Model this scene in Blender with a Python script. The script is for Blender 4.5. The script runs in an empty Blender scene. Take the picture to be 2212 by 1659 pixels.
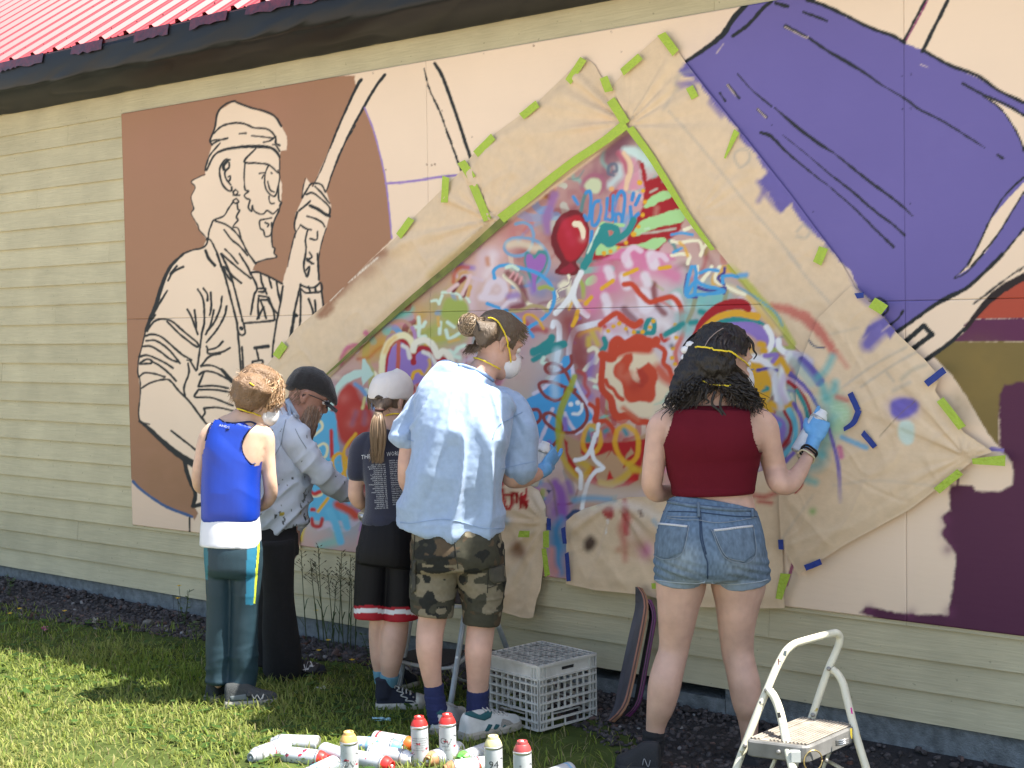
import bpy, bmesh, math, random
import numpy as np
from mathutils import Vector, Matrix
scene = bpy.context.scene
COLL = scene.collection
# ---------------------------------------------------------------- camera (standing on the lawn, looking left along the wall)
# wall plane is y = 0 (the lawn is at negative y), x runs to the right along the wall, z = 0 at the lower edge of the siding
FPX = 3108.5; YAW, PIT, ROL = -.6853, -.0413, -.0156
CAM = np.array([7.1838, -5.1954, 1.5436])
_F = np.array([math.sin(YAW)*math.cos(PIT), math.cos(YAW)*math.cos(PIT), math.sin(PIT)])
_r = np.array([math.cos(YAW), -math.sin(YAW), 0]); _u = np.cross(_r, _F)
_R = _r*math.cos(ROL)+_u*math.sin(ROL); _U = -_r*math.sin(ROL)+_u*math.cos(ROL)
cd = bpy.data.cameras.new('camera'); cam = bpy.data.objects.new('camera', cd); COLL.objects.link(cam)
cd.sensor_fit = 'HORIZONTAL'; cd.sensor_width = 36; cd.lens = FPX/2212*36; cd.clip_start = .05; cd.clip_end = 2000
cam.matrix_world = Matrix(((_R[0], _U[0], -_F[0], CAM[0]), (_R[1], _U[1], -_F[1], CAM[1]), (_R[2], _U[2], -_F[2], CAM[2]), (0, 0, 0, 1)))
scene.camera = cam
# ---------------------------------------------------------------- daylight: high sun over the roof, from the right
SUN = Vector((.49, .238, 1.0)).normalized()
world = bpy.data.worlds.new('World'); scene.world = world; world.use_nodes = True
wn = world.node_tree.nodes; wl = world.node_tree.links
sky = wn.new('ShaderNodeTexSky'); sky.sky_type = 'NISHITA'; sky.sun_disc = False
sky.sun_elevation = math.asin(SUN.z); sky.sun_rotation = math.atan2(SUN.x, SUN.y)
sky.air_density = 1.2; sky.dust_density = 2.5; sky.ozone_density = 1.0
bg = wn['Background']; bg.inputs['Strength'].default_value = .10
wl.new(sky.outputs[0], bg.inputs[0])
sl = bpy.data.lights.new('sun', 'SUN'); sl.energy = 5.0; sl.angle = math.radians(.5); sl.color = (1, .95, .86)
so = bpy.data.objects.new('sun', sl); COLL.objects.link(so); so.location = (4, 6, 12); so.rotation_euler = SUN.to_track_quat('Z', 'Y').to_euler()
vs = scene.view_settings; vs.view_transform = 'Standard'; vs.look = 'None'; vs.exposure = 1.6; vs.gamma = 1; vs.use_curve_mapping = False
scene.cycles.max_bounces = 8; scene.cycles.transparent_max_bounces = 16

# ---------------------------------------------------------------- geometry helpers
def ray(px, py):
    return _F + _R*((px-1106)/FPX) - _U*((py-829.5)/FPX)
def on_wall(px, py, d=0.0):
    """point on the plane a distance d in front of the wall that shows at photo position (px, py)"""
    q = ray(px, py); t = (-d-CAM[1])/q[1]; return CAM+q*t
def on_ground(px, py, z=-.13):
    q = ray(px, py); t = (z-CAM[2])/q[2]; return CAM+q*t
def at(px, py, t):
    """point at depth t along the view axis"""
    return CAM + ray(px, py)*t
def project(P):
    q = np.asarray(P)-CAM; z = q@_F
    return 1106+FPX*(q@_R)/z, 829.5-FPX*(q@_U)/z, z
EF = np.array([math.sin(YAW), math.cos(YAW), 0.]); ER = np.array([math.cos(YAW), -math.sin(YAW), 0.]); EZ = np.array([0, 0, 1.])

def mesh_obj(name, V, Fc, mat=None, parent=None, smooth=False, col=None, mats=None, fmat=None):
    me = bpy.data.meshes.new(name)
    V = np.asarray(V, np.float32)
    if isinstance(Fc, np.ndarray):
        n, k = Fc.shape
        me.vertices.add(len(V)); me.vertices.foreach_set('co', V.ravel())
        me.loops.add(n*k); me.loops.foreach_set('vertex_index', Fc.astype(np.int32).ravel())
        me.polygons.add(n); me.polygons.foreach_set('loop_start', np.arange(0, n*k, k, dtype=np.int32))
        me.polygons.foreach_set('loop_total', np.full(n, k, np.int32)); me.update(calc_edges=True)
    else:
        me.from_pydata([tuple(v) for v in V.tolist()], [], Fc)
    if smooth: me.polygons.foreach_set('use_smooth', np.ones(len(me.polygons), bool))
    if col is not None:
        a = me.color_attributes.new('paint', 'FLOAT_COLOR', 'POINT')
        c = np.ones((len(V), 4), np.float32); c[:, :3] = col; a.data.foreach_set('color', c.ravel())
    for m in (mats or ([mat] if mat else [])): me.materials.append(m)
    if fmat is not None: me.polygons.foreach_set('material_index', np.asarray(fmat, np.int32))
    me.update()
    o = bpy.data.objects.new(name, me); COLL.objects.link(o)
    if parent is not None: o.parent = parent
    return o
def tag(o, label=None, cat=None, group=None, kind=None):
    if label: o['label'] = label
    if cat: o['category'] = cat
    if group: o['group'] = group
    if kind: o['kind'] = kind
    return o
def empty(name, loc=(0, 0, 0), label=None, cat=None, group=None):
    """things are built in world space: the Empty marks the base and its parts keep their world coordinates"""
    o = bpy.data.objects.new(name, None); COLL.objects.link(o); o.location = loc; o.empty_display_size = .1
    return tag(o, label, cat, group)
def adopt(parent, *objs):
    for o in objs:
        o.parent = parent
        w = Vector((0, 0, 0)); p = parent
        while p is not None: w += Vector(p.location); p = p.parent
        if o.type == 'MESH': o.data.transform(Matrix.Translation(-w))
        else: o.location = Vector(o.location)-w
    return objs[0]
class MB:
    """collects simple solids; build() links them as one mesh object"""
    def __init__(s): s.V = []; s.F = []; s.M = []
    def add(s, V, F, m=0):
        n = len(s.V); s.V += [tuple(map(float, v)) for v in V]; s.F += [tuple(i+n for i in f) for f in F]; s.M += [m]*len(F)
    def box(s, lo, hi, m=0):
        x0, y0, z0 = lo; x1, y1, z1 = hi
        s.add([(x0,y0,z0),(x1,y0,z0),(x1,y1,z0),(x0,y1,z0),(x0,y0,z1),(x1,y0,z1),(x1,y1,z1),(x0,y1,z1)],
              [(0,3,2,1),(4,5,6,7),(0,1,5,4),(1,2,6,5),(2,3,7,6),(3,0,4,7)], m)
    def obox(s, c, ax, ay, az, m=0):
        c = np.asarray(c, float); ax, ay, az = map(np.asarray, (ax, ay, az))
        P = [c+i*ax+j*ay+k*az for k in (-1, 1) for j in (-1, 1) for i in (-1, 1)]
        s.add(P, [(0,2,3,1),(4,5,7,6),(0,1,5,4),(1,3,7,5),(3,2,6,7),(2,0,4,6)], m)
    def ring_loft(s, rings, caps=True, m=0, closed=False):
        n = len(rings[0]); k = len(rings); V = [p for r in rings for p in r]; F = []
        for i in range(k if closed else k-1):
            a = i*n; b = ((i+1) % k)*n
            for j in range(n): F.append((a+j, a+(j+1) % n, b+(j+1) % n, b+j))
        if caps and not closed: F.append(tuple(range(n-1, -1, -1))); F.append(tuple((k-1)*n+j for j in range(n)))
        s.add(V, F, m)
    def tube(s, pts, r, n=10, m=0, ratio=1.0, up=None, caps=True):
        s.ring_loft(tube_rings(pts, r, n, ratio, up), caps, m)
    def build(s, name, mat=None, parent=None, smooth=False, mats=None):
        o = mesh_obj(name, np.array(s.V), s.F, mat, None, smooth, None, mats, s.M if mats else None)
        if parent is not None: adopt(parent, o)
        return o
def tube_rings(pts, r, n=10, ratio=1.0, up=None):
    P = np.asarray(pts, float); k = len(P); r = np.asarray(r, float)*np.ones(k); ratio = np.asarray(ratio, float)*np.ones(k)
    T = np.gradient(P, axis=0); T /= np.linalg.norm(T, axis=1)[:, None]+1e-12
    u = np.asarray(up if up is not None else ((0, 0, 1) if abs(T[0][2]) < .9 else (1, 0, 0)), float)
    out = []
    a = 2*np.pi*np.arange(n)/n
    for i in range(k):
        u = u-T[i]*(u@T[i])
        if np.linalg.norm(u) < 1e-6: u = np.array([1, 0, 0.])-T[i]*T[i][0]
        u /= np.linalg.norm(u); v = np.cross(T[i], u)
        out.append([P[i]+r[i]*(u*math.cos(t)*ratio[i]+v*math.sin(t)) for t in a])
    return out
# ---------------------------------------------------------------- material helpers
def mat(name, col=(.5, .5, .5), rough=.6, metal=0, attr=None, var=None, bump=None, sss=0, spec=.5, sheen=0, build=None):
    """Principled material; var = (scale, amount, stretch) mottles the colour, bump = (scale, strength, stretch) adds fine relief"""
    m = bpy.data.materials.new(name); m.use_nodes = True; nt = m.node_tree; N = nt.nodes; L = nt.links; p = N['Principled BSDF']
    p.inputs['Roughness'].default_value = rough; p.inputs['Metallic'].default_value = metal; p.inputs['Specular IOR Level'].default_value = spec
    if sheen: p.inputs['Sheen Weight'].default_value = sheen; p.inputs['Sheen Roughness'].default_value = .5
    if sss: p.inputs['Subsurface Weight'].default_value = sss; p.inputs['Subsurface Radius'].default_value = (.012, .005, .003); p.inputs['Subsurface Scale'].default_value = 1
    c = None
    if attr:
        a = N.new('ShaderNodeAttribute'); a.attribute_name = attr; c = a.outputs['Color']
    else:
        rgb = N.new('ShaderNodeRGB'); rgb.outputs[0].default_value = (*col, 1); c = rgb.outputs[0]
    tc = N.new('ShaderNodeTexCoord')
    def noise(sc, st, det=4):
        mp = N.new('ShaderNodeMapping'); mp.inputs['Scale'].default_value = st; L.new(tc.outputs['Object'], mp.inputs[0])
        n = N.new('ShaderNodeTexNoise'); n.inputs['Scale'].default_value = sc; n.inputs['Detail'].default_value = det; L.new(mp.outputs[0], n.inputs['Vector']); return n
    if var:
        sc, am = var[:2]; st = var[2] if len(var) > 2 else (1, 1, 1)
        n = noise(sc, st); mr = N.new('ShaderNodeMapRange'); mr.inputs[1].default_value = .25; mr.inputs[2].default_value = .75; mr.inputs[3].default_value = 1-am; mr.inputs[4].default_value = 1+am*.7
        L.new(n.outputs[0], mr.inputs[0]); mx = N.new('ShaderNodeMix'); mx.data_type = 'RGBA'; mx.blend_type = 'MULTIPLY'; mx.inputs[0].default_value = 1
        L.new(c, mx.inputs[6]); L.new(mr.outputs[0], mx.inputs[7]); c = mx.outputs[2]
    L.new(c, p.inputs['Base Color'])
    if bump:
        sc, am = bump[:2]; st = bump[2] if len(bump) > 2 else (1, 1, 1)
        n = noise(sc, st, 6); b = N.new('ShaderNodeBump'); b.inputs['Strength'].default_value = am; b.inputs['Distance'].default_value = .01; L.new(n.outputs[0], b.inputs['Height']); L.new(b.outputs[0], p.inputs['Normal'])
    if build: build(m, nt, N, L, p, c, tc)
    return m
# ---------------------------------------------------------------- painted artwork (flat print on panels and paper)
AS = 0.9                                   # raster scale of the paint map (a plain array, sampled on to the panels' vertices)
AW, AH = int(2212*AS), int(1430*AS)
TAGS = {'A':(0,0,.34722),'B':(713.2,0,.34722),'C':(1443.95,0,.34722),'D':(0,548.6,.34722),'E':(713.2,548.6,.34722),
        'F':(1443.95,548.6,.34722),'G':(0,1082.96,.34722),'H':(713.2,1082.96,.34722),'I':(1443.95,1082.96,.34722),
        'J':(1141.1,274.3,.17361),'K':(932.6,438.9,.17361),'L':(1152.1,685.8,.17361),'M':(685.8,685.8,.17361),
        'N':(1426.4,576.0,.17361),'O':(1124.7,932.6,.23148),'P':(0,0,1.0)}
def TP(tag, s):
    ox, oy, k = TAGS[tag]
    v = [float(t) for t in s.replace(',', ' ').split()]
    a = np.array(v).reshape(-1, 2)
    return a*k + np.array([ox, oy])
def srgb(c):
    c = np.asarray(c, float)/255.0
    return np.where(c <= .04045, c/12.92, ((c+.055)/1.055)**2.4)
def catmull(p, n=6, closed=False):
    p = np.asarray(p, float)
    if len(p) < 3: 
        t = np.linspace(0, 1, n+1)[:, None]
        return p[0]*(1-t)+p[-1]*t
    q = np.vstack([p[-1:], p, p[:2]]) if closed else np.vstack([2*p[0]-p[1], p, 2*p[-1]-p[-2]])
    out = []
    t = np.linspace(0, 1, n, endpoint=False)[:, None]
    for i in range(len(q)-3):
        a, b, c, d = q[i], q[i+1], q[i+2], q[i+3]
        out.append(.5*((2*b)+(c-a)*t+(2*a-5*b+4*c-d)*t**2+(-a+3*b-3*c+d)*t**3))
    out.append(q[-2:-1])
    return np.vstack(out)
def hash3(ix, iy, iz, seed=0):
    n = (ix*374761393 + iy*668265263 + iz*2147483647*3 + seed*1274126177) & 0xffffffff
    n = ((n ^ (n >> 13))*1274126177) & 0xffffffff
    return ((n ^ (n >> 16)) & 0xffffff)/float(0xffffff)
def vnoise(p, seed=0):
    """smooth value noise in -1..1 at Nx3 points"""
    p = np.asarray(p, float); i = np.floor(p).astype(np.int64); f = p-i; f = f*f*f*(f*(f*6-15)+10)
    r = 0
    for dx in (0, 1):
        for dy in (0, 1):
            for dz in (0, 1):
                w = (f[:, 0] if dx else 1-f[:, 0])*(f[:, 1] if dy else 1-f[:, 1])*(f[:, 2] if dz else 1-f[:, 2])
                r = r + w*hash3(i[:, 0]+dx, i[:, 1]+dy, i[:, 2]+dz, seed)
    return r*2-1
_yy, _xx = np.mgrid[0:AH, 0:AW].astype(np.float32)
_PX = (_xx+.5)/AS; _PY = (_yy+.5)/AS
_g = np.stack([_PX.ravel()/9, _PY.ravel()/9, np.zeros(AW*AH)], 1)
WOB = (vnoise(_g, 3)*.7 + vnoise(_g*2.7, 5)*.45).reshape(AH, AW).astype(np.float32)
_g[:, :2] *= np.array([.35, .35])
CLOUD = (vnoise(_g, 11)*.6+vnoise(_g*2.3, 12)*.4).reshape(AH, AW).astype(np.float32)
del _g
class Canvas:
    def __init__(s): s.im = np.zeros((AH, AW, 3), np.float32)
    def box(s, x0, y0, x1, y1):
        a = max(0, int(x0*AS)-1); b = min(AW, int(x1*AS)+2); c = max(0, int(y0*AS)-1); d = min(AH, int(y1*AS)+2)
        return (slice(c, max(c, d)), slice(a, max(a, b)))
    def blend(s, sl, al, col):
        s.im[sl] += (srgb(col).astype(np.float32)-s.im[sl])*al[..., None]
    def poly(s, pts, col, soft=1.2, alpha=1, smooth=False, wob=1.0, drag=0):
        p = catmull(pts, 5, True) if smooth else np.asarray(pts, float)
        m = soft*2+2
        sl = s.box(p[:, 0].min()-m, p[:, 1].min()-m, p[:, 0].max()+m, p[:, 1].max()+m)
        X = _PX[sl]; Y = _PY[sl]
        if X.size == 0: return
        d = np.full(X.shape, 1e9, np.float32); ins = np.zeros(X.shape, bool)
        for (x0, y0), (x1, y1) in zip(p, np.roll(p, -1, 0)):
            dx, dy = x1-x0, y1-y0; L = dx*dx+dy*dy+1e-9
            t = np.clip(((X-x0)*dx+(Y-y0)*dy)/L, 0, 1)
            np.minimum(d, (X-x0-t*dx)**2+(Y-y0-t*dy)**2, out=d)
            if abs(dy) > 1e-9:
                c = ((y0 > Y) != (y1 > Y)) & (X < dx*(Y-y0)/dy+x0)
                ins ^= c
        d = np.sqrt(d); d = np.where(ins, -d, d)+WOB[sl]*wob
        s.blend(sl, np.clip(.5-d/(2*soft), 0, 1)*alpha, col)
    def stroke(s, pts, w, col, soft=1.0, alpha=1, wob=.8, fade=None, straight=False):
        c = np.asarray(pts, float); p = c if straight else catmull(c, 6)
        wa = np.asarray(w, float)*np.ones(len(c)) if np.ndim(w) == 0 else np.interp(np.linspace(0, 1, len(c)), np.linspace(0, 1, len(w)), w)
        wp = np.interp(np.linspace(0, 1, len(p)), np.linspace(0, 1, len(c)), wa)
        al = np.ones(len(p)) if fade is None else np.interp(np.linspace(0, 1, len(p)), np.linspace(0, 1, len(fade)), fade)
        m = wp.max()/2+soft*2+2
        sl = s.box(p[:, 0].min()-m, p[:, 1].min()-m, p[:, 0].max()+m, p[:, 1].max()+m)
        X = _PX[sl]; Y = _PY[sl]
        if X.size == 0: return
        A = np.zeros(X.shape, np.float32)
        for k in range(len(p)-1):
            x0, y0 = p[k]; x1, y1 = p[k+1]
            h = max(wp[k], wp[k+1])/2+soft*2+2
            ox = sl[1].start; oy = sl[0].start
            a = max(0, int((min(x0, x1)-h)*AS)-ox); b = int((max(x0, x1)+h)*AS)+2-ox
            e = max(0, int((min(y0, y1)-h)*AS)-oy); f = int((max(y0, y1)+h)*AS)+2-oy
            if b <= a or f <= e: continue
            q = (slice(e, f), slice(a, b)); Xq = X[q]; Yq = Y[q]
            if Xq.size == 0: continue
            dx, dy = x1-x0, y1-y0; L = dx*dx+dy*dy+1e-9
            t = np.clip(((Xq-x0)*dx+(Yq-y0)*dy)/L, 0, 1)
            d = np.sqrt((Xq-x0-t*dx)**2+(Yq-y0-t*dy)**2)+WOB[sl][q]*wob
            r = (wp[k]*(1-t)+wp[k+1]*t)/2
            v = np.clip(.5-(d-r)/(2*soft), 0, 1)*(al[k]*(1-t)+al[k+1]*t)
            np.maximum(A[q], v, out=A[q])
        s.blend(sl, A*alpha, col)
    def blob(s, x, y, r, col, alpha=.8, ry=None):
        ry = ry or r
        sl = s.box(x-2*r, y-2*ry, x+2*r, y+2*ry)
        d = ((_PX[sl]-x)/r)**2+((_PY[sl]-y)/ry)**2
        s.blend(sl, np.exp(-d*1.4)*alpha*np.clip(.8+.5*CLOUD[sl], 0, 1), col)
    def dots(s, tag, t, r, col, soft=1.2):
        for x, y in TP(tag, t): s.stroke([(x, y), (x+.5, y)], 2*r, col, soft)
INK = (34, 38, 40)
COL = dict(k=INK, w=(236, 236, 234), cr=(240, 232, 200), y=(226, 170, 40), yg=(196, 190, 40), r=(170, 32, 38), dr=(118, 34, 42), o=(200, 72, 44), b=(72, 158, 212),
           b2=(64, 140, 200), t=(44, 138, 136), g=(170, 214, 146), lg=(206, 226, 206), pu=(142, 116, 186), pi=(214, 130, 164), m=(128, 52, 52), br=(150, 112, 84),
           sb=(122, 158, 190), ol=(164, 174, 84), mg=(196, 84, 136), lp=(206, 190, 210), gy=(150, 146, 140), nv=(70, 62, 130), te=(120, 190, 176))
def S(cv, tag, col, w, text, **k):
    """several strokes: points separated by blanks, strokes by '/'"""
    for q in text.split('/'):
        p = TP(tag, q)
        cv.stroke(p, w, COL[col] if isinstance(col, str) else col, **k)

PEACH = (236, 211, 184); BROWN = (160, 118, 90); PURPLE = (106, 96, 158)
def man(cv):
    cv.poly(np.vstack([TP('P', '250 235 700 165 768 163'), TP('B', '150 490 165 545 210 665 270 810 320 1000 348 1140 370 1330 383 1490 210 1659'),
                       TP('D', '2040 330 1700 640 1210 1659'), TP('D', '1195 1635 1040 1575 950 1520 870 1460 800 1385')]), BROWN, 1.5)
    # brown is a little redder towards the top where it was sprayed twice
    for x, y in ((330, 330), (420, 260), (560, 215), (600, 225)): cv.blob(x, y, 90, (166, 118, 96), .35)
    for x, y in ((330, 1000), (360, 900), (390, 1050)): cv.blob(x, y, 90, (146, 108, 76), .5)
    # lower corner of bare panel, its dimmer light put into a darker peach
    cv.poly(TP('D', '800 1385 870 1460 950 1520 1040 1575 1195 1635 1195 1900 780 1900'), (226, 198, 172), 1.2)
    fig = np.vstack([TP('A', '1455 630 1560 670 1700 722 1745 770 1785 850 1785 935 1745 940 1735 990 1740 1100 1755 1150 1750 1250 1730 1330 1700 1390 1690 1480 1703 1560 1718 1600 1590 1637'),
                     TP('D', '1570 100 1620 115 1690 150 1757 182 1790 60'), TP('A', '1800 1600 1835 1450 1840 1330 1885 1230 1880 1180 1905 1105 1925 1135 1945 1160 2000 1040 2100 800'),
                     TP('B', '60 770 165 540 195 490 340 462 210 665 100 880 0 1100'), TP('A', '2030 1190 2060 1280 2055 1330 2030 1420 2000 1500 1975 1640'),
                     TP('D', '1985 170 2012 335 1795 560 1690 720 1270 1659 1205 1570 1215 1495 1185 1420 1165 1310 1140 1275 1010 1160 930 1085 875 1040 862 1000 870 880 872 830 858 740 865 660 885 570 905 480 940 370 990 230 1060 80'),
                     TP('A', '1100 1620 1140 1580 1200 1555 1260 1545 1285 1490 1240 1430 1190 1330 1203 1300 1190 1250 1190 1220 1213 1165 1190 1130 1240 1100 1275 1090 1285 1010 1320 905 1308 875 1335 800 1360 690'),])
    cv.poly(fig, PEACH, 1.0)
    k = dict(soft=.9, wob=.7)
    S(cv, 'A', 'k', 4.6, '1320 900 1308 870 1335 800 1355 700 1400 650 1455 630 1480 640 1560 670 1640 690 1710 725 1750 785/1330 830 1380 785 1460 765 1520 770 1580 795 1650 800 1690 820 1715 860 1715 890 1740 905/1330 890 1360 875 1415 860/1590 925 1520 1005 1600 1015 1670 1025 1730 1075/1430 995 1400 995 1370 1040 1368 1090 1385 1150 1420 1185 1440 1185 1440 1165/1425 1010 1425 1040 1400 1070 1405 1110 1435 1150', **k)
    S(cv, 'A', 'k', [4, 5.5, 8, 5], '1285 1060 1330 970 1385 935 1450 920 1530 912 1600 912 1680 918 1720 945 1740 980', **k)
    S(cv, 'A', 'k', 7, '1415 1000 1390 1030 1393 1055/1280 1560 1300 1610 1335 1650/1930 1280 1975 1300 2020 1330 2050 1345', **k)
    S(cv, 'A', 'k', 3.8, '1310 880 1340 870 1370 870/1490 832 1530 828/1565 845 1640 852 1700 860/1640 885 1680 875 1715 850/1695 900 1715 905 1740 940/1370 890 1310 960 1285 1020 1277 1060/1420 1100 1432 1095 1430 1120 1420 1130/1465 1180 1480 1195 1465 1213 1450 1198 1465 1180/1450 1215 1490 1215/1470 1235 1485 1255 1465 1265 1450 1250 1470 1235/1450 1255 1420 1300 1390 1345 1330 1370 1315 1400/1475 1260 1480 1300 1490 1310 1470 1350 1480 1370 1450 1410 1480 1420 1500 1480/1525 1015 1520 1070 1520 1130 1525 1180 1545 1190 1520 1215 1535 1235 1555 1245 1545 1290 1565 1315 1570 1280 1580 1310 1610 1330 1640 1330 1660 1310 1680 1320 1700 1330 1730 1300/1670 1030 1650 1080 1648 1150 1670 1200 1710 1220 1730 1160 1740 1100 1730 1060/1615 1078 1645 1075/1688 1075 1692 1079/1640 1090 1630 1110/1665 1130 1680 1180 1705 1195/1730 1160 1735 1240 1750 1260 1740 1280/1675 1220 1675 1245 1685 1265 1705 1265/1690 1355 1640 1365 1615 1375 1620 1420 1640 1435 1650 1470 1680 1465 1690 1440/1650 1385 1670 1395 1665 1410/1745 1270 1735 1310 1700 1390 1690 1460 1695 1530 1710 1545 1705 1575 1720 1600 1650 1615 1590 1635/1690 1385 1690 1440', **k)
    S(cv, 'A', 'k', 2.6, '1275 1085 1240 1100 1190 1130 1215 1165 1190 1220 1195 1260 1205 1300 1190 1330 1230 1400 1240 1430 1285 1480/1740 970 1740 1110/1900 1110 1885 1170 1880 1220/1870 1400 1840 1450 1835 1480/2030 1420 2010 1480 1990 1560 1975 1659/1835 1450 1800 1600 1790 1659/1945 1160 2005 1040 2100 800 2212 560/2030 1190 2110 960 2212 780', **k)
    S(cv, 'A', 'k', 4.4, '1315 1400 1300 1440 1295 1490/1340 1375 1400 1395 1450 1430 1500 1490 1535 1560 1590 1640/1395 1430 1440 1490 1490 1530 1540 1590/1400 1550 1440 1590 1480 1640/1285 1490 1310 1495 1335 1540 1360 1600 1375 1659/1290 1480 1285 1520 1250 1545 1200 1555 1140 1580 1100 1620 1060 1659/1880 1230 1930 1150 1960 1140 2000 1150 2025 1195/1960 1160 2000 1200 2050 1265/1905 1210 1945 1200 2000 1240 2050 1290 2050 1340/1910 1345 1960 1360 2005 1385 2020 1410/1860 1310 1900 1280 1930 1250/1850 1320 1830 1400 1840 1440/1870 1400 1900 1420 1935 1430/1915 1430 1900 1490 1905 1540 1900 1600/1930 1485 1970 1490 1975 1440/1925 1570 1940 1600 1910 1620 1950 1640', **k)
    S(cv, 'B', 'k', [7, 6, 3], '340 465 290 530 210 665 100 870 0 1110', **k)
    S(cv, 'B', 'k', [7, 6, 3.5], '195 495 165 540 60 770 0 920', **k)
    S(cv, 'D', 'k', [5, 9, 9, 5], '1140 0 1060 80 1010 190 965 330 930 410 905 480', **k)
    S(cv, 'D', 'k', 4.8, '1140 80 1080 110 1045 165/1100 75 1060 125/1040 230 990 310 950 380/965 380 930 430 915 480/920 470 960 420 1010 405 1070 420 1140 480 1230 555 1220 575 1120 500 1040 420/905 510 950 500 1010 520 1090 590 1140 630 1190 660 1165 660/910 540 970 540 1050 595 1120 680/885 575 940 575 1000 610 1060 655 1115 675/865 640 910 630 960 645 1030 680 1075 710/870 680 910 655 940 660 940 680 870 685/940 665 1000 700 1060 750 1095 790/865 765 900 740 960 745 1025 765/880 835 940 800 1030 780 1070 800 1110 850 1180 920 1270 1040 1305 1070/1065 1100 1130 1150 1235 1232/1230 220 1260 270 1270 340 1270 430 1255 500 1240 620 1225 720/1265 215 1290 250 1290 290/1310 240 1315 320 1305 380/1380 265 1370 340 1330 430 1290 480/1410 325 1395 390 1350 470 1285 550/1165 345 1190 390 1220 470 1230 500/1210 350 1220 430 1220 470/1280 500 1310 440 1330 350/1385 545 1350 580 1300 595 1285 575/1430 585 1380 610 1300 620 1290 595/1180 660 1210 710 1220 725/1250 700 1300 640 1370 620/1250 695 1320 695 1390 730 1450 790/1240 750 1275 730 1340 740 1420 780/1270 735 1235 820/1235 825 1330 820 1420 835/1235 845 1340 845 1430 860/1230 850 1215 890 1320 895 1450 945/1270 960 1350 955 1450 975/1270 965 1275 990 1260 1015 1270 1035/1170 680 1175 740 1145 830 1150 880', **k)
    S(cv, 'D', 'k', [7, 9, 6], '1380 720 1440 790 1500 850', **k)
    S(cv, 'D', 'k', 3, '905 480 885 570 862 660 858 740 872 790 872 880 862 1000 880 1045 930 1060', **k)
    S(cv, 'D', 'k', [6, 10, 12, 16], '870 1040 930 1090 1010 1165 1100 1240 1205 1308', **k)
    S(cv, 'D', 'k', 9, '1150 1290 1160 1350 1190 1430 1215 1490 1205 1560/1200 1570 1265 1555', **k)
    S(cv, 'D', 'k', 5, '1350 0 1400 140 1440 290 1475 430/1375 0 1430 120 1470 260 1510 420/1475 430 1480 480 1500 505 1525 490 1515 430/1480 490 1490 600 1500 730/1505 580 1515 730/1515 430 1600 425 1700 415/1560 120 1600 210 1580 260 1560 375/1600 215 1650 215 1640 235 1610 235/1610 260 1670 270 1665 285 1625 285/1610 275 1605 330 1610 400/1620 290 1640 340 1655 400/1640 330 1600 405/1670 290 1700 350 1710 410/1670 270 1700 340 1730 375/1620 120 1630 180 1660 250/1670 140 1690 210/1720 170 1730 240 1745 300/1560 115 1610 115 1680 145 1755 185/1400 80 1440 130 1500 180/1380 0 1470 80 1560 150/1490 0 1540 80 1560 130/1390 80 1410 130 1450 180/1595 590 1610 660/1570 670 1630 662 1625 690 1575 690 1570 670/1760 200 1745 300 1720 430 1700 560 1695 640/1870 190 1830 370 1800 545/1830 370 1850 385 1830 400 1815 510/1870 220 1870 350 1860 470 1820 520/1870 195 1920 210 1960 205 1995 180 2000 230 1950 240 1900 240 1870 215/1920 205 1930 240/1960 205 1965 235/1920 280 1945 350 1950 390/1960 290 1965 370/2000 230 2012 325/1900 0 1890 80 1910 140 1925 80 1905 100/1910 30 1940 60/1975 0 1985 160', **k)
    S(cv, 'D', 'k', 8, '1585 585 1670 575/1498 460 1504 464', **k)
    S(cv, 'D', (62, 92, 136), 6, '828 1415 870 1460 950 1520 1040 1575 1195 1635', **k)
    S(cv, 'D', 'k', 4, '1180 1640 1180 1740', **k)
    # sketch lines right of the figure
    S(cv, 'B', 'k', [3, 5, 5], '585 430 620 560 680 690 760 910 815 1060', soft=.9, wob=1.8)
    S(cv, 'B', 'k', 7.5, '650 395 700 480 780 700 870 975', **k)
    S(cv, 'B', (152, 126, 184), 3.5, '215 670 270 810 320 1000 348 1140 370 1330 383 1480', **k)
    S(cv, 'B', (152, 126, 184), 5.5, '345 1140 450 1135 560 1120 690 1100 810 1088', **k)
    # screw heads and scuffs
    for t in ('265 453', '345 1055', '600 1022', '630 1026', '650 1020', '695 687', '615 568', '955 332', '1265 283', '1748 197', '1810 320', '880 850'):
        S(cv, 'B', (120, 84, 60), 2.2, t+' '+' '.join(str(float(v)+3) for v in t.split()))
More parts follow.
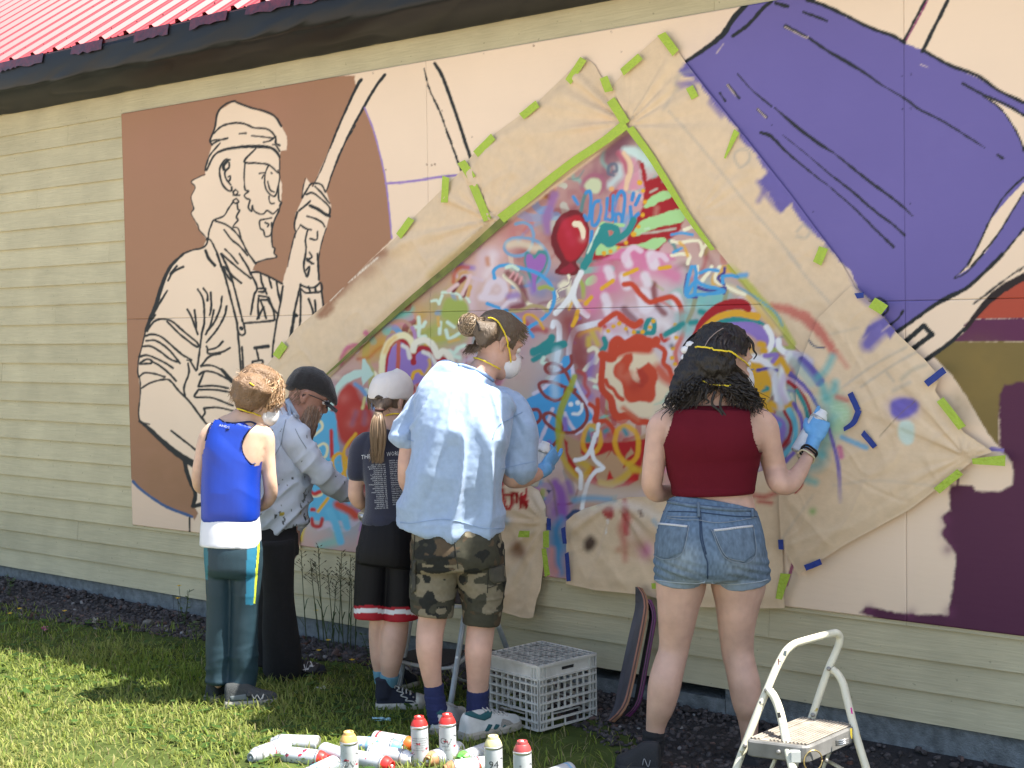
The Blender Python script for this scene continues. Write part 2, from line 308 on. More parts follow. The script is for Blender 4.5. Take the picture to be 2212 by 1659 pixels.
def bucket(cv):
    pur = np.vstack([TP('C', '490 -30 480 30 440 80 385 160 300 260 200 325 105 385 65 440 110 470 160 490 240 590 330 700 430 800 450 870 540 960 610 1070 560 1130 620 1200 700 1330 760 1270 800 1340 850 1400 960 1500 1060 1620'),
                     TP('F', '1130 100 1190 235 1260 290 1330 385 1420 485 1500 440 1640 330 1750 270 1850 220 1960 120 2080 0'), TP('C', '2100 1560 2240 1400 2240 650 2150 610 2060 570 1920 480 1800 430 1680 370 1580 310 1470 268 1400 230 1240 170 1060 80 960 30 860 -30')])
    cv.poly(pur, PURPLE, 1.2, wob=1.6)
    for x, y in ((1600, 150), (1800, 260), (1950, 420), (1850, 520), (2050, 300)): cv.blob(x, y, 110, (112, 102, 164), .35)
    cv.poly(TP('C', '1960 597 2212 720 2260 1020 2212 940 2180 850 2130 760 2060 670'), PEACH, 1)
    cv.poly(TP('C', '1855 1659 1900 1580 1950 1470 2010 1360 2100 1250 2212 1135 2230 1180 2140 1300 2060 1440 1980 1560 1900 1650 1780 1725'), PEACH, 1)
    k = dict(soft=1.0, wob=1.0)
    S(cv, 'C', 'k', [12, 12, 7], '480 30 400 120 350 200 280 265 190 330 105 385', **k)
    S(cv, 'C', 'k', 8, '640 10 580 60 500 150 400 225/670 20 740 40/860 0 960 30 1080 85 1250 170 1390 220 1470 265/1600 320 1640 345 1760 410 1920 470 2050 560 2150 610 2212 640/1580 320 1640 200 1740 0', **k)
    S(cv, 'C', 'k', [9, 5, 9, 4], '730 165 860 230 980 310 1100 380 1200 440 1330 530', **k)
    S(cv, 'C', 'k', [2, 7, 3, 6, 2], '1330 530 1480 620 1560 680 1700 750 1860 850 1970 920', **k)
    S(cv, 'C', 'k', [2, 8, 9, 3, 7, 6, 3], '660 670 740 740 850 830 960 910 1040 960 1150 1050 1280 1150 1440 1270 1520 1345', **k)
    S(cv, 'C', 'k', [7, 8, 3, 3, 5, 6], '575 825 640 850 740 950 920 1100 1000 1160 1160 1300 1280 1420 1400 1535', **k)
    S(cv, 'C', 'k', [2, 2, 6, 5, 5], '710 840 860 960 1000 1080 1130 1180 1280 1310 1400 1400 1470 1465', **k)
    S(cv, 'C', 'k', 6, '840 75 920 105 985 130/2050 965 2080 985/370 530 440 610/555 680 610 730/1830 520 1960 590 2100 650 2212 718', **k)
    S(cv, 'C', 'k', [1.5, 5], '430 460 520 560 640 660', **k)
    S(cv, 'C', 'k', 4, '320 580 355 630/1960 600 2060 670 2130 760 2190 870 2212 940/2212 1100 2090 1220 2000 1370 1940 1500 1860 1659/2212 1190 2130 1330 2040 1470 1950 1580 1880 1659/2212 1420 2100 1560 2010 1659', **k)
    S(cv, 'C', 'k', 6, '1465 255 1530 130 1600 0', **k)
    S(cv, 'C', (142, 44, 104), 3, '1480 250 1545 130 1615 0', **k)
    S(cv, 'C', (206, 186, 176), 2.2, '725 168 850 232 870 226/1570 402 1620 420/340 275 300 330/555 678 606 732/366 528 420 600', soft=1.2, alpha=.8)
    S(cv, 'F', 'k', [9, 7, 11, 7, 9], '2080 0 1960 120 1850 215 1740 270 1640 330 1500 430 1420 485', **k)
    S(cv, 'F', 'k', 3, '1900 0 1840 90 1780 150 1860 110 1960 0', **k)
    # lower right colour fields
    cv.poly(TP('F', '2260 150 2212 150 2100 215 2020 290 1960 340 1880 405 2260 398'), (172, 74, 54), 1)
    cv.poly(TP('F', '1890 405 2260 398 2260 542 1770 545 1850 480 1835 440'), (94, 44, 76), 1.2)
    cv.poly(TP('F', '1650 640 1740 560 1770 545 2260 543 2260 900 2080 900 2055 1000 2055 1197 1990 1120 1930 1020 1850 880 1760 750'), (122, 104, 58), 1.5)
    for x, y in ((2120, 780), (2150, 830), (2090, 870)): cv.blob(x, y, 50, (134, 112, 60), .5)
    cv.poly(np.vstack([TP('F', '2280 793 2160 795 2150 805 2090 815 2060 870 2055 1000 2060 1200 2090 1240 2130 1290 2145 1350 2135 1440 2090 1460 2080 1475 1910 1475 1890 1440 1760 1435 1745 1480 1755 1600'),
                       TP('I', '1755 50 1700 100 1720 150 1695 200 1740 260 1790 330 1780 450 1750 650 1740 705 1560 705 1400 690 1300 665 1230 660 1190 695 1400 760 2280 960')]), (84, 40, 66), 3.0, wob=2)
    for t in ('1730 110', '1720 200', '1740 300', '1750 690', '1500 700', '1250 680'):
        x, y = TP('I', t)[0]; cv.blob(x, y, 16, (110, 56, 90), .55)
    S(cv, 'F', (84, 40, 66), 4, '1800 1390 1800 1440')
    S(cv, 'F', (142, 126, 186), 9, '2010 1213 2075 1222')
    S(cv, 'F', 'k', 4.5, '2212 80 2080 170 1980 250 1900 310', soft=1.6, wob=2)
    S(cv, 'F', (42, 32, 32), [16, 18, 12, 8], '2230 130 2100 205 2020 265 1950 335 1880 425 1840 475', **k)
    S(cv, 'F', 'k', [8, 10], '1840 470 1740 560 1600 660', **k)
    S(cv, 'F', 'k', 11, '1470 548 1590 445/1590 448 1640 500/1640 500 1520 592', soft=1, wob=.8, straight=True)
    S(cv, 'F', 'k', 5, '1270 290 1310 275 1350 300 1365 350 1330 385/1380 440 1430 400 1460 355', **k)
    S(cv, 'I', (166, 92, 122), 7, '775 390 735 520')
    for t in ('1450 470', '1508 460', '1455 677', '1505 672', '1440 1275', '1503 1265', '898 1315', '640 775'): S(cv, 'C', (44, 40, 70), 2.4, t+' '+' '.join(str(float(v)+4) for v in t.split()))
TRI = [(1357, 285), (1154, 440), (1001, 548), (852, 680), (713, 806), (640, 870), (600, 1000), (600, 1200), (1240, 1300), (1260, 1130), (1700, 1110), (1880, 1000), (1820, 800), (1713, 741), (1600, 600), (1480, 451), (1407, 333)]
def graffiti(cv):
    cv.poly(TRI, (196, 160, 150), 3)
    sub = Canvas(); sub.im = cv.im.copy(); q = sub
    B = [(1340,330,50,(120,70,90)),(1300,380,60,(146,92,106)),(1400,350,40,(200,226,220)),(1240,450,60,(150,84,92)),(1380,420,45,(214,150,176)),(1200,500,50,(158,92,92)),(1110,500,50,(190,120,116)),
         (1060,560,55,(222,180,172)),(1090,640,60,(226,206,204)),(1000,620,40,(206,164,90)),(960,660,45,(160,164,80)),(900,690,40,(196,160,70)),(860,740,50,(176,140,60)),(820,760,50,(186,150,80)),(930,760,40,(170,176,96)),
         (1140,560,40,(150,60,60)),(1180,620,40,(98,132,180)),(1230,640,50,(120,110,130)),(1300,560,55,(150,30,40)),(1320,620,50,(206,120,150)),(1390,580,65,(224,150,180)),(1440,600,50,(226,190,200)),
         (1260,700,60,(140,60,58)),(1230,760,50,(150,100,120)),(1260,790,50,(128,58,58)),(1310,700,50,(210,150,176)),(1360,690,50,(216,200,214)),(1420,680,50,(222,210,220)),(1470,600,40,(190,200,190)),(1500,640,50,(132,180,176)),
         (1550,640,45,(140,190,180)),(1480,720,50,(190,200,205)),(1440,760,50,(206,196,214)),(1310,790,40,(176,120,160)),(1300,850,45,(190,140,170)),(1370,800,70,(228,204,168)),(1420,860,60,(226,210,180)),(1380,900,60,(222,214,190)),
         (1200,850,50,(96,164,206)),(1180,760,50,(190,196,190)),(1110,820,50,(200,176,160)),(1140,900,60,(190,190,170)),(1180,1000,50,(206,200,196)),(1160,1080,60,(196,178,150)),(1120,700,60,(150,90,130)),(1080,740,60,(200,170,180)),
         (720,900,70,(92,160,196)),(760,860,45,(176,70,58)),(700,980,80,(96,172,200)),(780,940,70,(160,62,56)),(690,1080,70,(186,190,180)),(740,1100,70,(100,176,204)),(800,1060,60,(176,80,66)),(850,960,60,(120,130,160)),
         (1300,960,80,(176,40,40)),(1280,1040,70,(190,160,120)),(1340,1050,70,(180,140,104)),(1240,1020,50,(214,190,180)),(1560,760,60,(150,120,190)),(1620,780,60,(206,160,70)),(1640,860,60,(190,160,60)),(1700,850,60,(120,190,184)),
         (1740,900,60,(120,190,180)),(1690,960,60,(150,160,180)),(1640,960,60,(150,110,170)),(1600,900,60,(170,150,60)),(1500,900,60,(220,190,150)),(1460,980,60,(200,60,50)),(1210,1180,60,(70,150,196)),(1210,1100,40,(140,90,170)),(1200,1230,50,(220,160,160))]
    for x, y, r, c in B: q.blob(x, y, r, c, .95)
    rnd = random.Random(5)
    pal = ['r','dr','pi','b','t','lp','cr','y','m','pu','te','o','lg','gy','ol']
    for i in range(420):
        x = rnd.uniform(640, 1780); y = rnd.uniform(330, 1170)
        a = rnd.uniform(0, 6.28); pts = []
        for j in range(4):
            pts.append((x, y)); a += rnd.uniform(-1.1, 1.1); x += math.cos(a)*rnd.uniform(10, 34); y += math.sin(a)*rnd.uniform(10, 34)
        q.stroke(pts, rnd.uniform(4, 19), COL[rnd.choice(pal)], rnd.choice([.9, 1.2, 2, 4, 6]), rnd.uniform(.35, .9))
    # keep it inside the masked window
    m = Canvas(); m.poly(TRI, (255, 255, 255), 3); al = m.im[..., :1]
    cv.im = cv.im*(1-al)+q.im*al
    # -------- top of the window: sprayed mauve, balloon, blue lettering, red and green bars
    S(cv, 'J', (112, 66, 84), 30, '1230 130 1120 230 1000 330', soft=12, alpha=.8)
    S(cv, 'J', (202, 226, 220), [16, 24, 22], '1210 290 1340 320 1480 430', soft=5, alpha=.9)
    S(cv, 'J', (214, 140, 160), 14, '1150 330 1210 480 1220 640 1160 760/1310 420 1350 520 1330 660 1310 760', soft=4, alpha=.7)
    S(cv, 'J', (228, 194, 158), [10, 13, 12, 8], '1190 330 1260 440 1265 560 1230 680 1215 770', soft=2)
    S(cv, 'J', (170, 70, 86), 9, '1120 330 1200 450 1210 560', soft=4, alpha=.7)
    S(cv, 'J', (196, 216, 214), 16, '1120 500 1140 590 1090 650 1020 720', soft=6, alpha=.8)
    S(cv, 'J', (96, 104, 122), 7, '1060 600 1000 580 1000 500 1040 460 1090 470 1100 540 1060 560', soft=2, alpha=.9)
    S(cv, 'J', (164, 96, 118), 9, '700 820 670 740 720 640 830 600 930 650 940 740 880 820', soft=3, alpha=.8)
    cv.poly(TP('J', '700 730 760 650 850 640 905 690 900 770 860 830 790 820 740 790'), (198, 204, 166), 3, smooth=True)
    cv.dots('J', '1035 770', 5, (226, 170, 110), 2)
    cv.poly(TP('J', '1370 410 1440 440 1480 660 1640 610 1660 680 1760 720 1740 790 1870 830 1880 890 1925 930 1900 1000 1960 1030 1930 1180 1860 1340 1740 1400 1600 1560 1250 1659 780 1659 830 1480 1000 1460 1210 1420 1330 1180 1420 1000 1440 760'), (164, 28, 36), 2.5, wob=2.5)
    for t in ('1500 900 1570 840 1700 790 1790 830 1760 890 1640 930 1560 980 1470 1010 1430 990 1450 960', '1290 1330 1400 1180 1500 1130 1720 1060 1920 1010 1955 1050 1930 1170 1800 1210 1550 1270 1350 1360', '1180 1490 1400 1450 1560 1390 1690 1380 1710 1420 1620 1500 1540 1530 1400 1500', '840 1560 870 1470 960 1460 1180 1490 1260 1500 1200 1570 960 1590 860 1600'):
        cv.poly(TP('J', t), COL['g'], 1.3, smooth=True, wob=1.5)
    S(cv, 'J', 'lg', 4, '1410 1325 1560 1310 1830 1265/1520 810 1600 770/1455 1270 1500 1262', soft=2, alpha=.7)
    S(cv, 'J', (200, 150, 130), 8, '1590 1080 1600 1010', soft=6, alpha=.6)
    cv.poly(TP('K', '1620 140 1760 80 1860 110 1940 230 1960 400 1920 560 1830 690 1800 740 1860 840 1780 900 1700 890 1620 900 1530 860 1580 780 1600 730 1520 610 1485 450 1520 280'), (112, 26, 34), 1.2, smooth=True)
    cv.poly(TP('K', '1700 180 1830 150 1920 280 1945 430 1900 560 1800 690 1700 720 1620 600 1560 430 1600 280'), (176, 30, 44), 3, smooth=True)
    for x, y in ((1700, 380), (1650, 250), (1760, 480)): 
        p = TP('K', '%d %d' % (x, y))[0]; cv.blob(p[0], p[1], 14, (196, 52, 76), .6)
    cv.poly(TP('K', '1590 850 1660 790 1740 750 1790 830 1720 870 1650 880'), (150, 30, 50), 2, smooth=True)
    S(cv, 'K', (240, 222, 190), [13, 13, 9], '1785 260 1840 270 1880 350 1885 420', soft=1)
    cv.blob(*TP('K', '1870 450')[0], 8, (240, 200, 190), .5)
    S(cv, 'K', 'cr', 6, '1700 900 1720 980 1650 1050 1560 1100 1580 1180 1480 1230 1450 1290 1500 1310', soft=1); S(cv, 'K', (120, 80, 110), 2, '1730 940 1700 1020 1570 1090 1590 1170 1490 1230', soft=1)
    S(cv, 'J', 'b2', 7, '560 870 620 960', soft=2); S(cv, 'J', (96, 130, 130), 8, '660 1040 680 930 720 820 760 800', soft=1.5)
    S(cv, 'J', 'b2', 7.5, '720 820 760 800 780 870 775 1000 745 1160 700 1100/880 920 830 940 800 1020 790 1140 800 1220 850 1210 890 1130 910 1020 905 930 870 920/985 890 975 1000 955 1140/1060 860 1050 1000 1045 1150 990 1150/1085 1200 1100 1000 1110 860 1160 800 1200 860 1195 1000 1165 1190/1075 1100 1130 1080 1165 1120', soft=1)
    S(cv, 'J', 'b2', 8, '1310 820 1290 910/1390 850 1335 970/1270 990 1280 1120 1275 1180/1370 1080 1320 1130 1240 1290/790 1300 780 1440', soft=1)
    S(cv, 'J', (214, 140, 110), 6, '1100 1040 1130 920 1150 900/920 930 940 1020 920 1130', soft=3, alpha=.8)
    S(cv, 'J', 'g', 8, '880 1340 910 1210 1000 1215 1180 1225', soft=1.2)
    S(cv, 'J', 't', 15, '730 1659 800 1500 870 1350 920 1260 1010 1240 1090 1270 1100 1320 1060 1380 980 1400 960 1330', soft=1.1)
    S(cv, 'J', 't', 14, '940 1420 1010 1460 1110 1400 1210 1330 1270 1250 1310 1160', soft=1.1); S(cv, 'K', 't', 17, '2160 300 2080 440 1990 560 1950 690 1890 790', soft=1.1)
    S(cv, 'K', 'lg', 4, '2080 300 2010 450 1940 620', soft=1.3)
    cv.dots('J', '1385 695', 6, COL['y']); cv.dots('J', '1425 795 1450 935 1425 1095 1215 1440 1125 1510 1025 1550 940 1570', 4.6, COL['y']); cv.dots('J', '1310 1335', 6, COL['y']); cv.dots('J', '1370 1240', 4, COL['y'])
    # -------- left flank
    S(cv, 'J', (150, 108, 160), [20, 16, 20, 14], '320 840 290 950 230 1130 240 1300', soft=5, alpha=.9)
    S(cv, 'K', 'sb', 7, '1040 260 1130 240 1220 280 1265 380 1255 480 1210 590 1120 650 1000 650 920 600 910 520 980 450 1120 430 1280 460 1380 540 1450 660 1460 780 1400 900 1280 1000 1120 1040 980 1045', soft=1.2)
    S(cv, 'K', (222, 212, 180), 16, '960 520 1060 500 1200 520/1240 560 1340 560', soft=5, alpha=.7)
    cv.poly(TP('K', '1180 600 1270 640 1340 580 1420 600 1450 680 1430 780 1380 880 1300 1000 1270 1100 1230 980 1180 850 1150 720'), (72, 140, 140), 2, smooth=True)
    cv.poly(TP('K', '1180 650 1240 640 1280 690 1340 630 1410 650 1420 720 1380 820 1310 920 1290 1090 1260 1080 1240 900 1180 780'), (158, 104, 176), 1.6, smooth=True)
    S(cv, 'K', (212, 186, 190), 22, '640 640 620 800 560 960 500 1100 490 1300/640 640 720 600 800 640', soft=9, alpha=.85)
    S(cv, 'K', (226, 210, 212), 18, '760 650 740 780 680 900', soft=7, alpha=.8); S(cv, 'K', (196, 130, 90), 10, '700 760 690 690/860 960 950 1030 960 1110 920 1180', soft=4, alpha=.8)
    S(cv, 'K', (222, 206, 212), 16, '620 1170 720 1180 840 1180 910 1100 890 1000 800 960 720 1010 680 1100 640 1160', soft=4)
    S(cv, 'K', 'lg', 6, '130 1110 240 1110 350 1150 370 1230 350 1150 430 1170 470 1230/90 1250 130 1150/0 1220 60 1210 90 1250', soft=1.4)
    S(cv, 'K', (190, 90, 60), 9, '270 980 290 860 360 800 450 800', soft=3, alpha=.8); S(cv, 'K', (200, 150, 90), 6, '330 960 360 880 430 850', soft=2, alpha=.8); S(cv, 'K', 'dr', 9, '270 1090 330 1000 410 930/400 1150 430 1050', soft=2)
    S(cv, 'K', (222, 190, 186), 8, '210 1090 320 1010/380 1130 440 1000 480 900', soft=2); S(cv, 'K', (206, 160, 90), 8, '450 1150 480 1040', soft=2)
    cv.poly(TP('K', '130 1290 200 1180 300 1200 400 1210 460 1300 430 1450 330 1500 200 1450 120 1400'), (158, 172, 84), 4, smooth=True)
    S(cv, 'M', 'ol', 28, '1330 200 1500 120 1700 60/1420 280 1600 260 1780 230', soft=10, alpha=.8)
    S(cv, 'M', 'lg', 8, '1260 0 1270 90 1310 110 1340 60/1200 120 1260 120/1270 110 1260 230 1340 240/1530 60 1520 200/1620 60 1700 120/1600 160 1640 260 1760 200', soft=1.6)
    S(cv, 'M', (210, 170, 90), 7, '1500 0 1510 100/1640 300 1760 270', soft=2)
    S(cv, 'M', 'lg', 9, '1640 420 1700 440 1760 380 1830 350/1680 480 1760 500', soft=2.5)
    S(cv, 'M', (190, 150, 130), 7, '930 70 1030 40 1110 60 1180 130', soft=2); S(cv, 'M', (176, 134, 178), 8, '1180 130 1210 200 1215 280', soft=2)
    S(cv, 'M', (204, 150, 50), 26, '800 300 700 400 600 480', soft=12, alpha=.6)
    cv.poly(TP('M', '830 690 840 560 900 400 1000 300 1100 320 1160 420 1190 560 1240 420 1330 390 1430 460 1500 560 1530 660 1480 740 1300 800 1120 870 900 860'), (148, 118, 184), 2)
    S(cv, 'M', (170, 30, 44), [6, 8, 8, 9], '850 680 870 480 930 320 1040 280 1120 340 1180 440 1190 550', soft=1.2); S(cv, 'M', (166, 30, 44), [12, 10, 12, 16, 30], '1195 560 1200 450 1300 380 1400 410 1480 490 1570 560 1600 640', soft=1.2)
    S(cv, 'M', [190, 90, 76], 9, '1010 310 1005 480 1000 640', soft=1.4)
    S(cv, 'M', (236, 226, 180), [13, 14, 14], '800 690 810 520 860 360 950 260 1060 220 1140 260 1190 350 1190 410', soft=2); S(cv, 'M', (226, 170, 60), 9, '840 430 890 320 960 250', soft=5, alpha=.6)
    S(cv, 'M', (234, 228, 206), 14, '1190 400 1220 320 1320 280 1420 330 1480 440 1500 480 1560 420 1640 480 1690 620', soft=2)
    S(cv, 'M', (226, 222, 206), 9, '1060 350 1120 390 1150 500/1320 430 1400 470 1460 560 1500 680', soft=2, alpha=.9)
    S(cv, 'M', (214, 170, 70), 8, '1390 530 1400 600 1340 730', soft=2.5, alpha=.9); S(cv, 'M', 'y', 8, '1175 760 1200 690 1260 665 1300 700', soft=1.5)
    cv.poly(TP('M', '900 720 1000 680 1080 720 1110 800 1060 860 940 840'), (160, 26, 40), 1.5, smooth=True); S(cv, 'M', (150, 36, 60), 14, '1120 900 1180 880/1140 980 1150 1080', soft=2)
    cv.poly(TP('M', '220 860 330 720 450 660 550 650 560 520 590 515 640 600 705 710 640 760 565 850 545 740 440 780 350 840 240 990'), (188, 214, 202), 1.4); S(cv, 'M', (180, 210, 200), 14, '240 940 180 1050 110 1150', soft=2)
    cv.poly(TP('M', '250 980 380 820 480 880 540 1020 640 1100 690 1250 640 1400 500 1560 380 1600 280 1500 220 1250'), (178, 52, 44), 5, smooth=True)
    for x, y in ((330, 1000), (480, 1180), (600, 1280), (420, 1320)): cv.blob(*TP('M', '%d %d' % (x, y))[0], 14, (206, 120, 110), .5)
    S(cv, 'M', (110, 150, 190), 9, '470 830 560 900 620 1000 700 1130', soft=3); S(cv, 'M', (206, 196, 130), 6, '590 1000 560 1130', soft=2); S(cv, 'M', (150, 90, 110), 10, '590 1180 580 1320/430 1330 480 1180', soft=4, alpha=.7)
    cv.poly(TP('M', '0 1250 60 1180 140 1160 210 1180 240 1300 250 1500 300 1800 100 1800 -100 1700'), (86, 168, 206), 1.5)
    cv.poly(TP('D', '1960 1300 2050 1180 2090 1140 2110 1200 2100 1300 2160 1280 2190 1500 2160 1659 1900 1659 1890 1480'), (88, 172, 210), 2)
    S(cv, 'D', (222, 214, 170), 6, '1935 1140 2000 1090 2000 1050 1975 1040/1960 1210 2010 1180 2035 1200 2030 1250 2005 1280/1890 1480 1930 1505 1990 1500 2005 1480', soft=1.2)
    S(cv, 'D', (186, 40, 44), 8, '1900 1440 1950 1490 1990 1480/2060 1100 2065 1260/1940 1590 1955 1590', soft=2)
    S(cv, 'D', 'y', 7, '2110 1390 2080 1350 2070 1280 2110 1240 2150 1270 2150 1340 2110 1390/2212 1120 2140 1230 2150 1400/2040 1520 1980 1600/2212 1300 2190 1380', soft=1.6)
    S(cv, 'G', (178, 50, 50), 8, '1940 110 1950 150 1990 155 2005 110', soft=2); S(cv, 'G', (100, 182, 216), 16, '2050 60 2090 150 2120 250/2130 60 2160 160', soft=3); S(cv, 'G', (196, 70, 50), 18, '2100 20 2180 60 2212 90', soft=5); S(cv, 'G', (206, 180, 60), 9, '1900 100 1880 180 1870 240', soft=4)
    # -------- middle
    S(cv, 'K', 'b', 8, '780 930 770 850 830 790 950 770 1080 800 1230 840 1350 890 1450 980 1520 1110 1520 1230 1480 1330 1390 1430 1280 1500 1190 1560/690 1250 850 1310 960 1350 1060 1430 1150 1530 1230 1620 1260 1659', soft=1.2)
    S(cv, 'K', 'lg', 8, '930 800 1000 780 1070 820', soft=1.6); S(cv, 'K', 'cr', 8, '900 900 960 960 1050 1030 1120 1130 1190 1240 1240 1270', soft=1.6); S(cv, 'K', (222, 206, 212), 8, '880 1300 960 1220 1040 1200', soft=2)
    S(cv, 'K', 'dr', 16, '950 880 1050 960 1120 1060 1160 1200/1010 1310 1120 1280', soft=4, alpha=.8); S(cv, 'K', (222, 160, 160), 4, '970 930 1020 860/1030 960 1070 880/1090 1000 1120 920', soft=2)
    S(cv, 'K', 'ol', 9, '1340 1060 1420 1040 1500 1070/1830 930 1880 1040 1890 1170', soft=2); S(cv, 'K', 'pu', 14, '960 1160 1060 1140/1230 1000 1260 1100', soft=5, alpha=.7)
    S(cv, 'K', (180, 160, 110), 8, '980 1340 1120 1330 1240 1280 1360 1290 1440 1340', soft=2); S(cv, 'K', 'y', 6, '1150 1500 1160 1400 1240 1390 1330 1460 1390 1560', soft=2)
    S(cv, 'K', (232, 232, 230), 12, '1860 860 1790 1010 1750 1120 1650 1260 1540 1370', soft=1.4); S(cv, 'K', (232, 232, 230), 12, '1760 1060 1770 1190 1850 1320 1940 1400', soft=1.4)
    S(cv, 'K', 'y', 9, '2160 1030 2110 1060/1990 1160 1910 1250/1820 1340 1780 1450 1760 1510', soft=1.2)
    cv.poly(TP('K', '1920 960 2000 900 2060 920 2060 980 1980 1020 1925 1020'), COL['g'], 1.4, smooth=True)
    S(cv, 'L', (232, 234, 236), 12, '240 110 260 60 310 90 325 200 310 400 270 700', soft=1.4, fade=[1, 1, 1, 1, .8, .4]); S(cv, 'L', (226, 226, 232), [12, 12, 14, 10], '440 450 460 300 520 160 650 110 830 60 1000 30', soft=1.4, fade=[1, 1, 1, .9, .3])
    S(cv, 'L', (146, 66, 62), 40, '430 60 520 250 560 450 580 580', soft=14, alpha=.8)
    S(cv, 'L', 'y', 9, '540 0 490 100', soft=1.2); S(cv, 'L', 't', 16, '0 440 120 360 210 290 230 250/0 420 200 370 380 330', soft=1.5); S(cv, 'L', 't', 11, '0 530 180 430 370 350', soft=1.5)
    # pink cotton-candy shapes
    cv.poly(TP('J', '930 1659 1160 1500 1260 1490 1350 1480 1450 1530 1570 1540 1650 1580 1800 1580 1830 1659'), (212, 120, 158), 4); S(cv, 'E', (214, 124, 160), 36, '1700 100 1680 200 1620 330/1880 80 2000 60 2150 140', soft=12, alpha=.9)
    for x, y, r in ((1740, 120, 16), (1850, 40, 16), (1840, 170, 18), (1970, 160, 16), (2010, 40, 20), (1720, 290, 16), (1730, 360, 14), (2160, 300, 20), (1960, 290, 26)):
        p = TP('E', '%d %d' % (x, y))[0]; cv.stroke([(p[0]-4, p[1]-r*.5), (p[0]+2, p[1]+r*.5)], r*1.2, (230, 220, 226), 4, .85)
    S(cv, 'J', (228, 198, 212), 12, '1200 1659 1230 1560 1310 1500 1400 1540/1520 1659 1570 1600 1660 1600 1720 1650', soft=2.5)
    S(cv, 'E', 'y', 9, '1830 130 1910 95/1690 215 1760 165/1590 310 1625 270/2050 90 2115 80', soft=1.4)
    S(cv, 'E', 'o', 12, '1830 190 1880 190 1930 250 1990 300 2060 280 2130 270 2180 330 2190 420/1680 440 1780 370 1850 420 1900 440 1935 420', soft=2)
    S(cv, 'L', 'o', 13, '1080 0 1180 70 1260 110 1330 50', soft=1.6); S(cv, 'L', (196, 60, 46), 8, '890 120 870 250/1590 220 1620 290 1690 260', soft=1.6)
    S(cv, 'L', (216, 206, 216), 18, '900 200 1000 250 1150 260 1300 290', soft=6); S(cv, 'L', (230, 222, 222), 20, '1500 100 1600 60 1700 140 1760 300 1700 420', soft=9, alpha=.8)
    S(cv, 'L', 't', 11, '1290 190 1400 190 1490 180 1500 60 1440 30 1400 110 1380 220/1660 200 1800 130 1860 90/880 260 900 350 850 420', soft=1.4)
    S(cv, 'L', [206, 92, 66], 10, '1850 30 1880 130 1840 260 1780 380 1770 480 1790 570', soft=2.5, alpha=.85)
    cv.dots('L', '930 170 995 110 1065 75 1150 140 1250 185 1360 178 1450 120 1490 45 1765 90 1775 250 1735 385 1725 505 1760 580', 4.6, COL['y']); cv.blob(*TP('L', '1720 350')[0], 7, (50, 46, 80), .9)
    S(cv, 'L', (206, 180, 60), 12, '690 260 690 340/740 200 800 330', soft=4, alpha=.8)
    S(cv, 'L', (230, 220, 190), 9, '690 410 760 380 800 440 750 540 690 590 640 650/820 460 770 560/700 760 790 790 810 720', soft=1.6); S(cv, 'L', 'pu', 16, '740 500 720 600 700 720/560 880 700 980', soft=6, alpha=.7); S(cv, 'L', [190, 70, 60], 8, '560 670 640 720 640 830 690 930 650 1000', soft=3, alpha=.8)
    S(cv, 'L', 'lg', 8, '760 860 810 880/130 500 110 560 170 580', soft=2)
    # blue pitcher with loops and a smile
    cv.poly(TP('L', '380 480 440 470 480 560 480 700 560 900 640 1010 740 1200 760 1260 600 1420 400 1440 250 1700 100 1700 -150 1250 -140 1050 60 930 220 760 300 620'), (76, 160, 212), 1.4)
    S(cv, 'L', (216, 206, 220), 8, '0 950 150 860 270 700 340 590/480 600 510 760 600 950 720 1150 770 1240 690 1330 560 1430/240 1140 150 1380 60 1580 0 1659/390 1190 440 1300 540 1440', soft=1.5)
    S(cv, 'L', 'pu', 12, '390 1270 400 1400/160 1700 200 1560', soft=3); S(cv, 'L', [146, 66, 62], 7.5, '470 480 470 580 390 660 270 700 170 680 150 610 220 570 320 600 400 680 460 800/520 900 400 870 250 810 120 800 70 850 120 950 200 1010 290 1030 380 990 400 900/480 910 600 1030 670 1180 640 1320 520 1420 380 1430 260 1390 150 1300 130 1220 200 1190 290 1240 350 1340 350 1420/-120 1250 -40 1160 50 1150 90 1220 60 1300 -60 1370 -140 1370/0 1600 120 1620 230 1600 290 1540', soft=1)
    S(cv, 'L', (206, 226, 236), 18, '300 420 280 600 260 800 270 960', soft=6, alpha=.55)
    S(cv, 'L', (168, 170, 40), [12, 14, 16, 14, 12], '510 740 460 880 380 1050 330 1200 310 1380 320 1659', soft=2.5, alpha=.92)
    cv.dots('L', '465 1080 550 1060', 5, COL['w']); S(cv, 'L', 'w', 7, '605 1080 600 1150 560 1200 490 1200', soft=1.2)
    # orange rose
    cv.poly(TP('L', '900 560 1000 420 1200 380 1450 420 1560 560 1540 760 1700 860 1600 1050 1520 1100 1480 1250 1300 1250 1080 1180 1000 1050 900 900 860 720'), (230, 210, 176), 7, smooth=True)
    S(cv, 'L', 'o', [11, 16, 17, 12], '860 480 860 600 845 760 860 900 960 1010 990 1140 1050 1230 1180 1220 1290 1290 1430 1310 1440 1370', soft=1.5)
    S(cv, 'L', 'o', 20, '860 470 980 500 990 360 1040 280 1130 340 1220 300 1300 260 1420 300 1500 320 1530 290', soft=1.8); S(cv, 'L', 'o', 26, '1000 440 1200 370 1420 380', soft=5)
    S(cv, 'L', 'o', 11, '1500 330 1600 380 1640 440 1620 560 1690 640 1720 720 1780 790', soft=1.6); S(cv, 'L', [206, 84, 56], 24, '1560 640 1640 740 1740 800', soft=8, alpha=.9)
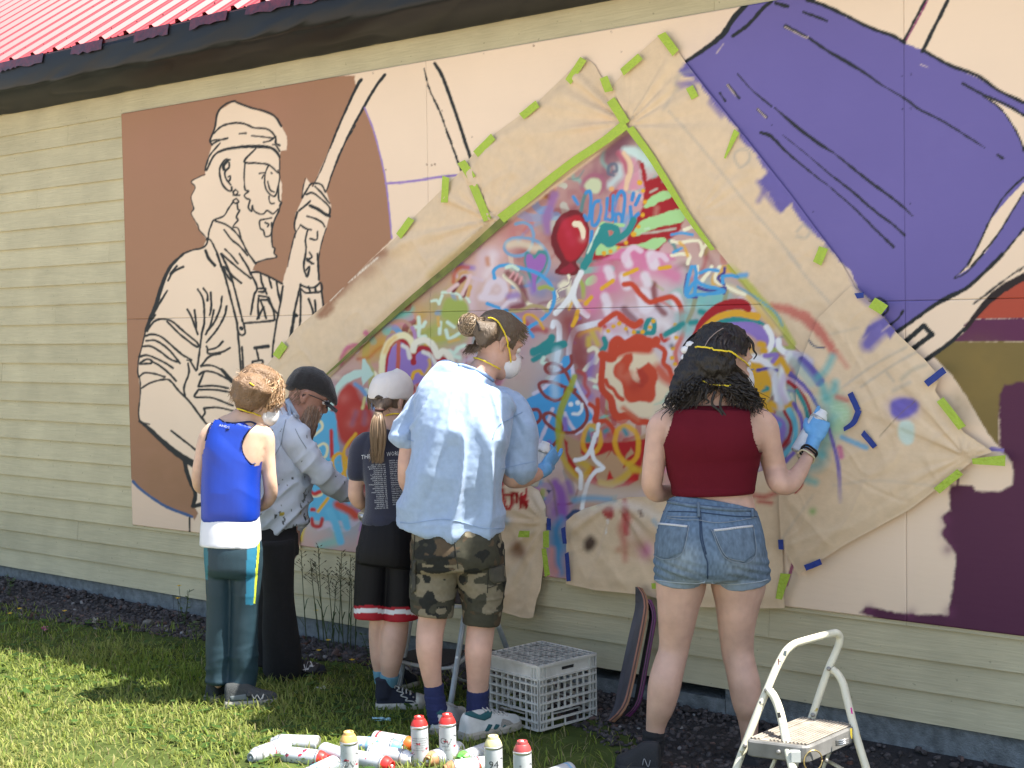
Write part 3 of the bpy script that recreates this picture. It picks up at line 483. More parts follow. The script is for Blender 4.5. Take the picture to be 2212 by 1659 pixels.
    S(cv, 'L', 'o', 9, '900 780 930 850 1000 900 1050 980 1110 1020', soft=1.8); S(cv, 'L', 'o', 10, '800 1020 800 1170 760 1290 900 1290 980 1370 1010 1440/700 1080 770 1140 780 1260', soft=1.6)
    cv.poly(TP('L', '1010 610 1080 540 1130 470 1220 440 1240 520 1190 640 1230 760 1330 820 1280 640 1320 640 1400 580 1440 560 1520 640 1550 740 1520 850 1520 980 1460 1060 1340 1040 1200 1060 1130 980 1100 820 1000 720'), (200, 74, 46), 2.2, smooth=True)
    S(cv, 'L', [206, 110, 84], 14, '1090 620 1080 720 1160 740/1190 800 1200 700', soft=6, alpha=.7); S(cv, 'L', (236, 190, 160), 5, '1280 660 1270 720 1300 770', soft=2); cv.blob(*TP('L', '1260 840')[0], 18, (176, 58, 40), .8); S(cv, 'L', (176, 56, 40), 16, '1330 680 1390 760 1340 830', soft=3, alpha=.8)
    S(cv, 'L', [206, 110, 80], 9, '1120 1130 1200 1190 1300 1270', soft=5)
    # bowl with flames and yellow loops
    cv.poly(TP('O', '385 30 560 90 800 110 1000 90 1200 20 1300 200 1150 520 900 590 640 560 440 420 380 250'), (182, 146, 110), 3, smooth=True)
    cv.poly(TP('O', '400 60 440 100 440 200 500 300 560 400 620 470 740 520 880 525 1010 500 1100 450 1130 300 1190 60 1000 90 820 100 700 110 560 100 560 200 620 250 700 230 830 180 780 300 850 380 880 460 800 450 660 320 580 440 520 420 440 290'), (176, 34, 34), 2.2)
    cv.poly(TP('O', '830 190 980 260 1060 200 1030 150 980 230 960 340 880 250'), (182, 146, 110), 2); cv.poly(TP('O', '700 420 760 300 850 180 960 340 1000 300 1040 400 960 480 860 520 740 500'), (186, 148, 112), 2)
    for t in ('650 310 690 330 680 430 740 500 600 470 600 400', '830 360 870 440 800 455', '1040 370 1090 450 1000 505'): cv.poly(TP('O', t), (190, 40, 36), 1.8)
    S(cv, 'O', (206, 174, 50), [10, 11, 11], '390 20 370 130 400 260 480 370 560 440', soft=3, alpha=.75); S(cv, 'O', 'y', 10, '600 0 580 90 600 170 680 200 740 120 740 20 700 -40 640 -60 600 0', soft=2.2, alpha=.85)
    S(cv, 'O', 'y', 11, '900 -10 880 100 920 220 1000 300 1080 240 1100 120 1080 20 1000 -50 920 -30', soft=2.2, alpha=.85); S(cv, 'O', (206, 170, 50), 14, '1000 300 1060 350 1110 360/1060 340 940 440 840 490 740 480/560 280 640 340 600 420', soft=4, alpha=.8)
    S(cv, 'L', (70, 140, 150), 9, '890 1420 920 1400/1130 1400 1160 1450', soft=4)
    S(cv, 'O', (236, 236, 236), 9, '700 20 660 150 600 240 510 265/660 160 690 260 770 340 700 370 640 450 600 570 570 720/530 350 560 400 560 530', soft=1.3)
    S(cv, 'E', (236, 236, 236), 8, '1670 1060 1660 1130', soft=1.3)
    S(cv, 'O', (206, 196, 190), 40, '620 540 760 580 1000 600 1250 610', soft=16, alpha=.6)
    S(cv, 'O', (140, 84, 170), [18, 22, 20, 12], '320 480 370 560 390 680 410 800', soft=6, alpha=.9); S(cv, 'O', (140, 84, 170), 14, '440 480 470 560', soft=6, alpha=.7)
    S(cv, 'O', (112, 92, 80), 5, '260 460 300 520 320 650 340 780', soft=3, alpha=.6); cv.poly(TP('O', '230 540 290 545 262 580'), (48, 60, 96), 1.5)
    S(cv, 'O', (60, 140, 190), [14, 18, 20, 18, 18], '380 820 330 920 350 1060 350 1180 370 1310', soft=8, alpha=.9); S(cv, 'O', (222, 158, 158), 14, '290 1100 290 1230 330 1310', soft=6); S(cv, 'O', (50, 70, 110), 8, '440 800 490 750 540 740', soft=2)
    S(cv, 'O', (86, 160, 200), 12, '500 640 620 620 820 630/1230 800 1290 900/160 500 180 470', soft=5, alpha=.7)
def graf_right(cv):
    """the rainbow side, sprayed across panel and paper alike"""
    S(cv, 'N', (178, 184, 74), 17, '880 0 1060 200 1250 420 1450 650 1640 960', soft=3, alpha=.85); S(cv, 'N', (226, 206, 150), 12, '800 240 1000 320 1150 430 1300 600 1480 820', soft=5, alpha=.8); S(cv, 'N', (220, 180, 80), 10, '1100 380 1240 560 1400 740', soft=5, alpha=.7)
    S(cv, 'N', (120, 186, 180), 34, '450 420 700 380/560 560 700 480/300 640 330 760', soft=10, alpha=.75); S(cv, 'N', (150, 144, 104), 10, '440 380 400 540 340 680/830 280 800 420', soft=2, alpha=.8); S(cv, 'N', 't', 12, '500 560 600 590/60 850 180 770 280 710/380 700 450 690', soft=3)
    S(cv, 'N', (180, 200, 200), 26, '620 1000 700 1200/1150 1150 1240 1300', soft=10, alpha=.6)
    S(cv, 'C', 'cr', 7.5, '100 1430 160 1410 210 1440 250 1490 220 1540/20 1500 70 1510 130 1500 190 1500 210 1550 200 1590/20 1590 80 1580 130 1590 120 1640', soft=1.2); S(cv, 'C', 'b', 6, '20 1460 80 1450 150 1460/30 1570 90 1540', soft=1.5); S(cv, 'C', 'y', 6, '70 1510 100 1540 120 1590', soft=3)
    S(cv, 'N', 'cr', 8, '460 0 460 100/640 0 610 60 560 120 520 180/740 0 690 100 690 180 760 220 850 260 950 310 1050 340', soft=1.4); S(cv, 'N', (74, 66, 136), 7, '800 20 790 80 720 140 790 220/340 100 310 260 330 360 450 380/430 250 620 300 800 260 790 330', soft=1.3)
    S(cv, 'N', 'b', 8, '390 0 350 140 320 300 340 370 440 350 600 340 790 310 700 270 560 240 440 170 450 90 430 0/450 170 380 250 330 340/440 180 430 340/780 120 880 110 960 130/780 200 770 130/490 80 600 40 720 50', soft=1.2); S(cv, 'N', 'b', 11, '980 110 1070 100', soft=3)
    S(cv, 'N', (86, 160, 186), 5, '960 250 1100 330 1250 430 1400 540 1480 640 1520 740', soft=2, alpha=.85)
    # rainbow
    S(cv, 'N', 'pu', 30, '870 740 1040 720 1200 800 1300 900', soft=4); cv.poly(TP('N', '850 740 1000 700 1180 740 1340 800 1440 880 1500 980 1380 1010 1250 860 1100 820'), (146, 120, 188), 2)
    S(cv, 'N', 't', [8, 15, 18, 12, 6], '500 900 620 740 800 660 980 640 1150 660 1290 720', soft=1.3); S(cv, 'N', (222, 166, 46), [7, 13, 15, 15, 17], '415 960 480 820 620 680 800 600 980 580 1200 620', soft=1.2); S(cv, 'N', (164, 28, 36), [4, 8, 18, 24, 24, 16], '380 950 440 800 560 640 720 520 880 470 1030 470 1090 520', soft=1.2)
    S(cv, 'N', (80, 70, 150), 5, '340 980 380 880', soft=2)
    S(cv, 'N', (236, 236, 232), [12, 13, 10], '1320 750 1370 830 1390 920 1360 1020 1290 1100', soft=1.6); S(cv, 'N', (236, 236, 234), 13, '1470 920 1480 1000 1560 1070 1640 1080 1740 1110', soft=1.8); S(cv, 'N', (196, 190, 206), [14, 20, 24], '1600 1080 1760 1130 1840 1200', soft=4); S(cv, 'N', (104, 92, 164), [20, 22, 22], '1760 1170 1870 1290 1980 1430', soft=2.4)
    S(cv, 'N', (226, 228, 226), [13, 14, 14, 10], '1610 1090 1540 1230 1510 1380 1530 1530 1600 1659', soft=3, alpha=.9); S(cv, 'N', (232, 232, 234), [22, 16, 15, 13, 10], '1180 1150 1290 1180 1390 1290 1420 1450 1450 1659', soft=3, alpha=.92)
    cv.poly(TP('N', '1120 1180 1240 1200 1350 1290 1390 1450 1360 1659 1250 1659 1150 1500 1090 1400'), (214, 162, 40), 3); S(cv, 'N', (214, 162, 40), 14, '1430 1200 1500 1160 1570 1260 1590 1350/1240 960 1280 970/1280 1040 1300 1050', soft=2.5); S(cv, 'N', 't', 7, '1260 1470 1340 1520 1230 1560', soft=2); S(cv, 'N', 'pu', 10, '1300 1110 1440 1100 1400 1180', soft=2)
    S(cv, 'N', (80, 70, 150), 7, '1210 1290 1330 1270 1450 1290/1600 1350 1720 1420 1850 1560 1920 1659', soft=1.4); S(cv, 'N', (164, 28, 36), 7, '1590 1430 1700 1510 1800 1640', soft=1.3); S(cv, 'N', (190, 160, 190), 8, '1590 1390 1700 1450 1800 1550', soft=2.5, alpha=.8); S(cv, 'N', (170, 200, 190), 22, '1640 1180 1760 1300 1880 1450', soft=6, alpha=.6)
    # concentric arcs lower right
    S(cv, 'F', (214, 162, 40), 12, '520 780 560 900 640 980 560 860 600 800 640 740/640 930 700 960 770 930', soft=3); S(cv, 'F', (206, 206, 212), 14, '640 720 680 820 700 960', soft=4, alpha=.8); S(cv, 'F', (206, 190, 214), 12, '720 760 700 840 730 920', soft=4, alpha=.8)
    S(cv, 'F', 'pu', 20, '640 1020 700 1060 690 1140 640 1180', soft=3); S(cv, 'F', (164, 36, 40), 7, '720 980 760 1060 750 1140 700 1210/750 795 840 890 890 1010 900 1140 880 1280 830 1430 790 1480', soft=1.6); S(cv, 'F', (110, 190, 206), 11, '750 970 790 1060 780 1170 720 1250', soft=2); S(cv, 'F', (120, 100, 176), 9, '780 930 830 1040 820 1180 730 1290', soft=2); S(cv, 'F', 't', 9, '800 850 850 950 880 1080', soft=2); S(cv, 'F', (104, 92, 164), 7, '760 740 860 840 930 950 970 1020', soft=1.5); S(cv, 'F', (86, 160, 196), 10, '690 1060 680 1080', soft=4)
    S(cv, 'F', (120, 190, 178), 44, '1000 900 1040 1000 980 1120', soft=18, alpha=.75); S(cv, 'F', (170, 206, 160), 26, '1060 960 1100 1000 1060 1080', soft=10, alpha=.8); S(cv, 'F', (96, 176, 176), 16, '1020 640 980 720 930 770/960 820 980 900/1040 800 1030 850/900 1230 960 1250/850 1400 910 1420', soft=6, alpha=.7); S(cv, 'F', (86, 170, 176), 26, '960 1200 940 1300 860 1330', soft=12, alpha=.6); S(cv, 'F', (196, 76, 76), 10, '1050 890 1110 910', soft=5, alpha=.7)
    for a in range(7):
        S(cv, 'F', (196, 216, 190), 2.5, '%d %d %d %d' % (1010+a*12, 950+a*14, 1110+a*5, 930+a*26), soft=1.5, alpha=.6)
    S(cv, 'F', (86, 166, 206), 11, '1080 1140 1230 1205', soft=3, alpha=.8); S(cv, 'F', (206, 110, 150), 12, '1065 1205 1075 1260', soft=3, alpha=.85); S(cv, 'F', (116, 100, 172), [7, 8, 9, 9], '1000 1090 1030 1200 1060 1340 1068 1540', soft=2, fade=[1, 1, .9, .2])
def paper_paint(cv):
    cv.im[:] = srgb((218, 193, 160)).astype(np.float32)
    cv.im *= (1+.05*CLOUD)[..., None]
    graf_right_keep = cv
    # brown and magenta overspray on the left sheet
    for t in ('330 1590', '250 1659', '200 1700', '120 1740', '60 1790'): 
        x, y = TP('B', t)[0]; cv.blob(x, y, 26, BROWN, .55)
    S(cv, 'E', BROWN, 16, '330 -10 200 60 100 190 0 300 -60 380', soft=7, wob=3); S(cv, 'D', BROWN, 12, '2060 340 2030 370', soft=6)
    S(cv, 'E', (236, 222, 200), 2.2, '300 20 115 175/80 210 0 290/60 155 85 130', soft=1)
    S(cv, 'M', (196, 92, 140), 11, '310 640 310 500 370 390 470 350 560 370/600 190 640 230 720 280', soft=2.4, alpha=.9)
    S(cv, 'M', (170, 140, 60), 26, '150 850 300 680 420 540 600 380 800 200', soft=14, alpha=.5); S(cv, 'M', (190, 150, 90), 16, '350 520 430 430 520 400', soft=7, alpha=.6)
    S(cv, 'K', (170, 150, 70), 16, '0 900 200 720 420 560 700 330', soft=10, alpha=.55)
    for t in ('1750 700', '1600 800', '1450 1000', '1700 900'):
        x, y = TP('B', t)[0]; cv.blob(x, y, 30, (218, 184, 150), .4)
    # the bucket's paint runs over the edge of the right sheet
    cv.poly(np.vstack([TP('C', '65 440 110 385 250 240 1100 240 1300 1659'), TP('F', '1500 300 1190 235 1130 100'), TP('C', '1060 1620 960 1500 850 1400 800 1340 760 1270 700 1330 620 1200 560 1130 610 1070 540 960 450 870 430 800 330 700 240 590 160 480 100 475')]), PURPLE, 3.0, wob=3)
    S(cv, 'C', PURPLE, 10, '60 520 130 520 160 560/560 1130 620 1230 680 1300/80 540 180 500/600 1180 560 1250/260 640 330 720', soft=5, alpha=.7)
    S(cv, 'F', (106, 96, 166), [34, 40, 30], '1400 400 1310 470 1240 560', soft=9, alpha=.95); cv.poly(TP('F', '1260 290 1420 470 1380 530 1320 440 1240 500 1210 520 1240 450 1340 400'), PURPLE, 3); S(cv, 'F', (214, 190, 170), 3, '1390 430 1330 480', soft=2, alpha=.6)
    S(cv, 'F', PURPLE, 14, '1130 90 1190 240/1200 270 1240 300', soft=6, alpha=.6)
    for r in range(3): cv.blob(*TP('F', '%d %d' % (1430+r*30, 950+r*8))[0], 24, (112, 98, 172), .85, 20)
    cv.poly(TP('F', '1390 920 1480 895 1550 920 1540 980 1450 1030 1390 1000'), (108, 96, 172), 5, smooth=True)
    cv.poly(TP('F', '1440 1050 1500 1040 1530 1080 1520 1170 1470 1185 1430 1130'), (190, 214, 206), 3.5, alpha=.85, smooth=True)
    # pencil lines of the drawing below show through
    g = (166, 160, 150)
    S(cv, 'C', g, 5, '0 690 120 820 280 1010 480 1260 700 1510 820 1659', soft=3, alpha=.5); S(cv, 'F', g, 5, '745 0 880 170 1000 300', soft=3, alpha=.5)
    S(cv, 'C', g, 6, '420 1010 410 960 450 930 500 940 500 1000 450 1040 420 1010/800 1440 840 1400 880 1440 850 1480 800 1470', soft=2.5, alpha=.55); S(cv, 'C', g, 8, '150 440 80 460 40 520 60 560/-30 680 60 540', soft=4, alpha=.4)
    S(cv, 'F', g, 5, '1080 830 1280 690 1480 580/1200 825 1400 690 1560 600/1360 740 1400 790', soft=3, alpha=.55); S(cv, 'F', (160, 156, 140), 9, '1450 780 1520 720 1600 690', soft=4, alpha=.5); S(cv, 'F', (172, 168, 160), 8, '1400 850 1500 800', soft=4, alpha=.5)
    S(cv, 'F', g, 4, '1000 500 1180 460/1030 1440 1300 1410 1700 1450/700 1780 900 1500', soft=4, alpha=.35); S(cv, 'F', (80, 90, 110), 4, '875 540 910 575 970 585', soft=1.2); S(cv, 'F', (120, 100, 80), 1.6, '1545 905 1430 1010 1310 1140', soft=.8, alpha=.7)
    S(cv, 'N', (190, 74, 70), [16, 22, 26, 22, 16], '1400 500 1600 540 1820 650 2000 830 2150 1050', soft=6, alpha=.75, wob=3)
    S(cv, 'F', (196, 80, 76), [12, 8], '1050 620 1110 700', soft=6, alpha=.5)
    S(cv, 'F', (180, 60, 56), 10, '520 1500 600 1510 680 1480 720 1440', soft=5, alpha=.8); S(cv, 'I', (180, 60, 56), 8, '560 0 640 10', soft=4, alpha=.8); cv.blob(*TP('F', '895 1600')[0], 10, (110, 160, 80), .9)
    # lower sheets: splashes
    cv.dots('O', '815 750', 10, (170, 34, 40), 2); cv.poly(TP('O', '760 740 800 700 850 700 870 750 850 810 790 800'), (172, 36, 42), 2.5, smooth=True); S(cv, 'O', (232, 228, 222), 2, '812 815 815 850/800 900 795 955', soft=1)
    S(cv, 'O', (178, 40, 44), [10, 16, 14], '970 640 980 760 990 940', soft=3); S(cv, 'O', (178, 50, 48), [18, 14, 12, 6], '1000 800 940 900 970 1040 975 1200', soft=8, alpha=.7)
    cv.poly(TP('O', '600 1010 650 970 700 1010 690 1080 630 1120 590 1080'), (84, 66, 54), 6, smooth=True); cv.blob(*TP('O', '915 1095')[0], 8, (190, 70, 50), .8); cv.blob(*TP('O', '1180 1110')[0], 20, (206, 116, 170), .95); cv.blob(*TP('O', '1100 1030')[0], 36, (156, 104, 80), .55); cv.blob(*TP('O', '1080 880')[0], 30, (206, 190, 176), .6)
    S(cv, 'O', (222, 216, 208), 20, '560 740 700 690 900 670 1100 720 1290 800', soft=9, alpha=.6); S(cv, 'O', (86, 160, 196), 8, '580 690 760 650 880 640/1240 830 1300 900', soft=4, alpha=.6); S(cv, 'O', (110, 90, 84), 6, '1110 740 1130 780', soft=3)
    cv.poly(TP('O', '640 730 690 610 715 730'), (230, 222, 196), 2)
    cv.poly(TP('O', '620 780 1270 760 1270 640 560 640'), (190, 164, 142), 12, alpha=.25)
    S(cv, 'O', (130, 84, 56), [18, 16], '-40 1060 10 1130', soft=9, alpha=.7); cv.blob(*TP('H', '1160 310')[0], 22, (120, 80, 50), .8); cv.blob(*TP('H', '1090 120')[0], 12, (90, 160, 200), .7)
    S(cv, 'O', (222, 214, 204), 40, '160 620 260 700 330 780', soft=16, alpha=.5)
    # lettering left of the purple patch
    S(cv, 'E', (168, 28, 30), 7, '1078 1500 1086 1566/1094 1500 1150 1492/1130 1495 1128 1560 1106 1586 1084 1570/1162 1488 1160 1546/1186 1582 1190 1490 1218 1576 1220 1470', soft=1.2); S(cv, 'E', (168, 30, 34), 12, '1060 1420 1066 1430/1066 1470 1068 1476', soft=3)
def build_canvases():
    pan = Canvas(); pan.im[:] = srgb(PEACH).astype(np.float32)
    man(pan); bucket(pan); graffiti(pan); graf_right(pan)
    pap = Canvas(); paper_paint(pap)
    keep = pap.im.copy(); graf_right(pap)
    # keep the spray off the left sheet
    m = np.clip((_PX-1560+(_PY-576)*.0)/40, 0, 1)*np.clip((_PY-520)/60, 0, 1)
    edge = np.clip((_PX-(1356+(_PY-280)*.77)-0)/8, 0, 1)
    a = np.maximum(m*0+np.clip((_PX-1480)/40, 0, 1)*np.clip((_PY-560)/40, 0, 1), 0)[..., None]
    pap.im = keep*(1-a)+pap.im*a
    return pan, pap
def sample(cv, px, py):
    x = np.clip(px*AS-.5, 0, AW-1.001); y = np.clip(py*AS-.5, 0, AH-1.001)
    i = x.astype(int); j = y.astype(int); u = (x-i)[:, None]; v = (y-j)[:, None]
    a = cv.im
    return a[j, i]*(1-u)*(1-v)+a[j, i+1]*u*(1-v)+a[j+1, i]*(1-u)*v+a[j+1, i+1]*u*v
# ---------------------------------------------------------------- ground
GZ = -.13
GX = [-6, -.86, -.09, .91, 2.0, 3.21, 3.68, 3.95, 4.18, 4.8, 9]; GD = [.36, .38, .44, .21, .12, .12, .36, .5, .78, 1.5, 2.6]
def gravel_edge(x): return np.interp(x, GX, GD)
def ground_z(x, y):
    d = -np.asarray(y, float); x = np.asarray(x, float)
    g = GZ + .035*np.exp(-(d/.18)**2)*np.clip((1.2-x)/2, 0, 1) - .012*np.clip(d-1.2, 0, 3)
    p = np.stack([x*1.7, d*1.7, 0*x], -1).reshape(-1, 3)
    return g + (vnoise(p, 21)*.012+vnoise(p*3.1, 22)*.006).reshape(np.shape(g))*np.clip(d*2, 0, 1)
def soil_mat():
    def b(m, nt, N, L, p, c, tc):
        pass
    return mat('lawn_soil', (.045, .05, .02), 1.0, var=(9, .5), bump=(60, .6), spec=.1)
gx = np.concatenate([np.linspace(-400, -8, 8)[:-1], np.linspace(-8, 12, 160), np.linspace(12, 400, 8)[1:]])
gy = np.concatenate([np.linspace(-400, -12, 8)[:-1], np.linspace(-12, .3, 100)])
XX, YY = np.meshgrid(gx, gy); ZZ = ground_z(XX, YY); n_, m_ = XX.shape
idx = np.arange(n_*m_).reshape(n_, m_)
QF = np.stack([idx[:-1, :-1], idx[:-1, 1:], idx[1:, 1:], idx[1:, :-1]], -1).reshape(-1, 4)
lw = mesh_obj('lawn', np.stack([XX, YY, ZZ], -1).reshape(-1, 3), QF, mat('lawn_earth', (.062, .085, .022), 1.0, var=(7, .45), bump=(50, .7), spec=.1), smooth=True); tag(lw, kind='structure')
mb_ = [(-400, -2.45), (400, -2.45), (400, -400), (-400, -400)]; dv = mesh_obj('added_bounce_ground', [(x, y, GZ+.03) for x, y in mb_], [(0, 3, 2, 1)], mat('bounce_ground_pale', (.38, .33, .27), .95, var=(3, .2), bump=(90, .6))); tag(dv, kind='structure')  # unseen pale ground, added to bounce warm sunlight on to the shaded wall

# ---------------------------------------------------------------- building
EXPO = .1223; PB, PM, PT = .3831, 1.6101, 2.8232
WX0, WX1 = -5.0, 9.0
bld = empty('building', (0, 0, 0), 'long low shop building with cream clapboard wall and red metal roof', 'building')
def siding_build(m, nt, N, L, p, c, tc):
    # weathered cream paint: fine sawn grain along the board, grime streaks and a per-board tone
    oi = N.new('ShaderNodeObjectInfo'); mp = N.new('ShaderNodeMapping'); mp.inputs['Scale'].default_value = (1.3, 9, 22); L.new(tc.outputs['Object'], mp.inputs[0])
    cmb = N.new('ShaderNodeVectorMath'); cmb.operation = 'ADD'; L.new(mp.outputs[0], cmb.inputs[0])
    sc = N.new('ShaderNodeVectorMath'); sc.operation = 'SCALE'; sc.inputs[0].default_value = (7.1, 3.3, 5.7); L.new(oi.outputs['Random'], sc.inputs['Scale']); L.new(sc.outputs[0], cmb.inputs[1])
    n1 = N.new('ShaderNodeTexNoise'); n1.inputs['Scale'].default_value = 3.2; n1.inputs['Detail'].default_value = 8; n1.inputs['Roughness'].default_value = .7; n1.inputs['Distortion'].default_value = 1.1; L.new(cmb.outputs[0], n1.inputs['Vector'])
    wv = N.new('ShaderNodeTexWave'); wv.bands_direction = 'Z'; wv.inputs['Scale'].default_value = 1.0; wv.inputs['Distortion'].default_value = 7; wv.inputs['Detail'].default_value = 4; wv.inputs['Detail Scale'].default_value = 1.6; L.new(cmb.outputs[0], wv.inputs['Vector'])
    n2 = N.new('ShaderNodeTexNoise'); n2.inputs['Scale'].default_value = 3.5; n2.inputs['Detail'].default_value = 5; L.new(tc.outputs['Object'], n2.inputs['Vector'])
    r1 = N.new('ShaderNodeMapRange'); r1.inputs[1].default_value = .3; r1.inputs[2].default_value = .72; r1.inputs[3].default_value = .86; r1.inputs[4].default_value = 1.06; L.new(n1.outputs[0], r1.inputs[0])
    r2 = N.new('ShaderNodeMapRange'); r2.inputs[1].default_value = .35; r2.inputs[2].default_value = .7; r2.inputs[3].default_value = .88; r2.inputs[4].default_value = 1.04; L.new(n2.outputs[0], r2.inputs[0])
    r3 = N.new('ShaderNodeMapRange'); r3.inputs[3].default_value = .95; r3.inputs[4].default_value = 1.05; L.new(oi.outputs['Random'], r3.inputs[0])
    m1 = N.new('ShaderNodeMath'); m1.operation = 'MULTIPLY'; L.new(r1.outputs[0], m1.inputs[0]); L.new(r2.outputs[0], m1.inputs[1])
    m2 = N.new('ShaderNodeMath'); m2.operation = 'MULTIPLY'; L.new(m1.outputs[0], m2.inputs[0]); L.new(r3.outputs[0], m2.inputs[1])
    mx = N.new('ShaderNodeMix'); mx.data_type = 'RGBA'; mx.blend_type = 'MULTIPLY'; mx.inputs[0].default_value = 1; L.new(c, mx.inputs[6]); L.new(m2.outputs[0], mx.inputs[7]); L.new(mx.outputs[2], p.inputs['Base Color'])
    n3 = N.new('ShaderNodeTexNoise'); n3.inputs['Scale'].default_value = 46; n3.inputs['Detail'].default_value = 2; L.new(tc.outputs['Object'], n3.inputs['Vector']); r4 = N.new('ShaderNodeMapRange'); r4.inputs[1].default_value = .70; r4.inputs[2].default_value = .74; r4.inputs[3].default_value = 1; r4.inputs[4].default_value = .72; L.new(n3.outputs[0], r4.inputs[0])
    m3 = N.new('ShaderNodeMath'); m3.operation = 'MULTIPLY'; L.new(m2.outputs[0], m3.inputs[0]); L.new(r4.outputs[0], m3.inputs[1]); L.new(m3.outputs[0], mx.inputs[7])
    ad = N.new('ShaderNodeMath'); ad.operation = 'ADD'; L.new(n1.outputs[0], ad.inputs[0]); ml = N.new('ShaderNodeMath'); ml.operation = 'MULTIPLY'; ml.inputs[1].default_value = .10; L.new(wv.outputs[0], ml.inputs[0]); L.new(ml.outputs[0], ad.inputs[1])
    b = N.new('ShaderNodeBump'); b.inputs['Strength'].default_value = .35; b.inputs['Distance'].default_value = .006; L.new(ad.outputs[0], b.inputs['Height']); L.new(b.outputs[0], p.inputs['Normal'])
M_side = mat('cream_siding_paint', (.56, .50, .325), .75, build=siding_build, spec=.25)
M_frieze = M_side
rnd = random.Random(11)
def board(x0, x1, z0, h, name='siding_board', yb=-.006, yt=.009):
    j = rnd.uniform(-.0012, .0012); t = .012
    bev = .0015
    pr = [(yb+j, z0), (yb+j+.0005, z0+bev), (yt+j, z0+h), (yt+t, z0+h), (yb+.014, z0)]
    V = [(x, y, z) for x in (x0, x1) for y, z in pr]
    F = [(0,1,2,3,4)[::-1], (5,6,7,8,9)] + [(i, (i+1) % 5, 5+(i+1) % 5, 5+i) for i in range(5)]
    o = mesh_obj(name, V, F, M_side); adopt(bld, o); return o
joints = {22: [(430,0)], 3: [], }
JP = {  # butt joints seen in the photo: course -> photo x
 23: [], 16: [(385,0)], 8: [], 6: [297], 4: [438], 2: [306], 15: [283], 10: [7], }
def jx(px, py): return on_wall(px, py)[0]
cut = {k: [] for k in range(24)}
cut[16] = [jx(235, 560)]; cut[7] = [jx(163, 930)]; cut[5] = [jx(244, 1020)]; cut[2] = [jx(168, 1140), jx(442, 1240)]; cut[10] = [jx(4, 800)]
cut[1] = [jx(800, 1330), jx(1661, 1410)+1.6]; cut[0] = [jx(1661, 1330)+1.2, jx(900, 1400)]; cut[2] += [jx(1661, 1330), jx(1130, 1300)]; cut[3] = [jx(1960, 1400)]; cut[22] = [jx(146, 285)]; cut[19] = [jx(80, 430)]; cut[13] = [jx(120, 690)]
for k in range(23):
    xe = WX1 if k <= 3 else .06
    xs = sorted([WX0]+[c for c in cut[k] if WX0 < c < xe]+[xe])
    for a, b in zip(xs[:-1], xs[1:]): board(a+.0008, b-.0008, k*EXPO, EXPO+.02)
# frieze board with a bead above the last course
for a, b in zip([WX0, 1.35, 4.05, 6.9], [1.35, 4.05, 6.9, WX1]):
    o = board(a+.0008, b-.0008, 23*EXPO, .135, 'frieze_board', -.005, .000)
    mb = MB(); mb.box((a+.0008, -.012, 23*EXPO+.137), (b-.0008, .02, 23*EXPO+.26)); ob = mb.build('trim_board', M_side, bld)
mb = MB(); mb.box((WX0, .0125, .02), (WX1, .2, 3.12)); o = mb.build('wall_core', mat('sheathing', (.12, .1, .07), .9), bld)
# foundation: parged concrete, with a low slot left open under the siding for the crawl space
M_fnd = mat('parged_concrete', (.21, .23, .235), .95, var=(26, .4), bump=(160, .8), spec=.2)
vx0, vx1 = 2.62, 4.058
for a, b, top in ((WX0, .335, .012), (.339, vx0, .012), (vx0+.002, vx1, -.052), (vx1+.003, 5.9, .012), (5.904, WX1, .012)):
    mb = MB(); mb.box((a, .016, -.6), (b, .16, top)); mb.build('foundation_block', M_fnd, bld)
mb = MB(); mb.box((vx0-.1, .16, -.5), (vx1+.1, .19, .05)); mb.build('crawl_space_dark', mat('dark_void', (.004, .004, .004), 1), bld)  # black box standing in for the darkness behind the slot
# roof
PITCH = math.radians(33.5); ED, EZH = .30, 3.182; RW = .2283; RX0 = -.674-RW*24; NR = 62
ca, sa = math.cos(PITCH), math.sin(PITCH)
M_roof = mat('red_roof_metal', (.30, .030, .038), .5, metal=0, var=(2, .12), spec=.3)
RL = 3.55
prof = []   # (u along eave, height) for one rib period
prof = [(0, .022), (.010, .022), (.024, .0), (.070, 0), (.076, .005), (.086, .005), (.092, 0), (.138, 0), (.144, .005), (.154, .005), (.160, 0), (.199, 0), (.2125, .022)]
SHEET = 4
def roof_pt(u, l, h): return (RX0+u, -ED+l*ca-h*sa, EZH+l*sa+h*ca)
for s in range(0, NR, SHEET):
    V = []; F = []; us = []
    for r in range(SHEET):
        for u, h in prof: us.append((s+r)*RW+u); V.append(roof_pt((s+r)*RW+u, 0, h)); V.append(roof_pt((s+r)*RW+u, RL, h))
    V.append(roof_pt((s+SHEET)*RW, 0, .0225)); V.append(roof_pt((s+SHEET)*RW, RL, .0225))
    k = len(V)//2
    F = [(2*i, 2*i+2, 2*i+3, 2*i+1) for i in range(k-1)]
    o = mesh_obj('roof_sheet', V, F, M_roof); adopt(bld, o)
    mb = MB()
    for r in range(SHEET):
        for row, l0 in enumerate((.18, .78, 1.38, 1.98, 2.58, 3.18)):
            c = np.array(roof_pt((s+r)*RW+.115, l0+.01*((r*7+s) % 3), .004)); nrm = np.array([0, -sa, ca])
            mb.tube([c, c+nrm*.006], [.008, .006], 6)
    mb.build('roof_screws', mat('screw_paint', (.16, .02, .03), .5) if s == 0 else bpy.data.materials['screw_paint'], bld)['kind'] = 'stuff'
mb = MB(); V = [roof_pt(-.2, .06, -.02), roof_pt(NR*RW, .06, -.02), roof_pt(NR*RW, RL, -.02), roof_pt(-.2, RL, -.02)]
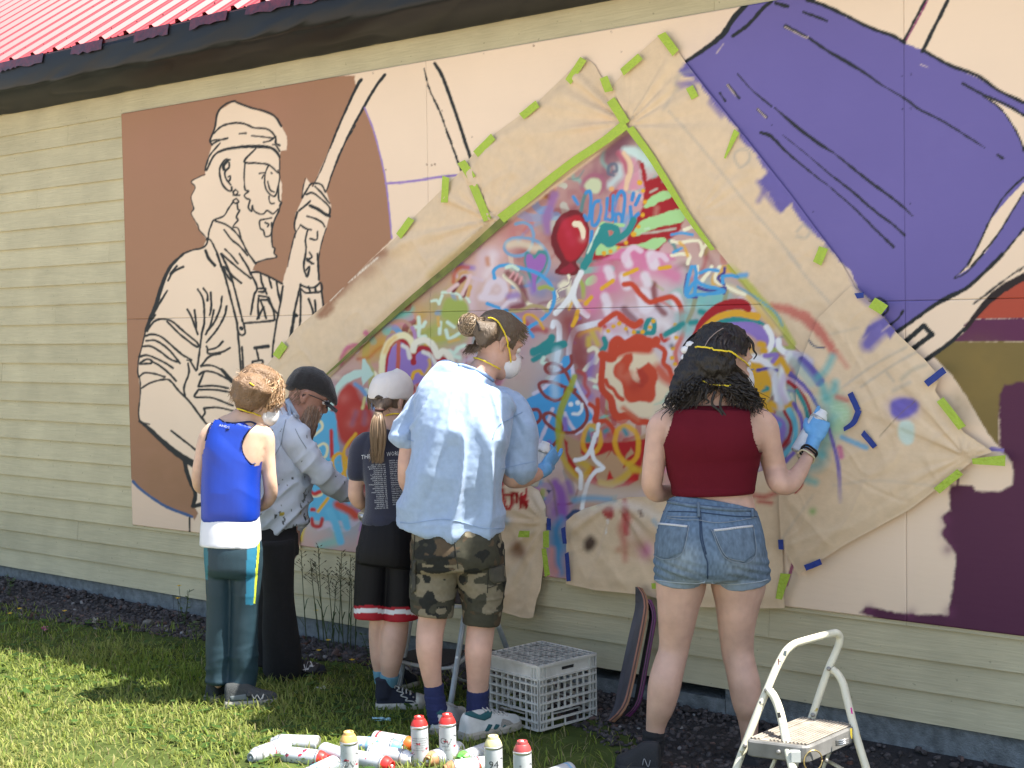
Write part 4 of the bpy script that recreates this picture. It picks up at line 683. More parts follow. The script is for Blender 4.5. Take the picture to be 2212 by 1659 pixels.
V += [(x, y, z-.03) for x, y, z in V]; mb.add(V, [(0,1,2,3), (7,6,5,4), (0,4,5,1), (1,5,6,2), (2,6,7,3), (3,7,4,0)]); mb.build('roof_deck', mat('roof_deck_wood', (.2, .15, .1), .8), bld)
ry, rz = -ED+RL*ca, EZH+RL*sa
mb = MB(); mb.add([(WX0-1.2, ry, rz+.005), (WX1, ry, rz+.005), (WX1, ry+RL*ca, rz-RL*sa), (WX0-1.2, ry+RL*ca, rz-RL*sa)], [(0, 1, 2, 3)]); mb.build('rear_roof_slope', M_roof, bld)
mb = MB(); mb.box((WX0-1, -ED+.03, 3.05), (WX1, -ED+.055, 3.163)); mb.build('fascia_board', mat('fascia_paint', (.2, .02, .025), .6), bld)
mb = MB(); mb.box((WX0-1, -ED+.06, 3.035), (WX1, .0, 3.05)); mb.build('soffit', mat('soffit_paint', (.3, .27, .2), .8), bld)
mb = MB(); mb.box((WX0+.02, .2, -.5), (WX0+.22, 5.2, 3.2)); mb.box((WX1-.2, .2, -.5), (WX1, 5.2, 3.2)); mb.box((WX0, 5.2, -.5), (WX1, 5.4, 3.2)); mb.build('outer_walls', M_side, bld)
# ---------------------------------------------------------------- black plastic masking the eave, with its red tape
def plastic():
    root = empty('plastic_sheet', (2, -ED, 3.1), 'long black plastic sheet taped along the eave under the red roof', 'plastic sheet')
    xs = np.arange(-3.2, 6.5, .022)
    prof = np.array([(-ED-.004, 3.172), (-ED-.010, 3.14), (-ED-.013, 3.09), (-ED-.012, 3.05), (-ED-.004, 3.015), (-ED+.03, 2.998), (-.21, 2.980), (-.15, 2.968), (-.08, 2.952), (-.035, 2.94), (-.022, 2.955)])
    pp = catmull(prof, 4); t = np.linspace(0, 1, len(pp))
    X, T = np.meshgrid(xs, t, indexing='ij'); Y = np.broadcast_to(pp[:, 0], X.shape).copy(); Z = np.broadcast_to(pp[:, 1], X.shape).copy()
    P = np.stack([X*1.1+T*1.2, T*3.5, 0*X], -1).reshape(-1, 3)
    n1 = vnoise(P, 31).reshape(X.shape); n2 = vnoise(P*np.array([3.1, 1.2, 1])+5, 32).reshape(X.shape); n3 = vnoise(P*np.array([7, 1.6, 1]), 33).reshape(X.shape)
    rg = 1-np.abs(vnoise(P*np.array([2.2, 1.0, 1])+9, 34).reshape(X.shape))*2
    w = np.sin(np.pi*np.clip(T, 0, 1))**.6
    Z += w*(n1*.010+n2*.006+n3*.003+np.clip(rg, 0, 1)**3*.008); Y += w*(n2*.007+n3*.003)*(T < .5) 
    Z -= w*.014*np.clip(n1, 0, 1)*(T > .3)
    Z[:, -4:] += (vnoise(np.stack([xs*.8, 0*xs, 0*xs], 1), 35)*.012+.0)[:, None]
    Z[:, :3] += np.minimum(0, vnoise(np.stack([xs*3, 0*xs, 0*xs], 1), 36))[:, None]*.012
    n, m = X.shape; ii = np.arange(n*m).reshape(n, m)
    Q = np.stack([ii[:-1, :-1], ii[1:, :-1], ii[1:, 1:], ii[:-1, 1:]], -1).reshape(-1, 4)
    o = mesh_obj('sheet', np.stack([X, Y, Z], -1).reshape(-1, 3), Q, mat('black_poly', (.006, .0065, .008), .5, spec=.35), smooth=True); adopt(root, o)
    Mt = mat('red_sheathing_tape', (.085, .007, .011), .35, var=(40, .7), spec=.7)
    rr = random.Random(4)
    for px, py, w_ in ((15, 139, .2), (62, 130, .28), (185, 108, .3), (325, 72, .3), (448, 48, .3), (578, 20, .34), (680, 2, .3), (-60, 150, .3), (760, -22, .3)):
        c = on_wall(px, py, ED+.02); L_ = w_; seg = 7; V = []
        for i in range(seg+1):
            u = i/seg; sag = rr.uniform(-.008, .01)
            x = c[0]-L_/2+L_*u
            for zz, yy in ((.014, -ED-.006), (-.02, -ED-.0165), (-.044+sag, -ED-.021)): V.append((x, yy-rr.uniform(0, .004), 3.171+zz))
        F = [(3*i+j, 3*i+3+j, 3*i+4+j, 3*i+1+j) for i in range(seg) for j in range(2)]
        adopt(root, mesh_obj('tape_strip', V, F, Mt, smooth=True))
    mb = MB(); mb.box((-3.2, -ED-.003, 3.160), (6.5, -ED+.02, 3.178)); mb.build('tape_run', Mt, root)
plastic()
# ---------------------------------------------------------------- mural panels
PAN, PAP = build_canvases()
def panel_mat():
    def b(m, nt, N, L, p, c, tc):
        pass
    return mat('painted_plywood', rough=.62, attr='paint', var=(1.8, .04), bump=(9, .10, (1, 1, 4)), spec=.3)
M_panel = panel_mat()
mural = empty('mural', (3.6, -.012, PB), 'half painted mural on peach plywood panels with line drawn man and purple bucket', 'mural')
YP = -.012; PW = 2.44
def grid_panel(x0, x1, z0, z1, step=.0056):
    nx = max(2, int((x1-x0)/step)); nz = max(2, int((z1-z0)/step))
    X, Z = np.meshgrid(np.linspace(x0, x1, nx+1), np.linspace(z0, z1, nz+1), indexing='ij')
    V = np.stack([X, np.full_like(X, YP), Z], -1).reshape(-1, 3)
    P = np.stack([X*1.1, Z*1.4, 0*X], -1).reshape(-1, 3)
    V[:, 1] += vnoise(P, 41)*.0016
    q = V-CAM; z = q@_F; px = 1106+FPX*(q@_R)/z; py = 829.5-FPX*(q@_U)/z
    col = sample(PAN, px, py)
    ii = np.arange((nx+1)*(nz+1)).reshape(nx+1, nz+1)
    Q = np.stack([ii[:-1, :-1], ii[1:, :-1], ii[1:, 1:], ii[:-1, 1:]], -1).reshape(-1, 4)
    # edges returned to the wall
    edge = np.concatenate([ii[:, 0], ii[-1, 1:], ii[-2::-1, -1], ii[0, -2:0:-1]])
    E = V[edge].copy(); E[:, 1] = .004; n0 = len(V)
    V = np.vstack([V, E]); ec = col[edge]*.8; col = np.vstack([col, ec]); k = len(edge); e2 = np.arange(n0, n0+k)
    Q = np.vstack([Q, np.stack([edge, e2, np.roll(e2, -1), np.roll(edge, -1)], -1)])
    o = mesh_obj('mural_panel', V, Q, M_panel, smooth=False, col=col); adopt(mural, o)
    return o
xe = [.0, PW, 2*PW, 3*PW]
for i in range(3):
    x1 = min(xe[i+1], 5.75); 
    for z0, z1 in ((PB, PM), (PM, PT)):
        g = .0005
        grid_panel(xe[i]+(g if i else 0), x1-g, z0+(0 if z0 == PB else g), z1-g)
mb = MB(); mb.box((5.752, YP+.0005, PB), (7.3, .004, PT)); mb.build('mural_panel', mat('panel_end_paint', tuple(srgb((84, 40, 66))), .62), mural)

# ---------------------------------------------------------------- kraft masking paper
M_kraft = None
def kraft_mat():
    def b(m, nt, N, L, p, c, tc):
        p.inputs['Transmission Weight'].default_value = 0
    return mat('kraft_paper', rough=.72, attr='paint', var=(30, .05), bump=(70, .12), spec=.3)
M_kraft = kraft_mat()
def inside(px, py, poly):
    ins = np.zeros(px.shape, bool)
    for (x0, y0), (x1, y1) in zip(poly, np.roll(poly, -1, 0)):
        if abs(y1-y0) > 1e-9: ins ^= ((y0 > py) != (y1 > py)) & (px < (x1-x0)*(py-y0)/(y1-y0)+x0)
    return ins
def paper(root, poly_p, d0, seed, step=.011, amp=.010, name='sheet', hang=None, radial=None):
    """sheet whose outline was read off the photo, lifted off the wall with creases and slack"""
    W = np.array([on_wall(x, y, d0)[[0, 2]] for x, y in poly_p])
    x0, z0 = W.min(0)-step; x1, z1 = W.max(0)+step
    nx = int((x1-x0)/step)+1; nz = int((z1-z0)/step)+1
    X, Z = np.meshgrid(x0+step*np.arange(nx+1), z0+step*np.arange(nz+1), indexing='ij')
    ins = inside(X, Z, W)
    # signed distance to outline + nearest point for snapping
    best = np.full(X.shape, 1e9); NX = X.copy(); NZ = Z.copy()
    for (ax, az), (bx, bz) in zip(W, np.roll(W, -1, 0)):
        dx, dz = bx-ax, bz-az; L = dx*dx+dz*dz+1e-12; t = np.clip(((X-ax)*dx+(Z-az)*dz)/L, 0, 1)
        qx, qz = ax+t*dx, az+t*dz; dd = (X-qx)**2+(Z-qz)**2; m = dd < best
        best[m] = dd[m]; NX[m] = qx[m]; NZ[m] = qz[m]
    dist = np.sqrt(best)
    cell = ins[:-1, :-1].astype(int)+ins[1:, :-1]+ins[1:, 1:]+ins[:-1, 1:] >= 2
    used = np.zeros(X.shape, bool)
    used[:-1, :-1] |= cell; used[1:, :-1] |= cell; used[1:, 1:] |= cell; used[:-1, 1:] |= cell
    cnt = np.zeros(X.shape, int); cnt[:-1, :-1] += cell; cnt[1:, :-1] += cell; cnt[1:, 1:] += cell; cnt[:-1, 1:] += cell
    bd = used & (cnt < 4)
    X = np.where(bd, NX, X); Z = np.where(bd, NZ, Z)
    P = np.stack([X, Z, 0*X], -1).reshape(-1, 3)
    def nz_(sx, sz, s, rot=0):
        c, s_ = math.cos(rot), math.sin(rot); q = np.stack([(P[:, 0]*c+P[:, 1]*s_)*sx, (-P[:, 0]*s_+P[:, 1]*c)*sz, P[:, 2]], 1); return vnoise(q, s).reshape(X.shape)
    h = .5+.5*nz_(2.2, 2.2, seed); cr = lambda v, w: np.clip(1-np.abs(v)/w, 0, 1); h = h+.30*cr(nz_(3.1, 2.3, seed+9, .6), .10)+.22*cr(nz_(5.3, 4.1, seed+10, 2.1), .09)-.25*cr(nz_(4.1, 1.7, seed+11, 1.2), .08)+.45*(1-np.abs(nz_(4.5, 1.3, seed+1, .8)))**3+.35*(1-np.abs(nz_(1.5, 5.5, seed+2, .5)))**4+.10*nz_(14, 14, seed+3)
    if radial is not None:
        for (rx, ry, wgt) in radial:
            c = on_wall(rx, ry, d0); a = np.arctan2(Z-c[2], X-c[0]); r = np.hypot(Z-c[2], X-c[0])
            h = h+wgt*np.exp(-r/.55)*np.clip(vnoise(np.stack([a.ravel()*7, r.ravel()*.7, 0*r.ravel()], 1), seed+7).reshape(X.shape)*1.4, -.4, 1)
    lift = np.clip(dist/.05, .15, 1)
    Y = -np.maximum(d0+amp*h*lift, .0148)
    if hang is not None: Y -= hang(X, Z)
    V = np.stack([X, Y, Z], -1).reshape(-1, 3)
    q = V-CAM; z = q@_F; px = 1106+FPX*(q@_R)/z; py = 829.5-FPX*(q@_U)/z
    col = sample(PAP, px, py)
    ii = np.arange(X.size).reshape(X.shape)
    Q = np.stack([ii[:-1, :-1], ii[1:, :-1], ii[1:, 1:], ii[:-1, 1:]], -1)[cell]
    u, inv = np.unique(Q, return_inverse=True)
    o = mesh_obj(name, V[u], inv.reshape(Q.shape), M_kraft, smooth=True, col=col[u]); adopt(root, o); return o
def PP(*parts): return np.vstack([TP(t, s) for t, s in parts])
M_tg = mat('green_masking_tape', tuple(srgb((166, 190, 62))), .6, bump=(70, .6), var=(20, .06)); M_tb = mat('blue_masking_tape', tuple(srgb((30, 56, 136))), .6, bump=(90, .4), var=(20, .08))
_tr = random.Random(8)
def tape(root, tg, s, wpx, m, d=.028, label=None, seg=6):
    """strip of tape along a photo polyline"""
    c = TP(tg, s)
    if len(c) == 2: c = np.array([c[0]*(1-t)+c[1]*t for t in np.linspace(0, 1, seg)])
    else: c = catmull(c, 5)
    T = np.gradient(c, axis=0); T /= np.linalg.norm(T, axis=1)[:, None]; Nn = np.stack([-T[:, 1], T[:, 0]], 1)
    V = []; n = len(c); w = np.asarray(wpx, float)*np.ones(n) if np.ndim(wpx) == 0 else np.interp(np.linspace(0, 1, n), np.linspace(0, 1, len(wpx)), wpx)
    for i in range(n):
        jit = _tr.uniform(-.6, .6); dz = _tr.uniform(0, .003)
        tear = T[i]*_tr.uniform(-2, 2) if i in (0, n-1) else 0
        for k in (-1, -.33, .33, 1):
            p = c[i]+Nn[i]*(k*w[i]/2+jit*.5)+tear*(k)
            V.append(on_wall(p[0], p[1], d+dz+_tr.uniform(0, .003)))
    F = [(4*i+j, 4*i+1+j, 4*i+5+j, 4*i+4+j) for i in range(n-1) for j in range(3)]
    o = mesh_obj('tape_strip', V, F, m, smooth=True); adopt(root, o)
    if label: o['label'] = label
    return o
ps = empty('masking_paper', on_wall(980, 520, .016), 'upper left kraft masking paper between line drawn man and graffiti window', 'masking paper')
paper(ps, PP(('P', '1263 122 1161 222 1071 288 1019 337 998 372 1005 400 1045 470 1090 466 1200 398 1345 290 1352 268 1330 215 1303 172 1285 140')), .016, 51, amp=.017, radial=[(1352, 262, 1.2), (1060, 480, .6)])
paper(ps, PP(('P', '1014 360 1000 366 894 469 855 514 786 576 713 649 640 710 614 742 575 792 560 840 640 905 720 808 852 684 1001 562 1098 478 1085 450 1040 420')), .013, 57, amp=.020, radial=[(1062, 475, 1.0)], name='sheet')
for s, w in (('1480 510 1575 365', 16), ('1190 725 1290 645', 16), ('905 960 1015 850', 16), ('815 1005 885 1110', 18), ('720 1100 710 1260', 15), ('890 1150 980 1370', 18), ('425 1470 505 1360', 15)): tape(ps, 'B', s, w, M_tg, .034)
tape(ps, 'D', '1715 640 1770 560', 17, M_tg, .03)
tape(ps, 'B', '1840 772 1700 880 1480 1030 1250 1215 1060 1362', [22, 18, 18, 20, 22], M_tg, .036, 'long crinkled green tape along the upper edge of the window')
tape(ps, 'P', '1092 472 1042 516 1001 553 925 616 852 678 780 742 713 802 690 822', [18, 15, 16, 14, 11, 8, 4, 3], mat('overspray_tape', tuple(srgb((112, 116, 44))), .6, var=(14, .5)), .034, 'dark oversprayed tape along the window edge')
pr = empty('masking_paper', on_wall(1600, 500, .02), 'upper right kraft masking paper overlapped by the purple bucket paint', 'masking paper')
paper(pr, PP(('P', '1430 71 1380 115 1331 177 1309 205 1318 222 1356 276 1407 335 1480 453 1600 602 1713 744 1760 790 1880 760 1852 626'), ('F', '1060 30'), ('C', '900 1400 760 1210 420 780 250 570 105 385 55 310')), .020, 63, step=.0085, amp=.010, radial=[(1356, 274, 1.0), (1500, 470, .5)])
for s, w in (('1700 480 1735 570', 18), ('1815 450 1930 350', 16), ('2060 210 2150 330', 19), ('1745 620 1840 770', 20)): tape(pr, 'B', s, w, M_tg, .036)
tape(pr, 'P', '1360 276 1410 345 1480 458 1540 540', [17, 15, 13, 9], M_tg, .034); tape(pr, 'C', '130 540 165 610', 17, M_tg, .034); tape(pr, 'C', '425 815 350 985', [14, 4], M_tg, .036); tape(pr, 'C', '965 1540 925 1640', 20, M_tg, .036)
pl = empty('masking_paper', on_wall(1850, 950, .024), 'right hand kraft masking paper with purple dab and blue tape beside olive paint', 'masking paper')
paper(pl, PP(('F', '1140 195 1190 235 1330 385 1420 490 1600 660 1690 765 1660 850 1760 1000 1840 1110 1960 1190 2020 1232 1930 1262 1800 1362 1500 1592'), ('I', '1100 270 850 430 810 458 702 270 688 0'), ('F', '690 1400 760 1200 800 1000 790 800 850 600 930 400')), .042, 69, step=.0066, amp=.012, radial=[(2090, 985, .8)])
for tg, s, w, m in (('F', '1265 300 1345 350', 25, M_tg), ('F', '1165 262 1215 255', 12, M_tb), ('F', '1603 810 1718 720', 15, M_tb), ('F', '1690 905 1828 1082', 18, M_tg), ('F', '1890 1290 2096 1285', [12, 24], M_tg), ('F', '1668 1475 1815 1355', 17, M_tg), ('F', '1130 865 1180 975', 13, M_tb), ('F', '1186 968 1150 1050 1090 1092', [13, 12, 8], M_tb), ('F', '1208 1110 1285 1202', 12, M_tb), ('I', '850 415 950 375', 13, M_tb)): tape(pl, tg, s, w, m, .062)
pm = empty('masking_paper', on_wall(1450, 1200, .03), 'lower kraft masking paper with red splash hanging below the bowl behind woman', 'masking paper')
paper(pm, PP(('O', '425 835 500 770 600 715 800 655 1000 610 1300 600 1700 560'), ('F', '640 1330 688 1400'), ('I', '692 0 705 150 715 400 728 560 738 660 540 662 210 652 20 622'), ('O', '1190 1516 720 1472 430 1412 456 1380 440 1250 430 1050')), .016, 75, amp=.013, radial=[(1330, 1080, .8)], hang=lambda X, Z: .05*np.clip((.62-Z)/.5, 0, 1)**1.5)
for tg, s, w, m in (('O', '395 895 412 1045', 9, M_tb), ('O', '430 1130 448 1395', 9, M_tb), ('I', '697 238 702 300', 11, M_tb), ('I', '728 450 685 608', [22, 14], M_tg), ('O', '1222 1440 1270 1440', 12, M_tg)): tape(pm, tg, s, w, m, .045)
pb = empty('masking_paper', on_wall(1130, 1200, .03), 'lower kraft masking paper with red letters hanging behind the man in blue shirt', 'masking paper')
paper(pb, PP(('E', '950 1400 1160 1390 1300 1470 1340 1560 1360 1659'), ('H', '1342 60 1345 180 1335 300 1334 430 1330 545 1312 600 1300 712 1270 718 1220 712 1090 672 1000 640 900 600')), .016, 81, amp=.016, radial=[(1180, 1130, .7)], hang=lambda X, Z: .07*np.clip((.55-Z)/.5, 0, 1)**1.4)
for tg, s, w, m in (('O', '263 808 263 918', 9, M_tb), ('O', '237 925 237 1082', 13, M_tg), ('O', '215 1090 250 1345', [10, 12], M_tg), ('O', '-20 955 82 955', 14, M_tg)): tape(pb, tg, s, w, m, .06)
pc = empty('masking_paper', on_wall(635, 1165, .03), 'small torn corner of kraft paper beside the dark trousers', 'masking paper')
paper(pc, PP(('G', '1770 180 1830 150 1865 190 1872 292 1810 288 1770 260')), .016, 87, amp=.012, step=.007)
# ---------------------------------------------------------------- figure kit: continuous bodies grown from tapered sections
from mathutils.bvhtree import BVHTree
def tri_norms(V, F):
    n = np.zeros_like(V)
    if F.shape[1] == 4: fn = np.cross(V[F[:, 2]]-V[F[:, 0]], V[F[:, 3]]-V[F[:, 1]])
    else: fn = np.cross(V[F[:, 1]]-V[F[:, 0]], V[F[:, 2]]-V[F[:, 0]])
    for k in range(F.shape[1]):
        for a in range(3): n[:, a] += np.bincount(F[:, k], fn[:, a], len(V))
    return n/(np.linalg.norm(n, axis=1)[:, None]+1e-12)
def laplace(V, F, it, lam=.5):
    E = np.vstack([F[:, [i, (i+1) % F.shape[1]]] for i in range(F.shape[1])]); E = np.unique(np.sort(E, 1), axis=0)
    deg = np.bincount(E.ravel(), minlength=len(V)).astype(float); deg[deg == 0] = 1
    for _ in range(it):
        S_ = np.zeros_like(V)
        for a in range(3): S_[:, a] = np.bincount(E[:, 0], V[E[:, 1], a], len(V))+np.bincount(E[:, 1], V[E[:, 0], a], len(V))
        V = V+lam*(S_/deg[:, None]-V)
    return V
def fuse(name, mb, voxel=.006, smooth=4, material=None, parent=None, disp=None, colf=None, cut=None):
    """one continuous surface out of overlapping closed sections"""
    me = bpy.data.meshes.new('t'); me.from_pydata(mb.V, [], mb.F); me.update()
    o = bpy.data.objects.new('t', me); COLL.objects.link(o)
    md = o.modifiers.new('r', 'REMESH'); md.mode = 'VOXEL'; md.voxel_size = voxel; md.adaptivity = 0
    dg = bpy.context.evaluated_depsgraph_get(); ev = o.evaluated_get(dg); m2 = ev.to_mesh()
    V = np.empty(len(m2.vertices)*3); m2.vertices.foreach_get('co', V); V = V.reshape(-1, 3)
    L = np.empty(len(m2.loops), np.int32); m2.loops.foreach_get('vertex_index', L)
    F = L.reshape(-1, 4) if len(L) == 4*len(m2.polygons) else None
    if F is None:
        F = np.array([list(p.vertices)+[p.vertices[0]]*(4-len(p.vertices)) for p in m2.polygons], np.int32)
    ev.to_mesh_clear(); bpy.data.objects.remove(o); bpy.data.meshes.remove(me)
    V = laplace(V, F, smooth)
    if disp is not None:
        N = tri_norms(V, F); d = disp(V, N); V = V+(N*d[:, None] if d.ndim == 1 else d); V = laplace(V, F, 1, .35)
    if cut is not None:
        keep = cut(V); fk = keep[F].all(1); F = F[fk]; u, inv = np.unique(F, return_inverse=True); V = V[u]; F = inv.reshape(F.shape)
    ob = mesh_obj(name, V, F.astype(np.int32), material, None, True, colf(V) if colf else None)
    ob['_n'] = 0; del ob['_n']
    BV[ob.name] = (V.copy(), F.copy())
    if parent is not None: adopt(parent, ob)
    return ob
def outside(polys):
    def k(V):
        px, py, _ = project_all(V); m = np.zeros(len(V), bool)
        for tg, s in polys: m |= inside(px, py, TP(tg, s))
        return ~m
    return k
BV = {}; _bvh = {}
def bvh_of(objs):
    key = tuple(o.name for o in objs)
    if key not in _bvh:
        Vs = []; Fs = []; n = 0
        for o in objs: 
            v, f = BV[o.name]; Vs.append(v); Fs.append(f+n); n += len(v)
        _bvh[key] = BVHTree.FromPolygons(np.vstack(Vs).tolist(), np.vstack(Fs).tolist())
    return _bvh[key]
def on_surf(objs, px, py, lift=.002, default=None):
    q = ray(px, py); d = Vector(q).normalized()
    h = bvh_of(objs).ray_cast(Vector(CAM), d)
    if h[0] is None:
        if default is None: 
            h = bvh_of(objs).find_nearest(Vector(at(px, py, 6.0))); return np.array(h[0])
        return at(px, py, default)
    n = Vector(h[1]); n = n if n.dot(d) < 0 else -n
    return np.array(h[0]+n*lift-d*lift*.6)
def patch(name, objs, poly_p, lift, m, parent=None, step=2.6, bulge=0):
    """piece of cloth or print lying on a surface, outline in photo coordinates"""
    p = np.asarray(poly_p, float); x0, y0 = p.min(0)-step; x1, y1 = p.max(0)+step
    nx = int((x1-x0)/step)+1; ny = int((y1-y0)/step)+1
    X, Y = np.meshgrid(x0+step*np.arange(nx+1), y0+step*np.arange(ny+1), indexing='ij'); ins = inside(X, Y, p)
    best = np.full(X.shape, 1e9); NX = X.copy(); NY = Y.copy()
    for (ax, ay), (bx, by) in zip(p, np.roll(p, -1, 0)):
        dx, dy = bx-ax, by-ay; t = np.clip(((X-ax)*dx+(Y-ay)*dy)/(dx*dx+dy*dy+1e-9), 0, 1); qx, qy = ax+t*dx, ay+t*dy; dd = (X-qx)**2+(Y-qy)**2; k = dd < best
        best[k] = dd[k]; NX[k] = qx[k]; NY[k] = qy[k]
    cell = ins[:-1, :-1].astype(int)+ins[1:, :-1]+ins[1:, 1:]+ins[:-1, 1:] >= 2
    cnt = np.zeros(X.shape, int); cnt[:-1, :-1] += cell; cnt[1:, :-1] += cell; cnt[1:, 1:] += cell; cnt[:-1, 1:] += cell
    bd = (cnt > 0) & (cnt < 4); X = np.where(bd, NX, X); Y = np.where(bd, NY, Y)
    ii = np.arange(X.size).reshape(X.shape); Q = np.stack([ii[:-1, :-1], ii[1:, :-1], ii[1:, 1:], ii[:-1, 1:]], -1)[cell]
    if len(Q) == 0: return None
    u, inv = np.unique(Q, return_inverse=True); xs = X.ravel()[u]; ys = Y.ravel()[u]; db = np.sqrt(best.ravel()[u]); inner = cnt.ravel()[u] == 4
    V = np.array([on_surf(objs, a, b, lift if k else lift*.3) for a, b, k in zip(xs, ys, inner)])
    o = mesh_obj(name, V, inv.reshape(Q.shape).astype(np.int32), m, None, True)
    if parent is not None: adopt(parent, o)
    return o
def surf_line(name, objs, tg, s, r, m, parent=None, lift=.001, n=5, sub=6):
    for q in s.split('/'):
        c = catmull(TP(tg, q), sub); mb = MB(); mb.tube([on_surf(objs, x, y, lift) for x, y in c], r, n); o = mb.build(name, m, None, True)
        if parent is not None: adopt(parent, o)
    return o
def surf_text(name, objs, lines, m, parent, lift=.0015):
    """lettering printed on cloth: lines of (text, x0, y0, x1, y1, height_px, 0)"""
    Vs = []; Fs = []
    for txt, x0, y0, x1, y1, h, _ in lines:
        cu = bpy.data.curves.new('t', 'FONT'); cu.body = txt; cu.size = 1; cu.resolution_u = 1; ob = bpy.data.objects.new('t', cu); COLL.objects.link(ob)
        dg = bpy.context.evaluated_depsgraph_get(); me = ob.evaluated_get(dg).to_mesh()
        v = np.array([w.co[:] for w in me.vertices]); f = [tuple(p.vertices) for p in me.polygons]
        ob.evaluated_get(dg).to_mesh_clear(); bpy.data.objects.remove(ob); bpy.data.curves.remove(cu)
        if len(v) == 0: continue
        w = v[:, 0].max(); n = len(Vs)
        for a in v:
            t = a[0]/w; Vs.append(on_surf(objs, x0+(x1-x0)*t, y0+(y1-y0)*t-a[1]*h/.7, lift))
        Fs += [tuple(i+n for i in q) for q in f]
    o = mesh_obj(name, np.array(Vs), Fs, m); adopt(parent, o); return o
def pchip(a, sub):
    s = np.concatenate([[0], np.cumsum(np.linalg.norm(np.diff(a[:, :2], axis=0), axis=1)+np.abs(np.diff(a[:, 2]))*400+1e-3)]); h = np.diff(s)[:, None]; D = np.diff(a, axis=0)/h; m = np.zeros_like(a); m[0] = D[0]; m[-1] = D[-1]
    w1 = 2*h[1:]+h[:-1]; w2 = h[1:]+2*h[:-1]; ok = D[1:]*D[:-1] > 0
    m[1:-1] = np.where(ok, (w1+w2)/(w1/np.where(ok, D[:-1], 1)+w2/np.where(ok, D[1:], 1)), 0); out = []
    for i in range(len(a)-1):
        t = np.linspace(0, 1, sub, endpoint=False)[:, None]; out.append((2*t**3-3*t*t+1)*a[i]+(t**3-2*t*t+t)*h[i]*m[i]+(3*t*t-2*t**3)*a[i+1]+(t**3-t*t)*h[i]*m[i+1])
    return np.vstack(out+[a[-1:]])
class Fig:
    def __init__(s, t0): s.t0 = t0; s.s = FPX/t0
    def J(s, px, py, f=0): return at(px, py, s.t0+f)
    def limb(s, mb, rows, lat=None, sub=4, n=18, pw=2.0, cap=True):
        """rows of (photo x, photo y, depth offset m, half width px, depth ratio)"""
        a = np.array([list(r)+[1.0]*(5-len(r)) for r in rows], float)
        c = pchip(a, sub) if len(a) > 2 else a
        P = np.array([s.J(*r[:3]) for r in c]); rx = c[:, 3]/s.s*(1+c[:, 2]/s.t0); ry = rx*c[:, 4]
        T = np.gradient(P, axis=0); T /= np.linalg.norm(T, axis=1)[:, None]
        lat = ER if lat is None else np.asarray(lat, float); rings = []
        ang = 2*np.pi*np.arange(n)/n; ca_ = np.sign(np.cos(ang))*np.abs(np.cos(ang))**(2/pw); sa_ = np.sign(np.sin(ang))*np.abs(np.sin(ang))**(2/pw)
        def ring(p, t, x, y):
            u = lat-t*(lat@t); u /= np.linalg.norm(u); v = np.cross(t, u)
            return [p+u*x*c1+v*y*s1 for c1, s1 in zip(ca_, sa_)]
        if cap:
            for k, o in ((.3, .85), (.75, .5)): rings.append(ring(P[0]-T[0]*min(rx[0], ry[0])*o*.8, T[0], rx[0]*k, ry[0]*k))
        for i in range(len(P)): rings.append(ring(P[i], T[i], rx[i], ry[i]))
        if cap:
            for k, o in ((.75, .5), (.3, .85)): rings.append(ring(P[-1]+T[-1]*min(rx[-1], ry[-1])*o*.8, T[-1], rx[-1]*k, ry[-1]*k))
        mb.ring_loft(rings)
